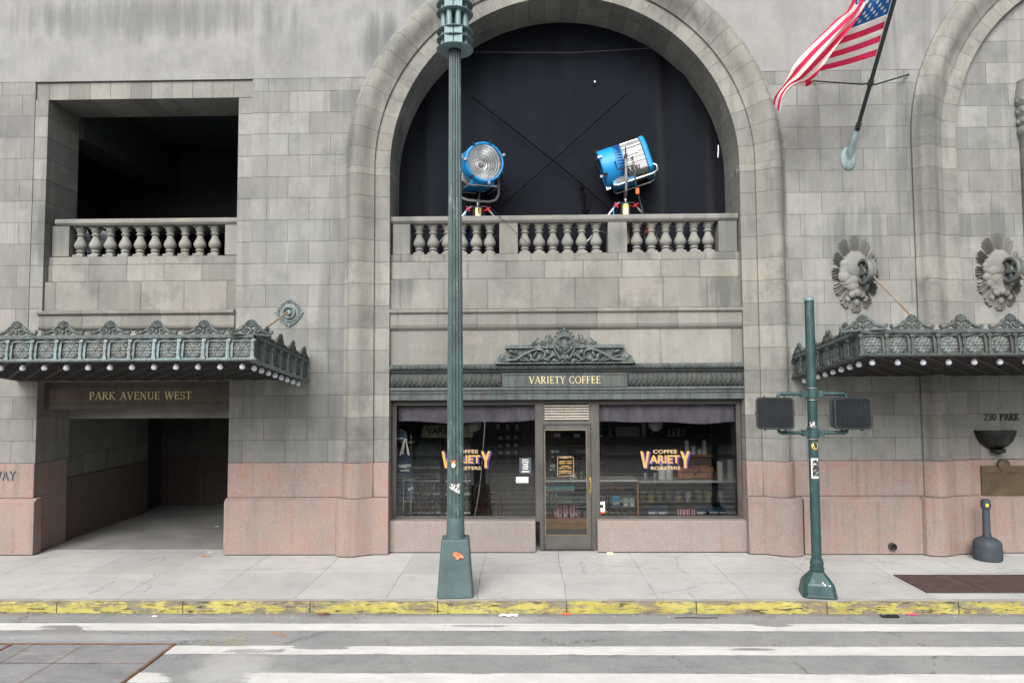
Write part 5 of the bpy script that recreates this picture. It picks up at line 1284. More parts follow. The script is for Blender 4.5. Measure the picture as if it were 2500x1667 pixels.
def stand(c, Y, zfl, label, drop=.68):
    x, z = c.x, c.z-drop
    T = empty('light_stand', (x, c.y, zfl), label=label, cat='stand')
    h = z-zfl; m = MB(); m.lathe([(.022, h-.14), (.022, h+.01)], 12); m.lathe([(.034,h-.06),(.034,h-.03)], 12); m.build('spigot', M['steel'], T, smooth=True)
    m = MB(); m.box(-.17,.17,-.05,.05,h-.125,h-.095); m.box(-.10,-.075,-.04,.04,h-.35,h-.126); m.build('crank_plate', M['black'], T, bevel=.006)
    m = MB(); m.lathe([(.062, .25), (.062, h-.126)], 18); MA = m.build('mast', M['cream'], T, smooth=True)
    m = MB(); m.lathe([(.0635,h-.20),(.0635,h-.15)], 18); m.lathe([(.0635,h-.40),(.0635,h-.34)], 18); m.build('yellow_label', M['yellow'], MA, smooth=True)
    for k, (a, b) in enumerate(((-.95,-.12),(.95,.0),(.25,.55))):
        n = Vector((a, b, 0)).normalized(); m = MB()
        m.cyl(n*.15+Vector((0,0,h-.10)), n*.98+Vector((0,0,.02)), .017, 8); m.cyl(n*.06+Vector((0,0,.34)), n*.60+Vector((0,0,h*.5-.05)), .012, 8)
        L_ = m.build('leg', M['steel'], T, smooth=True)
        q = n*.19+Vector((0,0,h-.155)); m = MB(); m.cyl(q+Vector((-.055,-.03,-.03)), q+Vector((.055,-.03,.03)), .014, 8); m.cyl(q+Vector((-.03,-.03,.05)), q+Vector((.03,-.03,-.05)), .014, 8); m.build('clamp_knob', M['red'], L_, smooth=True)
    m = MB(); m.tube([(-.12,-.04,h-.1),(-.2,-.05,h-.14),(-.25,-.05,h-.25),(-.23,-.05,h-.4)], .013, 8); m.build('blue_tube', M['blue'], T, smooth=True)
    return T
zfl = zc(617.7, .12)+.001
F1, c1_, Mr1 = film_light(1167, 409, .58, (.34, -.92, -.06), 'blue and silver film light facing the street beside the lamp post', False)
F2, c2_, Mr2 = film_light(1526, 399, .60, (-.95, .10, -.29), 'blue and silver film light turned side on and tipped down', True)
stand(c1_, .58, zfl, 'silver and black crank stand under the film light beside the lamp post')
stand(c2_, .60, zfl, 'silver and black crank stand under the side on film light')
def cable(pts, r, mat, label, tagp=None):
    T = empty('power_cable', at3(*pts[0]), label=label, cat='cable'); o0 = T.location.copy()
    P = [at3(*p)-o0 for p in pts]; Q = []
    for i in range(len(P)-1):
        for k in range(5):
            t = k/5; p0, p1, p2, p3 = P[max(i-1,0)], P[i], P[i+1], P[min(i+2,len(P)-1)]
            Q.append(.5*(2*p1+(p2-p0)*t+(2*p0-5*p1+4*p2-p3)*t*t+(3*p1-p0-3*p2+p3)*t**3))
    Q.append(P[-1]); m = MB(); m.tube(Q, r, 8); m.build('cord', mat, T, smooth=True)
    if tagp:
        a = at3(*tagp)-o0; m = MB(); m.box(a.x-.03,a.x+.03,a.y-.025,a.y+.025,a.z-.055,a.z+.055); m.build('orange_tag', M['orange'], T)
    return T
M['cable'] = plain('cable', (.03,.045,.042), .5)
cable([(1556,412,.22),(1550,425,.2),(1552,445,.22),(1557,470,.35),(1562,490,.45),(1568,515,.5),(1572,560,.5),(1580,610,.5)], .018, M['cable'], 'dark power cable hanging from the side on film light with an orange tag', (1556,467,.3))
cable([(1168,460,.45),(1171,475,.5),(1168,492,.5),(1169,520,.5)], .012, M['cable'], 'thin dark cable below the film light beside the lamp post')
m = MB(); rows = []
for j in range(9):
    z0_ = j/8; row = []
    for k in range(7):
        p = at3(1136+12*k/6-3*z0_, 548+58*z0_, .5); row.append((p.x, .5+.03*math.sin(k*1.7+j*.5), p.z))
    rows.append(row)
m.grid(rows); o = m.build('blue_cloth', M['blue_dark'], None, smooth=True); tag(o, 'blue cloth hanging behind the balusters just right of the lamp post', 'cloth')
m = MB(); a = at3(1576, 562, .46); m.box(a.x-.02,a.x+.02,.44,.48,a.z-.07,a.z+.07); o = m.build('orange_tag', M['orange'], None, bevel=.01); tag(o, 'orange tag showing between balusters of the right hand group', 'tag')
a = at3(1600, 565, .5); m = MB(); m.cyl(at3(1590, 545, .55), at3(1618, 610, .5), .018, 8); o = m.build('metal_tube', M['steel'], None, smooth=True); tag(o, 'grey metal tube leaning behind the right hand balusters', 'tube')
m = MB(); m.cyl((PX0+.7, .75, zfl+.10), (PX1-.5, .75, zfl+.10), .016, 8); o = m.build('floor_pipe', M['steel'], None, smooth=True); tag(o, 'thin metal pipe lying low behind the central balustrade', 'pipe')
m = MB(); p = [at3(1226, 535, .05), at3(1262, 570, .08), at3(1300, 602, .18)]; m.tube([at3(1190, 500, .12)]+p, .005, 5); o = m.build('guy_wire', M['black'], None); tag(o, 'thin black wire slanting across the central balustrade', 'wire')
for k, (u, r_) in enumerate(((213, .25), (246, -.2))):
    m = MB(); c = at3(u, 590, .75); m.box(-.09,.09,-.01,.01,-.22,.22); o = m.build('grey_board', plain('board%d' % k, (.25,.28,.31), .5), None, loc=c); o.rotation_euler = (0, R(-24 if k == 0 else 30), .3)
    tag(o, ('pale grey board leaning behind the first gap of the left balustrade' if k == 0 else 'small grey board low behind the second gap of the left balustrade'), 'board')
# ------------------------------------------------------------------ shopfront
SF = empty('shopfront', (0, .3, 0), label='dark bronze coffee shop front with two big windows, gold lettering and a glazed door', cat='shopfront')
def sf(m, name, mat, parent=None, **k):          # world-built mesh under the shopfront
    m.v = [(p[0], p[1]-.3, p[2]) for p in m.v]; return m.build(name, mat, parent or SF, **k)
XA, XB = PX0+.005, PX1-.005
ze = [zc(v, 0) for v in (888, 902, 910, 944, 951, 957, 963, 975)]
m = MB(); rows = []; n2 = 1000              # rope
for i in range(n2+1):
    row = []
    for k in range(13):
        a = 2*PI*k/12; rr = .048+.012*math.cos(2*a-i*.70); row.append((XA+(XB-XA)*i/n2, .03+rr*math.cos(a), ze[0]-.052+rr*math.sin(a)))
    rows.append(row)
m.grid(rows); sf(m, 'rope_moulding', M['bronze'], smooth=True, ang=80)
m = MB(); m.prism([(.5,ze[1]),(.06,ze[1]),(.03,ze[1]-.015),(.03,ze[1]-.03),(.075,ze[1]-.04),(.075,ze[2]),(.5,ze[2])][::-1], XA, XB, 'X'); sf(m, 'cornice', M['bronze_dark'])
sxa, sxb = at(1226, 926, 0)[0], at(1532, 926, 0)[0]
def frieze_piece(x0, x1):
    m = MB(); rows = []; n = int((x1-x0)/.0165)
    H = ze[2]-.006-(ze[3]+.006)
    for j in range(15):
        q = j/14; row = []
        for k in range(n+1):
            x = x0+(x1-x0)*k/n; base = .075-.06*max(0, math.sin(PI*q))**.7
            ph_ = x/.09
            if q > .3: bmp = .020*abs(math.sin(PI*ph_))
            elif q > .12: bmp = .024*abs(math.sin(PI*(ph_+.5)))
            else: bmp = .03*abs(math.sin(PI*ph_))
            row.append((x, base-bmp, ze[3]+.006+H*q))
        rows.append(row)
    m.grid(rows); return m
for a, b in ((XA+.02, sxa-.02), (sxb+.02, XB-.02)):
    sf(frieze_piece(a, b), 'leaf_frieze', bronze('frieze', (.032,.035,.033), (.10,.135,.134), .4, .3, .7) if 'fz' not in M else M['fz'], smooth=True, ang=80)
m = MB(); m.box(XA, XB, .09, .5, ze[3], ze[2]); sf(m, 'backing', M['bronze_dark'])
m = MB(); m.box(sxa, sxb, .03, .089, ze[3]+.002, ze[2]-.002); TB = sf(m, 'name_tablet', M['bronze'], bevel=.004)
m = MB(); zt_, zb_ = ze[2]-.002, ze[3]+.002; w = .04
for q in ((sxa, sxb, zt_-w*.7, zt_), (sxa, sxb, zb_, zb_+w*.5), (sxa, sxa+w, zb_+w*.5, zt_-w*.7), (sxb-w, sxb, zb_+w*.5, zt_-w*.7)): m.box(q[0], q[1], .012, .0295, q[2], q[3])
sf(m, 'tablet_border', M['bronze'], TB)
zl = at(1380, 936, .03)[1]; hl = at(1380, 918, .03)[1]-zl
t = serif('VARIETY COFFEE', hl, M['gold'], TB, 'lettering', ((at(1292,926,.03)[0]+at(1466,926,.03)[0])/2, .029-.3, zl), th=.008, width=px_w(1292,1466,926,.03))
bands = [(.05, ze[3], ze[4]), (.07, ze[4], ze[5]), (.06, ze[5], ze[6]), (.035, ze[6], ze[7])]
m = MB()
m.prism([(.5,ze[3]-.002),(.035,ze[3]-.002),(.03,ze[3]-.05),(.06,ze[3]-.055),(.06,ze[5]+.02),(.045,ze[5]+.012),(.045,ze[5]-.01),(.065,ze[5]-.016),(.065,ze[6]+.01),(.04,ze[6]),(.04,ze[7]),(.5,ze[7])][::-1], XA, XB, 'X')
m.v = [(p[0], p[1], p[2]) for p in m.v]
sf(m, 'stepped_architrave', M['bronze'])
# --- crest over the tablet: cornice block, mask, scrolls, leaves
x0, zb_ = at(1378, 886, -.02); CRS = empty('crest', (x0, -.06-.0, zb_-.005)); CRS.parent = SF; CRS.location = (x0, -.33, zb_-.005)
s_ = px_w(1206, 1552, 886, -.02)/2250.   # metres per unit of the magnified drawing
def C_(a, b): return ((a-1165)*s_, (700-b)*s_)
mb = bronze('crest_bronze', (.06,.07,.068), (.17,.24,.24), .65, .3)
m = MB(); a = C_(220, 460); b = C_(2115, 405); m.box(a[0], b[0], -.05, .28, a[1], b[1]); a = C_(275, 690); b = C_(2060, 460); m.box(a[0], b[0], .03, .28, a[1], b[1]-.003); m.box(C_(60,0)[0], C_(2290,0)[0], -.06, .28, -.005, .012)
for i in range(60):
    x = lerp(C_(290,0)[0], C_(2040,0)[0], i/59); m.box(x, x+.012, .015, .03, C_(0,680)[1], C_(0,465)[1])
m.build('cornice_block', mb, CRS)
for s in (-1, 1):
    m = MB()
    def Q(a, b, y=-.04): p = C_(1165-s*(1165-a), b); return (p[0], y, p[1])
    m.tube([Q(240,650), Q(400,640), Q(520,560), Q(640,500), Q(740,475), Q(820,490), Q(860,540), Q(850,600), Q(800,630), Q(770,590), Q(800,570)], .03, 8, r1=.018)
    m.tube([Q(110,670), Q(110,600), Q(160,560), Q(220,575), Q(235,630), Q(200,660), Q(160,640), Q(170,600)], .022, 8, r1=.016)
    m.ball(Q(175,610), .05, .04, .05, 10, 6)
    m.tube([Q(60,690), Q(90,680), Q(140,685)], .02, 6)
    for (a, b, rx, rz, an) in ((640,600,.03,.075,20),(700,560,.025,.07,-25),(560,640,.02,.09,60),(500,650,.018,.08,72),(760,620,.03,.05,10),(680,650,.025,.09,75),(900,520,.04,.06,40),(940,600,.03,.09,-50),(1000,560,.025,.06,30),(330,510,.028,.06,70),(400,520,.02,.05,20),(340,600,.02,.09,65),(600,550,.018,.06,0),(720,640,.02,.06,-60),(880,640,.02,.07,70),(1010,650,.05,.03,0),(1040,670,.03,.03,0)):
        p = Q(a, b); m.ball(p, rx, .03, rz, 8, 6, Matrix.Rotation(R(-s*an), 3, 'Y'))
    m.build('scrollwork', mb, CRS, smooth=True, ang=60)
m = MB(); rl = random.Random(9)
for s in (-1, 1):
    for k in range(26):
        q = rl.random(); a = lerp(670, 1000, q); top = lerp(395, 300, q); b = lerp(400, top-20*rl.random(), rl.random()**.6)
        p = C_(1165-s*(1165-a), b); m.ball((p[0], -.03-.03*rl.random(), p[1]), .016, .02, .036+.014*rl.random(), 7, 5, Matrix.Rotation(rl.uniform(-1.4, 1.4), 3, 'Y'))
    for (a, b, an) in ((735,320,-40),(650,400,-70),(680,360,-60),(880,275,-30),(930,270,-15)):
        p = C_(1165-s*(1165-a), b); m.ball((p[0], -.03, p[1]), .016, .02, .05, 7, 5, Matrix.Rotation(R(s*an*-1), 3, 'Y'))
m.build('leaf_spray', mb, CRS, smooth=True)
m = MB()                                   # shell on top
for k in range(9):
    a = R(-60+15*k); L_ = .15-.006*abs(k-4); c = C_(1165, 320); p = (c[0]+math.sin(a)*L_*.62, -.03, c[1]+math.cos(a)*L_*.55)
    m.ball(p, .024, .03, L_*.55, 8, 6, Matrix.Rotation(a, 3, 'Y'))
for k in range(7):
    a = R(-72+24*k); c = C_(1165, 315); m.ball((c[0]+math.sin(a)*.17, -.035, c[1]+.0+math.cos(a)*.165), .026, .03, .026, 8, 6)
p = C_(1165, 165); m.ball((p[0], -.03, p[1]), .02, .02, .045, 8, 6); m.ball((p[0]-.03, -.03, p[1]-.015), .02, .02, .015, 8, 5); m.ball((p[0]+.03, -.03, p[1]-.015), .02, .02, .015, 8, 5)
c = C_(1165, 330); m.tube([(c[0]+.15*math.cos(R(160-14*k)), -.07, c[1]-.03+.1*math.sin(R(160-14*k))) for k in range(11)], .02, 8)
m.build('shell', mb, CRS, smooth=True)
m = MB()                                   # grotesque mask inside a strapwork oval
c = C_(1165, 430); m.ball((c[0], -.04, c[1]), .095, .10, .13, 20, 14)
p = C_(1165, 395); m.ball((p[0], -.085, p[1]), .075, .055, .05, 14, 8)
for s in (-1, 1):
    q = C_(1165+s*45, 465); m.ball((q[0], -.125, q[1]), .024, .02, .014, 10, 6)
    q = C_(1165+s*48, 440); m.ball((q[0], -.13, q[1]), .034, .018, .010, 10, 6, Matrix.Rotation(R(s*-14), 3, 'Y'))
    q = C_(1165+s*60, 505); m.ball((q[0], -.11, q[1]), .03, .03, .03, 10, 6)
    q = C_(1165+s*105, 470); m.ball((q[0], -.06, q[1]), .02, .02, .06, 10, 6, Matrix.Rotation(R(s*32), 3, 'Y'))
    q = C_(1165+s*35, 528); m.ball((q[0], -.135, q[1]), .032, .016, .011, 8, 5, Matrix.Rotation(R(s*28), 3, 'Y'))
q = C_(1165, 490); m.ball((q[0], -.145, q[1]), .019, .028, .036, 10, 8)
for k in range(-3, 4):
    q = C_(1165+k*17, 600); m.ball((q[0], -.10, q[1]), .018, .035, .075-.008*abs(k), 8, 6, Matrix.Rotation(R(k*-6), 3, 'Y'))
q = C_(1165, 545); m.tube([(q[0]+.025*math.cos(2*PI*k/10), -.14, q[1]+.012*math.sin(2*PI*k/10)) for k in range(10)], .008, 6, closed=True)
m.tube([C3 for C3 in [(C_(a, b)[0], -.07, C_(a, b)[1]) for a, b in ((1120,690),(1130,670),(1165,660),(1200,670),(1210,690))]], .018, 8)
m.build('mask', mb, CRS, smooth=True, ang=80)
m = MB()
for s in (-1, 1):
    P = [C_(1165+s*q, b) for q, b in ((60,640),(90,600),(140,520),(165,440),(155,370),(110,345),(75,370),(80,405),(110,405),(115,380))]
    m.tube([(p[0], -.06, p[1]) for p in P], .022, 8, r1=.016); p = C_(1165+s*100, 385); m.ball((p[0], -.07, p[1]), .022, .025, .022, 8, 6)
m.build('strapwork', mb, CRS, smooth=True)
# --- frames, panes, door
YF = .30
def xw(u, v=1150, Y=YF): return at(u, v, Y)[0]
zt, zg1, zg0, zsill = ze[7], at(1376, 985, YF)[1], at(1376, 1262, YF)[1], at(1376, 1271, YF)[1]
def zd(v): return at(1385, v, YF)[1]
xs_ = dict(l0=XA+.01, l1=xw(977), l2=xw(1308), l3=xw(1318), d0=xw(1326), d1=xw(1443), r3=xw(1450), r0=xw(1453), r1=xw(1797), r2=XB-.01)
m = MB(); m.box(XA, XB, .24, .42, zg1+.02, zt-.002); sf(m, 'head_frame', M['frame_dark'])
def window(x0, x1):
    W = empty('shop_window', (0, 0, 0)); W.parent = SF
    m = MB()
    for (a, b, c, d, y) in ((x0, x1, zsill, zg0, .25), (x0, x1, zg1, zg1+.019, .26), (x0, x0+.05, zg0, zg1, .25), (x1-.05, x1, zg0, zg1, .25)): m.box(a, b, y, .40, c, d)
    a, b = x0+.0505, x1-.0505
    for (p, q, c, d) in ((a, b, zg0, zg0+.022), (a, b, zg1-.02, zg1), (a, a+.022, zg0+.022, zg1-.02), (b-.022, b, zg0+.022, zg1-.02)): m.box(p, q, .275, .36, c, d)
    sf(m, 'window_frame', M['frame'], W)
    m = MB(); m.quad((a+.01, .318, zg0+.01), (b-.01, .318, zg0+.01), (b-.01, .318, zg1-.01), (a+.01, .318, zg1-.01)); sf(m, 'pane', M['pane'], W, fix=False)
    return W
W1 = window(xs_['l0'], xs_['l3']-.012); W2 = window(xs_['r0']+.012, xs_['r2'])
m = MB()
for a, b in ((xs_['l3']-.011, xs_['d0']), (xs_['d1'], xs_['r0']+.011)):
    m.box(a, b, .24, .42, .0, zg1+.019); m.box(a+.02, b-.02, .225, .2399, .0, zg1+.0)
sf(m, 'door_post', M['frame'])
x0, x1 = xs_['d0'], xs_['d1']
m = MB(); m.box(x0, x1, .255, .42, zd(1035), zd(1027)); m.box(x0, x1, .25, .42, zd(985), zg1+.0195); m.box(x0, x0+.03, .255, .42, zd(1027), zd(985)); m.box(x1-.03, x1, .255, .42, zd(1027), zd(985)); sf(m, 'transom', M['frame'])
LV = empty('louver', (0,0,0)); LV.parent = SF
for k in range(6):
    z = lerp(zd(1025), zd(986.5), (k+.5)/6); m = MB(); h_ = (zd(986)-zd(1026))/12
    m.prism([(.262,z-h_*.62),(.266,z-h_*.7),(.30,z+h_*.62),(.29,z+h_*.66),(.262,z+h_*.2)], x0+.031, x1-.031, 'X'); sf(m, 'slat', M['louver'], LV)
m = MB(); m.quad((x0+.03, .345, zd(1026)), (x1-.03, .345, zd(1026)), (x1-.03, .345, zd(985.5)), (x0+.03, .345, zd(985.5))); sf(m, 'louver_back', M['black'], LV)
DR = empty('door', (0,0,0)); DR.parent = SF
dz0, dz1 = .02, zd(1036); gx0, gx1 = xw(1331.5), xw(1431); gz1, gz0 = zd(1050), zd(1304)
m = MB()
for (a, b, c, d) in ((x0+.006, gx0, dz0, dz1), (gx1, x1-.006, dz0, dz1), (gx0, gx1, dz0, gz0), (gx0, gx1, gz1, dz1)): m.box(a, b, .285, .33, c, d)
sf(m, 'door_leaf', M['frame'], DR)
m = MB(); 
for (a, b, c, d) in ((gx0-.012, gx0, gz0-.012, gz1+.012), (gx1, gx1+.012, gz0-.012, gz1+.012), (gx0, gx1, gz0-.012, gz0), (gx0, gx1, gz1, gz1+.012)): m.box(a, b, .277, .285, c, d)
sf(m, 'glazing_bead', plain('bead', (.22,.185,.13), .4, .4), DR)
m = MB(); m.quad((gx0, .31, gz0), (gx1, .31, gz0), (gx1, .31, gz1), (gx0, .31, gz1)); sf(m, 'pane', M['pane'], DR, fix=False)
hx, hz0, hz1 = xw(1441.5), zd(1200), zd(1168); hx = xw(1441)
m = MB(); P = [(hx, .285, hz0), (hx, .235, hz0+.012), (hx, .225, (hz0+hz1)/2), (hx, .235, hz1-.012), (hx, .285, hz1)]; m.tube(P, .013, 10); m.box(hx-.02, hx+.02, .279, .2849, hz1-.06, hz1+.03); m.box(hx-.02, hx+.02, .279, .2849, hz0-.03, hz0+.06); sf(m, 'handle', M['brass'], DR, smooth=True, ang=40)
m = MB(); m.cyl((hx, .27, zd(1217)), (hx, .2849, zd(1217)), .018, 14); sf(m, 'lock', M['frame_dark'], DR)
m = MB(); m.box(x0-.02, x0+.03, .262, .2845, zd(1045), zd(1034)); m.box(x0-.02, x0+.025, .262, .2845, .03, .11); sf(m, 'hinge', M['frame_dark'], DR)
m = MB(); m.box(x0-.05, x1+.05, .2, .5, -.02, .018); sf(m, 'threshold', M['frame_dark'])
# --- painted logo on the panes
def logo(cu, W, par_y=.31):
    L_ = empty('painted_logo', (0,0,0)); L_.parent = W
    cx = at(cu, 1120, par_y)[0]; k = px_w(0, 100, 1120, par_y)/100.
    zz_ = lambda v: at(cu, v, par_y)[1]
    def tall(ch, u0, u1, v0, v1, w, mat, y, name, dx=0, dz=0):
        m = MB(); X = lambda u: cx+(u-cu)*k+dx; Z = lambda v: zz_(v)+dz
        if ch == 'V': segs = [((u0, v0), ((u0+u1)/2-w*.5, v1)), ((u1, v0), ((u0+u1)/2+w*.0, v1))]; pts = [[(X(u0),Z(v0)),(X(u0+w),Z(v0)),(X((u0+u1)/2+w*.35),Z(v1)),(X((u0+u1)/2-w*.5),Z(v1))],[(X(u1-w),Z(v0)),(X(u1),Z(v0)),(X((u0+u1)/2+w*.5),Z(v1)),(X((u0+u1)/2-w*.2),Z(v1))]]
        else:
            um = (u0+u1)/2; vm = lerp(v0, v1, .52)
            pts = [[(X(u0),Z(v0)),(X(u0+w),Z(v0)),(X(um+w*.5),Z(vm)),(X(um-w*.5),Z(vm+3))],[(X(u1-w),Z(v0)),(X(u1),Z(v0)),(X(um+w*.5),Z(vm+3)),(X(um-w*.5),Z(vm))],[(X(um-w*.5),Z(vm-1)),(X(um+w*.5),Z(vm-1)),(X(um+w*.5),Z(v1)),(X(um-w*.5),Z(v1))]]
        for i, p in enumerate(pts): m.prism(p, y-.0006*i, y-.004-.0006*i)
        return sf(m, name, mat, L_)
    c = cu
    for (dx, dz, mat, y, nm) in ((.03, -.018, M['purple_ink'], .315, 'letter_shadow'), (0, 0, M['gold_ink'], .309, 'letter')):
        tall('V', c-58.5, c-37, 1101, 1142, 6, mat, y, nm, dx, dz); tall('Y', c+35, c+58, 1101, 1142, 6, mat, y, nm, dx, dz)
        zb__ = zz_(1129.5)+dz; h_ = (zz_(1111)-zz_(1129.5))
        sans('ARIET', h_/.70, mat, L_, 'lettering', (cx-.005*0+dx, y-.305, zb__), .0015, .006, 'CENTER', sx=1.0)
        o = L_.children[-1]; w_ = max(v.co.x for v in o.data.vertices)-min(v.co.x for v in o.data.vertices); o.scale.x = 71*k/w_; o.location.x = cx+dx-k*1.5
    for s, v, h_, wd, nm in (('COFFEE', 1106, 8, 57, 'lettering'), ('ROASTERS', 1146, 7.6, 69, 'lettering')):
        o = sans(s, h_*k/.7, M['pale_ink'], L_, nm, (cx, .0065, zz_(v)), .0015, .0015); w_ = max(q.co.x for q in o.data.vertices)-min(q.co.x for q in o.data.vertices); o.scale.x = wd*k/w_
    return L_
logo(1624, W2); logo(1138, W1)
# --- stickers, notes and hours on the glass
def note(name, u0, u1, v0, v1, mat, par, label, Y=.305):
    x0, z1 = at(u0, v0, Y); x1, z0 = at(u1, v1, Y); m = MB(); m.box(x0, x1, Y-.003, Y, z0, z1); o = sf(m, name, mat, par); o['label'] = label; return o, x0, x1, z0, z1
o, a, b, c, d = note('poster', 1268, 1297, 1117, 1155, M['slate'], W1, 'dark slate poster with five short white lines')
for i, s in enumerate(('PARTY', 'IN THE', 'PARK', 'AFTER', 'DARK')): sans(s, .038, M['white'], o, 'lettering', ((a+b)/2, -.0, d-.055-i*.040), .001, .0015, shear=.2); o.children[-1].location.y = .3015-.3-.0
for i in range(2): m = MB(); m.box(a+.04, b-.04, .2995, .3015, c+.022+i*.014, c+.03+i*.014); sf(m, 'small_print', M['white'], o)
o, a, b, c, d = note('notice', 1260, 1290, 1163.5, 1178, M['paper'], W1, 'small pale paper notice below the poster')
m = MB(); 
for i in range(9): m.box(a+.02+.02*i, a+.033+.02*i, .3, .3015, d-.025, d-.015)
for i in range(3): m.box(a+.03+i*.018, a+.036+i*.018, .3, .3015, c+.025, c+.05)
sf(m, 'small_print', M['ink'], o)
o, a, b, c, d = note('flyer', 1459, 1477, 1224, 1252, M['paper'], W2, 'pale flyer with a dark picture and orange foot')
m = MB(); m.box(a+.03, b-.03, .3, .3015, (c+d)/2-.01, (c+d)/2+.05); sf(m, 'picture', M['ink'], o); m = MB(); m.box(a, b, .3, .3015, c, c+.03); sf(m, 'orange_foot', M['orange'], o)
HR = empty('opening_hours', (0,0,0)); HR.parent = DR
xa, zb1 = at(1360.5, 1116, .303); xb, zb0 = at(1401, 1162, .303); w = .008; m = MB()
for q in ((xa, xa+w, zb0, zb1), (xb-w, xb, zb0, zb1), (xa+w, xb-w, zb0, zb0+w), (xa+w, xa+.03, zb1-w, zb1), (xb-.03, xb-w, zb1-w, zb1)): m.box(q[0], q[1], .301, .303, q[2], q[3])
sf(m, 'border', M['gold_ink'], HR)
hc = (xa+xb)/2
for i, (s, z, sz) in enumerate((('VARIETY', zb1-.018, .055), ('MONDAY - FRIDAY', zb1-.085, .030), ('7:00 AM - 7:00 PM', zb1-.12, .030), ('SATURDAY', zb1-.175, .030), ('8:00 AM - 6:00 PM', zb1-.21, .030), ('SUNDAY - HOLIDAY', zb1-.265, .030), ('8:00 AM - 6:00 PM', zb1-.30, .030))):
    o = sans(s, sz, M['pale_ink'] if i == 0 else M['gold_ink'], HR, 'lettering', (hc, .003, z), .001, .0012); 
    w_ = max(q.co.x for q in o.data.vertices)-min(q.co.x for q in o.data.vertices); o.scale.x = min(1.1, .24/w_)
# ------------------------------------------------------------------ shop interior
SR = empty('shop_interior', (0, .5, 0), label='dim coffee shop room with grey walls behind the glass', cat='room')
SB = 5.2
m = MB(); m.quad((-3.2,SB,0),(4.7,SB,0),(4.7,SB,3.3),(-3.2,SB,3.3)); m.quad((-3.2,.45,0),(-3.2,SB,0),(-3.2,SB,3.3),(-3.2,.45,3.3)); m.quad((4.7,.45,0),(4.7,SB,0),(4.7,SB,3.3),(4.7,.45,3.3)); m.quad((-3.2,.45,3.3),(-3.2,SB,3.3),(4.7,SB,3.3),(4.7,.45,3.3))
m.v = [(p[0], p[1]-.5, p[2]) for p in m.v]; m.build('wall', M['shop_wall'], SR)
m = MB(); m.box(-3.2, 4.7, -.05, SB-.5, -.05, .012); m.build('floor', M['shop_floor'], SR)
def V(name, u0, u1, vb, vt, lab, waves, sd):     # fabric pelmet
    rr = random.Random(sd); m = MB(); rows = []; Y = .46; n = 90
    x0, x1 = xw(u0, 1000, Y), xw(u1, 1000, Y); zt_ = zt+.05; P = [(rr.uniform(4, 22), rr.uniform(0, 6), rr.uniform(.3, 1)) for _ in range(7)]
    for j in range(9):
        row = []
        for k in range(n+1):
            x = x0+(x1-x0)*k/n; q = j/8; y = Y+.02+sum(.014*a*(.4+q)*math.sin(f*x+p) for f, p, a in P); zb_ = at((u0+u1)/2, vb, Y)[1]+.018*math.sin(2.1*x+sd)+.012*math.sin(5.3*x)
            row.append((x, y, zt_+(zb_-zt_)*q))
        rows.append(row)
    m.grid(rows); o = m.build(name, M['valance'], None, smooth=True, ang=180); tag(o, lab, 'curtain')
V('pelmet_curtain', 972, 1311, 1029.5, 985, 'mauve grey gathered pelmet curtain across the top of the left shop window', 0, 1)
V('pelmet_curtain', 1450, 1803, 1031, 985, 'mauve grey gathered pelmet curtain across the top of the right shop window', 0, 4)
def globe(u, v, Y, lab):
    c = at3(u, v, Y); T = empty('pendant_lamp', c, label=lab, cat='lamp'); m = MB(); m.ball((0,0,0), .152, n=28, m=18); m.build('globe_shade', M['globe'], T, smooth=True)
    m = MB(); m.cyl((0,0,.15), (0,0,3.3-c.z), .006, 6); m.lathe([(.04,.14),(.04,.19)], 12); m.build('cord', M['black'], T)
globe(1157, 1036, 1.4, 'white globe pendant lamp below the left pelmet curtain'); globe(1600, 1034, 1.4, 'white globe pendant lamp below the right pelmet curtain')
def thing_at(name, u, v, Y, label, cat, group=None):
    c = at3(u, v, Y); return empty(name, c, label=label, cat=cat, group=group), c
# tote bag rack
RK, c = thing_at('wire_rack', 988, 1262, .62, 'chrome wire display rack inside the left edge of the left window', 'rack')
zr_ = lambda v: at(988, v, .62)[1]-c.z
m = MB(); w = .17
for x in (-.02, .12):
    m.cyl((x,0,0),(x,0,zr_(1060)),.006,6)
for v in (1080, 1172, 1222): 
    m.tube([(-w,-.02,zr_(v)),(w,-.02,zr_(v)),(w,.2,zr_(v)),(-w,.2,zr_(v))], .005, 6, closed=True)
    for k in range(7): m.cyl((-w+k*w/3,-.02,zr_(v)),(-w+k*w/3,.2,zr_(v)),.003,4)
m.build('wire_frame', M['chrome'], RK)
TB_, c = thing_at('tote_bag', 989, 1167, .56, 'navy tote bag with white lettering hanging from cream straps in the left window', 'bag')
h = at(989, 1109, .56)[1]-c.z; m = MB(); rows = []
for s, yy in ((1, -.03), (-1, .03)):
    pass
ring = []
for j in range(9):
    q = j/8; hw = lerp(.17, .13, q); th_ = .035*(1-q)+.008
    ring.append([(hw*math.cos(2*PI*k/20)*1.0+.01*math.sin(4*q), th_*math.sin(2*PI*k/20)+.004*math.sin(9*q+k), h*q) for k in range(20)])
m.hull(ring); m.build('bag_body', M['navy'], TB_, smooth=True, ang=70)
hs = at(989, 1070, .56)[1]-c.z
m = MB(); 
for y_, xa, xb in ((-.03,-.09,-.01),(-.03,.08,.01),(.02,-.06,.0),(.02,.05,.02)):
    a = Vector((xa, y_, h*.97)); b = Vector((xb, 0, hs)); n = Vector((.014,0,0)); m.hull([[a-n, a+n, a+n+Vector((0,.004,0)), a-n+Vector((0,.004,0))], [b-n*.7, b+n*.7, b+n*.7+Vector((0,.004,0)), b-n*.7+Vector((0,.004,0))]])
m.build('strap', M['paper'], TB_)
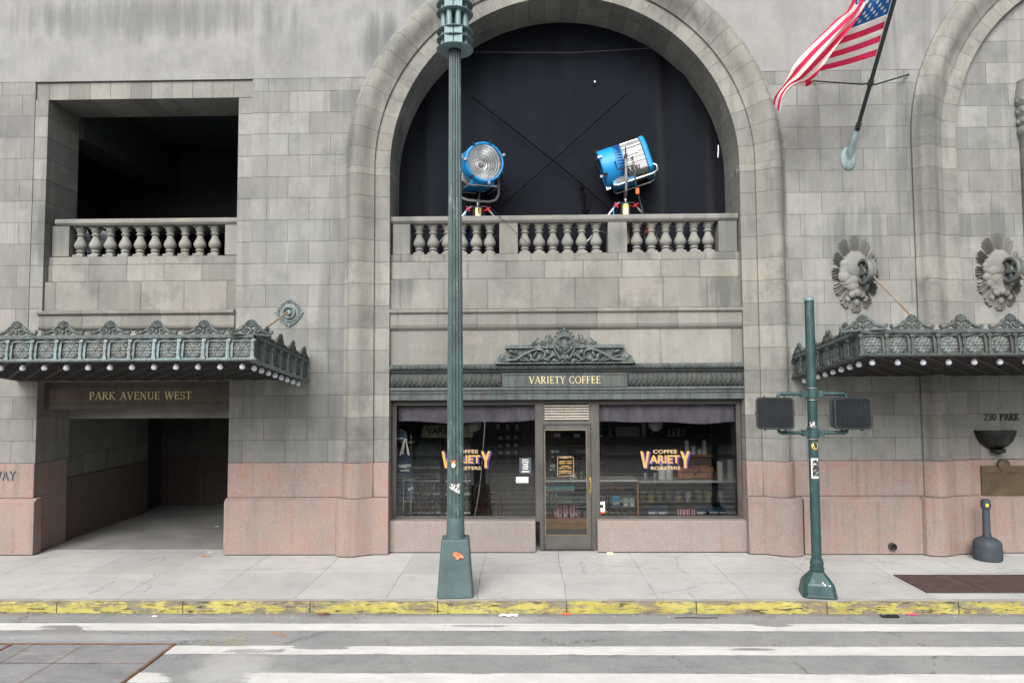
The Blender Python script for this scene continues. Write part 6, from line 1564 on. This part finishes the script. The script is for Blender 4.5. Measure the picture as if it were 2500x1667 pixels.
o = sans('VARIETY', .085, M['white'], TB_, 'lettering', (.0, -.047, h*.46), .001, .004); o.scale.x = .75; o = sans('COFFEE', .05, M['white'], TB_, 'lettering', (.0, -.05, h*.30), .001, .002)
m = MB(); c = at3(978, 1080, .66); m.box(-.13,.13,-.06,.06,0,.17); m.prism([(-.13,.17),(.13,.17),(.0,.27)], .055, .06); o = m.build('card_box', M['navy_box'], None, loc=c); tag(o, 'dark blue card display box on top of the wire rack', 'box')
m = MB(); m.box(-.05,.06,-.0635,-.061,.07,.10); m.build('white_label', M['white'], o)
for k, u in enumerate((972, 984)):
    c = at3(u, 1222, .68); m = MB(); m.prism([(-.055,0),(.05,0),(.035,.34),(-.05,.36)], -.02, .03); o = m.build('folded_bag', M['navy'], None, loc=c, bevel=.01); tag(o, ('folded navy bag hanging at the far left of the wire rack', 'folded navy bag hanging next to the rack post')[k], 'bag')
c = at3(1000, 1215, .8); m = MB(); m.box(-.08,.1,-.05,.05,0,.32); o = m.build('coffee_box', M['navy_box'], None, loc=c, bevel=.004); tag(o, 'dark blue box with two white squares beside the wire rack', 'box')
m = MB(); m.box(-.02,.02,-.054,-.0505,.15,.2); m.box(.035,.075,-.054,-.0505,.17,.22); m.build('white_label', M['white'], o)
# coolers
def cooler(u0, u1, Y, lab, rows_, sd):
    x0, x1 = at(u0, 1150, Y)[0], at(u1, 1150, Y)[0]; zt_ = at(u0, 1070, Y)[1]
    T = empty('drinks_cooler', (x0, Y, 0.012), label=lab, cat='cooler'); w = x1-x0
    m = MB()
    for (a, b, y0, y1, c, d) in ((0,.03,0,.6,0,zt_),(w-.03,w,0,.6,0,zt_),(.03,w-.03,.57,.6,.1,zt_),(.03,w-.03,0,.6,0,.1),(.03,w-.03,0,.6,zt_-.05,zt_)): m.box(a, b, y0, y1, c, d)
    m.build('cabinet', M['black'], T); m = MB(); m.quad((.031,.56,.1),(w-.031,.56,.1),(w-.031,.56,zt_-.05),(.031,.56,zt_-.05)); m.build('back_panel', plain('cool_back'+str(sd), (.26,.32,.31), .6), T)
    m = MB(); m.quad((.03,-.004,.1),(w-.03,-.004,.1),(w-.03,-.004,zt_-.05),(.03,-.004,zt_-.05)); m.build('door_pane', M['case_pane'], T, fix=False)
    m = MB(); m.box(.0,.035,-.03,-.005,.08,zt_); m.box(w-.035,w,-.03,-.005,.08,zt_); m.box(.035,w-.035,-.03,-.005,.08,.12); m.box(.035,w-.035,-.03,-.005,zt_-.06,zt_-.02); m.build('door_frame', M['black'], T)
    rr = random.Random(sd); base = None
    for r, (v, mt, hh) in enumerate(rows_):
        z = at((u0+u1)/2, v, Y+.12)[1]; m = MB(); m.box(.035, w-.035, .05, .52, z-.012, z); m.box(.035, w-.035, .04, .05, z-.02, z+.02); m.build('shelf', M['white'], T)
        n = int((w-.1)/.085)
        for k in range(n):
            b = empty('drink_bottle', (x0+.08+k*.085, Y+.12, z+.001)); key = ('bt', hh)
            m = MB(); m.lathe([(.028,0),(.032,.01),(.032,.6*hh),(.026,.72*hh),(.013,.82*hh),(.013,.93*hh)], 12)
            shared(('bb', mt, hh), lambda: m, 'glass_body', M[mt], b, (0,0,0)); shared(('bc', hh), lambda: MB().lathe([(.015,.93*hh),(.015,hh)], 10), 'cap', M['white'] if hh > .2 else M['black'], b, (0,0,0))
            tag(b, ('bottle with %s contents and a pale cap on a cooler shelf' % {'bottle':'pale green','amber':'amber juice','jar':'clear'}[mt]) if hh > .2 else ('short bottle with %s contents and a black cap on a cooler shelf' % {'bottle':'pale green','amber':'amber juice','jar':'clear'}[mt]), 'bottle', 'bottles in the drinks coolers')
    return T, x0, x1, zt_
K1 = cooler(1004, 1078, 3.0, 'glass door drinks cooler with stocked shelves on the left behind the bag rack', [(1251,'amber',.24),(1206,'bottle',.26),(1174,'jar',.19),(1141,'bottle',.18)], 1)
K2 = cooler(1083, 1152, 3.0, 'glass door drinks cooler largely hidden behind the green street lamp', [(1251,'amber',.24),(1206,'jar',.26),(1174,'bottle',.19),(1141,'jar',.18)], 2)
x0, z1 = at(1034, 1038, 2.95); x1, z0 = at(1154, 1067, 2.95)
LBx = empty('shop_lightbox', (x0, 2.95, z0), label='unlit cream sign with dark lettering on top of the coolers', cat='sign'); w, h = x1-x0, z1-z0
m = MB(); m.prism([(-.05,0),(w,0),(w-.02,h),(.0,h)], -.06, .3); m.build('sign_box', M['cream'], LBx, bevel=.006)
for s, z, sz in (('VARIETY', h*.30, .2), ('COFFEE', h*.78, .06), ('ROASTERS', h*.08, .06)): o = sans(s, sz, M['ink'], LBx, 'lettering', (.5*w-.1, -.064, z), .002, .005 if sz > .1 else .001); o.scale.x = .95
# wall rack of cubbies
CB = empty('cubby_shelf', at3(1212, 1130, 4.6), label='dark wall shelf of cubbyholes holding white cups near the door', cat='shelf'); o0 = CB.location.copy()
x1, z1 = at(1268, 1055, 4.6); w, h = x1-o0.x, z1-o0.z; m = MB()
for k in range(4): m.box(k*w/3-.012, k*w/3+.012, 0, .3, 0, h)
for k in range(5): m.box(0, w, .002, .3, k*h/4-.01, k*h/4+.01)
m.build('cubby_frame', M['frame_dark'], CB)
for k in range(9):
    i, j = k % 3, k//3; b = MB().lathe([(.03,0),(.045,.01),(.052,.08),(.046,.075)], 14, cap=False); p = o0+Vector((w*(i+.5)/3, .08, h*(j+1)/4+.012))
    o = b.build('cup', M['white'], None, smooth=True, loc=p); tag(o, 'small white cup standing in a cubbyhole of the dark wall shelf', 'cup', 'cups in the cubby shelf')
for k, u in enumerate((1217, 1239, 1262)):
    T = empty('syrup_bottle', at3(u, 1053, 4.65), label='dark bottle with white label on top of the cubby shelf', cat='bottle', group='bottles on the cubby shelf'); m = MB(); m.lathe([(.04,0),(.04,.2),(.015,.25),(.015,.3)], 12); m.build('glass_body', M['black'], T, smooth=True); m = MB(); m.lathe([(.041,.03),(.041,.19)], 12); m.build('label', M['white'], T, smooth=True)
m = MB(); pts = [(1184,1030),(1182,1060),(1180,1090),(1177,1120),(1175,1150),(1172,1180),(1168,1210),(1163,1240),(1157,1262)]; m.tube([at3(u, v, .5) for u, v in pts], .006, 6); o = m.build('pull_cord', M['white'], None, smooth=True); tag(o, 'white cord hanging slack inside the left window from the pelmet', 'cord')
# bentwood chairs
def chair(u, v, Y, rz, lab):
    c = at3(u, v, Y); T = empty('bentwood_chair', (c.x, Y, .012), (0, 0, rz), label=lab, cat='chair', group='bentwood chairs inside the left window'); zt_ = c.z-.012; sh = zt_-.45
    m = MB(); P = [(-.19,0,sh),(-.185,.01,sh+.2),(-.15,.02,zt_-.08),(-.08,.02,zt_-.01),(0,.02,zt_),(.08,.02,zt_-.01),(.15,.02,zt_-.08),(.185,.01,sh+.2),(.19,0,sh)]; m.tube(P, .015, 8)
    P = [(-.11,0,sh),(-.105,.01,sh+.18),(-.07,.015,zt_-.15),(0,.015,zt_-.11),(.07,.015,zt_-.15),(.105,.01,sh+.18),(.11,0,sh)]; m.tube(P, .011, 8); m.build('backrest', M['wood_red'], T, smooth=True)
    m = MB(); m.lathe([(.2,-.015),(.215,0),(.2,.012)], 24, Matrix.Translation((0,-.19,sh))); m.build('seat', M['wood_red'], T, smooth=True)
    for a, b in ((-.17,-.02),(.17,-.02),(-.15,-.34),(.15,-.34)): m = MB(); m.cyl((a,b,sh), (a*1.15,b*1.05,0), .016, 8, .012); m.build('leg', M['wood_red'], T, smooth=True)
chair(1039, 1202, 1.15, .15, 'red brown bentwood chair in front of the left cooler'); chair(1202, 1203, 1.1, -.1, 'red brown bentwood chair right of the lamp post with splayed back'); chair(1178, 1178, 2.3, .3, 'dark bentwood chair in the shadow behind the lamp post')
# counter and display cases
zf = .012
def glass_case(u0, u1, Y, vt, vb, vfoot, lab, name='display_case', wood=True):
    x0, x1 = at(u0, 1200, Y)[0], at(u1, 1200, Y)[0]; zt_ = at(u0, vt, Y)[1]; zb_ = at(u0, vb, Y)[1]; T = empty(name, (x0, Y, zf), label=lab, cat='display case'); w = x1-x0; zt_ -= zf; zb_ -= zf
    m = MB(); m.box(0, w, 0, .6, 0, zb_); m.build('wooden_base', M['wood'], T, bevel=.004)
    m = MB(); m.box(0, w, -.012, -.001, zb_*.50, zb_*.53); m.build('groove', M['wood_red'], T)
    m = MB(); m.box(-.01, w+.01, -.01, .62, zt_, zt_+.035); m.build('top_slab', M['white'], T)
    m = MB(); m.quad((0,0,zb_),(w,0,zb_),(w,0,zt_),(0,0,zt_)); m.build('front_pane', M['case_pane'], T, fix=False)
    m = MB(); m.box(w-.0, w+.035, -.01, .6, 0, zt_+.02); m.build('end_post', M['wood'], T)
    m = MB(); m.quad((0,.58,zb_),(w,.58,zb_),(w,.58,zt_),(0,.58,zt_)); m.build('back_panel', plain('case_back', (.38,.42,.38), .6), T)
    zs = [at(u0, v, Y+.1)[1]-zf for v in (1199, 1237)]; m = MB()
    for z in zs: m.box(.005, w-.005, .06, .56, z-.01, z); m.box(.005, w-.005, .05, .06, z-.014, z+.004)
    m.build('shelf', M['frame_dark'], T)
    return T, x0, x1, zt_+zf, zb_+zf, [z+zf for z in zs]
DC, dx0, dx1, dzt, dzb, dzs = glass_case(1322, 1555, 2.1, 1176, 1266, 1305, 'glass fronted counter case with wooden base seen through the door')
def put(name, mk, mat, u, z, Y, lab, cat, group=None, parts=(), rz=0):
    x = at(u, 1200, Y)[0]; key = (name, mat)
    T = empty(name, (x, Y, z), (0, 0, rz), label=lab, cat=cat, group=group)
    for (pn, k, pm) in mk: shared((name, pn, pm), k, pn, M[pm], T, (0,0,0))
    return T
def boxmk(w, d, h): return lambda: MB().box(-w/2, w/2, -d/2, d/2, 0, h)
lat_ = lambda prof, n=14: (lambda: MB().lathe(prof, n))
pk = [('carton', boxmk(.075,.06,.24), 'pink_pack'), ('white_side', lambda: MB().box(-.0385,-.024,-.032,-.03,0,.24).box(.024,.0385,-.032,-.03,0,.24).box(-.0235,.0235,-.0325,-.0305,.04,.08), 'white'), ('gable', lambda: MB().prism([(-.0375,.2405),(.0375,.2405),(0,.275)], -.03, .03), 'pink_pack')]
for k, u in enumerate((1357, 1366, 1380, 1396, 1405)): put('milk_carton', pk, 0, u, dzb+.001, 2.2 if k in (1,2,3) else 2.32, 'pink and white carton on the bottom of the counter case seen through the door', 'carton', 'pink cartons in the counter case')
for k in range(6): put('teal_tin', [('tin', boxmk(.12,.08,.11), 'teal'), ('band', boxmk(.121,.081,.03), 'sage')], 0, 1338+k*11.5, dzs[0]+.001, 2.28, 'teal tin on the top shelf of the counter case', 'tin', 'teal tins in the counter case')
for k in range(3): put('water_bottle', [('body', lat_([(.035,0),(.037,.02),(.037,.15),(.02,.2),(.02,.23)]), 'jar'), ('cap', lat_([(.022,.23),(.022,.26)]), 'white')], 0, 1336+k*11, dzs[1]+.001, 2.28, 'clear bottle on the middle shelf of the counter case', 'bottle', 'clear bottles in the counter case')
for k in range(4): put('glass_tumbler', [('body', lat_([(.036,0),(.04,.15)]), 'jar')], 0, 1402+k*11, dzs[1]+.001, 2.26, 'grey glass tumbler on the middle shelf behind the door stile', 'tumbler', 'tumblers in the counter case')
for k in range(3): put('steel_canister', [('body', lat_([(.04,0),(.04,.16)]), 'steel'), ('lid', lat_([(.042,.16),(.042,.185)]), 'black')], 0, 1414+k*12, dzb+.001, 2.26, 'steel canister on the bottom of the counter case right of the cartons', 'canister', 'canisters in the counter case')
for k in range(5): put('steel_cup', [('body', lat_([(.034,0),(.04,.13)]), 'steel'), ('lid', lat_([(.042,.13),(.035,.15)]), 'white' if k < 2 else 'black')], 0, 1463+k*14+(6 if k > 1 else 0), dzb+.001, 2.2, 'metal travel cup in the bottom of the right hand counter case', 'cup', 'travel cups in the counter case')
for k in range(3): put('domed_tray', [('tray', lat_([(.001,0),(.11,0),(.12,.015)], 20), 'steel'), ('pastry', lambda: MB().ball((0,0,.05), .085,.07,.045, 12, 8), 'bean_brown')], 0, 1466+k*24, dzs[0]+.001, 2.3, 'tray of brown pastry on the top shelf of the right hand counter case', 'pastry', 'pastries in the counter case')
for k in range(2): put('black_grinder', [('body', lat_([(.05,0),(.05,.12),(.035,.14),(.035,.2)]), 'black'), ('ring', lat_([(.0515,.05),(.0515,.06)]), 'steel')], 0, 1464+k*19, dzs[1]+.001, 2.28, 'black coffee grinder on the middle shelf of the counter case', 'grinder', 'grinders in the counter case')
put('picture_card', [('card', lambda: MB().box(-.075,.075,0,.01,0,.2), 'sky_card'), ('sand_strip', lambda: MB().prism([(-.07,.04),(.07,.09),(.07,.03),(-.07,.03)][::-1], -.003, -.0005), 'cream')], 0, 1503, dzs[1]+.03, 2.16, 'blue picture card standing on the middle shelf', 'card')
for k in range(2): put('coffee_bag', [('bag', lambda: MB().hull([[(-.05,-.03,0),(.05,-.03,0),(.05,.03,0),(-.05,.03,0)],[(-.052,-.03,.14),(.052,-.03,.14),(.052,.03,.14),(-.052,.03,.14)],[(-.05,-.004,.19),(.05,-.004,.19),(.05,.004,.19),(-.05,.004,.19)]]), 'sage'), ('white_label', lambda: MB().box(-.035,.035,-.0335,-.031,.03,.08), 'paper')], 0, 1527+k*15, dzs[1]+.0, 2.18, 'sage green coffee bag on the middle shelf by the wooden post', 'bag', 'sage coffee bags in the counter case')
# items on the counter seen through the door
for k, u in enumerate((1350, 1362)): put('paper_cup', [('cup', lat_([(.032,0),(.045,.13)]), 'white'), ('lid', lat_([(.047,.13),(.047,.14),(.04,.15)]), 'white'), ('sleeve', lat_([(.0375,.03),(.0435,.1)]), 'slate')], 0, u, at(1356, 1116, 2.3)[1], 2.3, 'white paper cup on the ledge left of the hours lettering', 'cup', 'paper cups seen through the door')
m = MB(); a, b = at(1340, 1117, 2.3); c, d = at(1410, 1117, 2.3); m.box(a, c, 2.25, 2.5, b-.02, b-.002); m.box(a, a+.02, 2.27, 2.3, dzt+.036, b-.021); m.box(c-.02, c, 2.27, 2.3, dzt+.036, b-.021); o = m.build('counter_ledge', M['frame_dark'], None); tag(o, 'narrow raised ledge on the counter behind the door', 'ledge')
for (u, v, w_, h_, lab, mt) in ((1349, 1141, .13, .13, 'white printed card pinned left of the hours lettering', 'scrib'), (1399, 1163, .14, .11, 'small white card standing on the counter behind the door handle side', 'scrib'), (1378, 1150, .1, .06, 'small yellow card standing on the counter', 'cream'), (1360, 1062, .12, .07, 'pale label card high behind the left part of the door glass', 'paper'), (1408, 1063, .12, .07, 'pale label card high behind the right part of the door glass', 'paper')):
    c = at3(u, v, 2.2 if v > 1100 else 4.4); sc = 1 if v > 1100 else 1.25; m = MB(); m.box(-w_/2*sc, w_/2*sc, 0, .008, -h_/2*sc, h_/2*sc); o = m.build('price_card', M[mt], None, loc=c); tag(o, lab, 'card')
put('tip_jar', [('glass_body', lat_([(.06,0),(.065,.02),(.065,.15),(.055,.17)]), 'jar'), ('contents', lat_([(.05,.01),(.055,.07)]), 'pasta_gold')], 0, 1420, dzt+.036, 2.25, 'glass jar half filled with gold on the counter behind the door', 'jar')
# menu board
x0, z1 = at(1379, 1086, 4.9); x1, z0 = at(1474, 1126, 4.9); MBd = empty('menu_board', (x0, 4.9, z0), label='framed black menu board on the back wall seen past the door', cat='menu board'); w, h = x1-x0, z1-z0
m = MB(); m.box(0, w, 0, .02, 0, h); m.build('board', M['ink'], MBd); m = MB()
for q in ((0,w,-.0,.03),(0,w,h-.03,h),(0,.03,.03,h-.03),(w-.03,w,.03,h-.03)): m.box(q[0], q[1], -.02, -.001, q[2], q[3])
m.build('frame', M['wood'], MBd); sans('VARIETY', .14, M['paper'], MBd, 'lettering', (w*.5, -.004, h-.2), .002, .003)
m = MB(); rl = random.Random(4)
for k in range(7):
    for cx_ in (.12, w*.42, w*.8): m.box(cx_, cx_+.08+.14*rl.random(), -.003, -.0005, h-.32-.075*k, h-.30-.075*k)
o = m.build('menu_lines', M['globe'], MBd); tag(o, kind='stuff')
# back shelf with jars and jugs
zsb = at(1620, 1065, 4.7)[1]; x0, x1 = at(1452, 1065, 4.7)[0], at(1800, 1065, 4.7)[0]
m = MB(); m.box(x0-.8, x1, 4.6, 5.15, zsb-.05, zsb); o = m.build('wall_shelf', M['frame_dark'], None); tag(o, 'long dark wall shelf carrying jugs and jars above the menu board', 'shelf')
m = MB(); m.box(x0-.8, x1, 5.0, 5.18, zsb-.5, zsb-.051)
jug = [('glass_body', lat_([(.07,0),(.075,.02),(.07,.25),(.06,.28)]), 'jar'), ('metal_frame', lat_([(.078,.0),(.08,.03)]), 'steel'), ('lid', lat_([(.066,.28),(.05,.31),(.012,.33),(.012,.35)]), 'steel'), ('handle', lambda: MB().tube([(.07,0,.25),(.14,0,.24),(.15,0,.12),(.1,0,.06)], .01, 6), 'black')]
for k, u in enumerate((1469, 1491)): put('coffee_press', jug, 0, u, zsb+.001, 4.75, 'glass coffee press jug at the left end of the wall shelf', 'jug', 'press jugs on the wall shelf')
for k in range(4): put('storage_bag', [('bag', lambda: MB().hull([[(-.09,-.05,0),(.09,-.05,0),(.09,.05,0),(-.09,.05,0)],[(-.095,-.05,.17),(.095,-.05,.17),(.095,.05,.17),(-.095,.05,.17)],[(-.06,-.01,.24),(.06,-.01,.24),(.06,.01,.24),(-.06,.01,.24)]]), 'sage'), ('white_label', boxmk(.12,.104,.08), 'globe')], 0, 1513+k*13.6, zsb+.001, 4.75, 'pale grey green bag in the row of four on the wall shelf', 'bag', 'bags on the wall shelf')
for k, u in enumerate((1571, 1576)): put('white_book', [('book', boxmk(.035,.12,.32), 'white')], 0, u, zsb+.001, 4.72, 'thin white upright packet left of the globe lamp', 'packet', 'white packets on the wall shelf')
for k, u in enumerate((1637, 1648, 1659, 1671)): put('steel_bottle', [('body', lat_([(.05,0),(.05,.2),(.03,.23)]), 'steel'), ('lid', lat_([(.055,.23),(.055,.27)]), 'black')], 0, u, zsb+.001, 4.72, 'steel bottle with dark lid in the row right of the globe lamp', 'bottle', 'steel bottles on the wall shelf')
for k, u in enumerate((1593, 1619, 1694, 1724)): put('dark_jar', [('glass_body', lat_([(.06,0),(.06,.2),(.04,.24)]), 'jar'), ('lid', lat_([(.062,.24),(.062,.27)]), 'black')], 0, u, zsb+.001, 4.75, 'dim glass jar spaced along the wall shelf', 'jar', 'glass jars on the wall shelf')
# espresso counter on the right
x0, x1 = at(1560, 1172, 2.2)[0], at(1812, 1172, 2.2)[0]; zc1 = at(1650, 1173, 2.2)[1]
BC = empty('back_counter', (x0, 2.2, zf), label='long dark counter with open shelves of jars in the right window', cat='counter'); w = x1-x0; h = zc1-zf
m = MB(); m.box(0, w, -.05, .65, h-.035, h); m.build('worktop', M['globe'], BC); m = MB(); m.box(0, w, .4, .6, 0, h-.036); m.build('back_panel', M['frame_dark'], BC)
zj = at(1650, 1226, 2.2)[1]-zf; zk = at(1650, 1262, 2.2)[1]-zf; m = MB(); m.box(0, w, 0, .399, zj-.02, zj); m.box(0, w, 0, .399, zk-.03, zk); m.build('shelf', M['frame_dark'], BC)
jar_c = ['bean_brown','pasta_gold','nut_grey','bean_brown','pasta_gold','grain_white','bean_brown','pasta_gold','grain_white']; jar_n = ['brown beans','golden pieces','grey nuts','reddish brown beans','a low layer of gold pieces','white and black pieces','coarse brown beans','a heap of golden pieces','a large heap of white pieces']
for k, (u, h_) in enumerate(((1570,.16),(1589,.13),(1610,.15),(1632,.16),(1655,.09),(1679,.17),(1705,.15),(1729,.19),(1758,.2))):
    x = at(u, 1200, 2.32)[0]; T = empty('candy_jar', (x, 2.32, zj+zf+.001), label='wide glass jar holding '+jar_n[k]+' on the counter shelf', cat='jar', group='jars on the counter shelf')
    m = MB(); m.lathe([(.085,.0),(.095,.02),(.095,.2),(.07,.23),(.07,.25)], 18); m.build('glass_body', M['jar'], T, smooth=True); m = MB(); m.lathe([(.088,.004),(.091,.02),(.091,h_),(.05,h_+.02)], 18); m.build('contents', M[jar_c[k]], T, smooth=True)
nb = lambda: MB().hull([[(-.1,-.06,0),(.1,-.06,0),(.1,.06,0),(-.1,.06,0)],[(-.105,-.06,.2),(.105,-.06,.2),(.105,.06,.2),(-.105,.06,.2)],[(-.1,-.02,.23),(.1,-.02,.23),(.1,.02,.23),(-.1,.02,.23)]])
for k, (u, lab) in enumerate(((1592, 'navy carton with white lettering, leftmost on the bottom shelf of the right window'), (1617, 'taller navy carton with white lettering, second on the bottom shelf'), (1711, 'navy carton with white lettering right next to the red packs'), (1742, 'navy carton with white lettering at the foot of the mirrored post'), (1767, 'navy carton with white lettering, rightmost on the bottom shelf'))):
    x = at(u, 1250, 2.1)[0]; T = empty('coffee_carton', (x, 2.1, zk+zf+.001), label=lab, cat='carton', group='navy coffee cartons'); m = nb(); m.v = [(p[0], p[1], p[2]*(1.15 if k == 1 else 1)) for p in m.v]; m.build('carton', M['navy_box'], T, bevel=.004)
    o = sans('VARIETY', .06, M['white'], T, 'lettering', (0, -.0625, .1), .001, .003); o.scale.x = .8
for k, u in enumerate((1657, 1663, 1673, 1678, 1691)): put('red_pack', [('carton', boxmk(.065,.06,.19), 'pink_pack'), ('white_side', lambda: MB().box(-.033,-.02,-.032,-.0305,0,.19).box(.02,.033,-.032,-.0305,0,.19), 'white')], 0, u, zk+zf+.001, 2.08+.06*(k % 2), 'slim red and white pack on the bottom shelf of the right window', 'carton', 'red packs on the bottom shelf')
# on the counter
for k, u in enumerate((1576, 1599)): put('pump_bottle', [('body', lat_([(.045,0),(.045,.14),(.035,.16)]), 'alu'), ('lid', lat_([(.037,.16),(.037,.2),(.02,.22)]), 'black')], 0, u, zc1+.001, 2.3, 'steel canister with black lid on the right window counter', 'canister', 'black lidded canisters')
for k, u in enumerate((1616, 1634)): put('white_flask', [('body', lat_([(.078,0),(.08,.02),(.08,.24),(.04,.3),(.035,.34)], 20), 'globe'), ('lid', lat_([(.04,.34),(.04,.37)]), 'white')], 0, u, zc1+.001, 2.4, 'large pale flask on the counter behind the painted window lettering', 'flask', 'pale flasks on the counter')
x0, z0 = at(1655, 1166, 2.35); x1, z1 = at(1742, 1110, 2.35); EM = empty('espresso_machine', (x0, 2.35, zc1), label='copper espresso machine with cups on top in the right window', cat='coffee machine'); w, h = x1-x0, z1-zc1
m = MB(); m.box(0, w, 0, .5, .02, h*.5); m.box(0, w, .05, .5, h*.9, h); m.box(0, .04, .0, .5, h*.5, h*.9); m.build('machine_body', M['copper'], EM, bevel=.01)
m = MB(); m.box(.04, w-.03, .12, .48, h*.5, h*.9); m.build('glass_back', plain('cop_dark', (.09,.045,.03), .3, .4), EM); m = MB(); m.box(w*.4, w*.82, -.03, -.001, .03, h*.48); m.box(w*.4,w*.82,-.03,.1,h*.5,h*.56); m.build('drip_panel', M['copper'], EM, bevel=.01)
m = MB(); m.box(.02, w, -.04, -.031, h*.3, h*.32); m.box(w*.45,w*.5,-.045,-.04,.1,h*.28); m.build('rail', M['ink'], EM)
zem = zc1+h+.001
for u, h_, lab in ((1677, .32, 'tall leaning stack of pale cups on the copper machine'), (1693, .2, 'short stack of pale cups on the copper machine'), (1708, .14, 'single pale jar shaped stack on the copper machine'), (1720, .3, 'tall lidded stack of pale cups on the copper machine')):
    x = at(u, 1110, 2.5)[0]; m = MB(); n_ = int(h_/.03); pr = []
    for i in range(n_): pr += [(.05-.012*i/n_, i*.03), (.056-.012*i/n_, i*.03+.024)]
    m.lathe(pr, 18); o = m.build('cup_stack', M['globe'], None, smooth=True, loc=(x, 2.5, zem), ang=25); tag(o, lab, 'cups')
for u, h_, lab in ((1758, .40, 'tall stack of white paper cups near the mirrored post'), (1784, .46, 'tallest stack of white paper cups at the right end of the counter')):
    x = at(u, 1170, 2.3)[0]; m = MB(); pr = []; n_ = int(h_/.022)
    for i in range(n_): pr += [(.062, i*.022), (.066, i*.022+.016)]
    m.lathe(pr, 20); o = m.build('cup_stack', M['globe'], None, smooth=True, loc=(x, 2.3, zc1+.001), ang=25); tag(o, lab, 'cups')
m = MB(); x, z = at(1748, 1170, 2.25); m.lathe([(.025,0),(.025,.16),(.01,.2)], 12); o = m.build('dark_bottle', M['slate'], None, smooth=True, loc=(x, 2.25, zc1+.001)); tag(o, 'small dark bottle between the copper machine and the cup stacks', 'bottle')
# ------------------------------------------------------------------ light, sky, camera
W = bpy.data.worlds.new('World'); S.world = W; W.use_nodes = True; nt = W.node_tree
bg = nt.nodes['Background']; sk = nt.nodes.new('ShaderNodeTexSky'); sk.sky_type = 'NISHITA'; sk.sun_disc = False
SEL, SAZ = 38, 194
sk.sun_elevation = R(SEL); sk.sun_rotation = R(SAZ); sk.air_density = 1.0; sk.dust_density = 6.0; sk.ozone_density = 1.0
hs = nt.nodes.new('ShaderNodeHueSaturation'); hs.inputs['Saturation'].default_value = .30
nt.links.new(sk.outputs[0], hs.inputs['Color']); nt.links.new(hs.outputs[0], bg.inputs[0]); bg.inputs[1].default_value = .115
sun = bpy.data.lights.new('sun', 'SUN'); sun.energy = 1.5; sun.angle = R(42); sun.color = (1, .99, .97)
so = bpy.data.objects.new('sun', sun); COL.objects.link(so)
# sun stands over the street, a little to the left, high
sd = Vector((math.sin(R(SAZ))*math.cos(R(SEL)), math.cos(R(SAZ))*math.cos(R(SEL)), math.sin(R(SEL))))
so.rotation_euler = sd.to_track_quat('Z', 'Y').to_euler()
cam = bpy.data.cameras.new('camera'); cam.sensor_width = 36; cam.lens = FPX/2500*36; cam.clip_end = 600; cam.clip_start = .1
co = bpy.data.objects.new('camera', cam); COL.objects.link(co); S.camera = co
right = Vector(ray(1250+1000, 833.5))-Vector(ray(1250, 833.5)); fwd = Vector(ray(1250, 833.5)).normalized(); right.normalize(); up = right.cross(fwd).normalized(); right = fwd.cross(up)
mt = Matrix((right, up, -fwd)).transposed().to_4x4(); mt.translation = (CX, -CD, CH); co.matrix_world = mt
S.render.engine = 'CYCLES'; S.cycles.use_denoising = True
try: S.cycles.denoiser = 'OPENIMAGEDENOISE'
except Exception: pass
S.cycles.max_bounces = 8; S.cycles.transparent_max_bounces = 16; S.cycles.caustics_reflective = False; S.cycles.caustics_refractive = False
S.cycles.sample_clamp_indirect = 4
S.view_settings.view_transform = 'Standard'; S.view_settings.look = 'None'; S.view_settings.exposure = .76; S.view_settings.gamma = 1
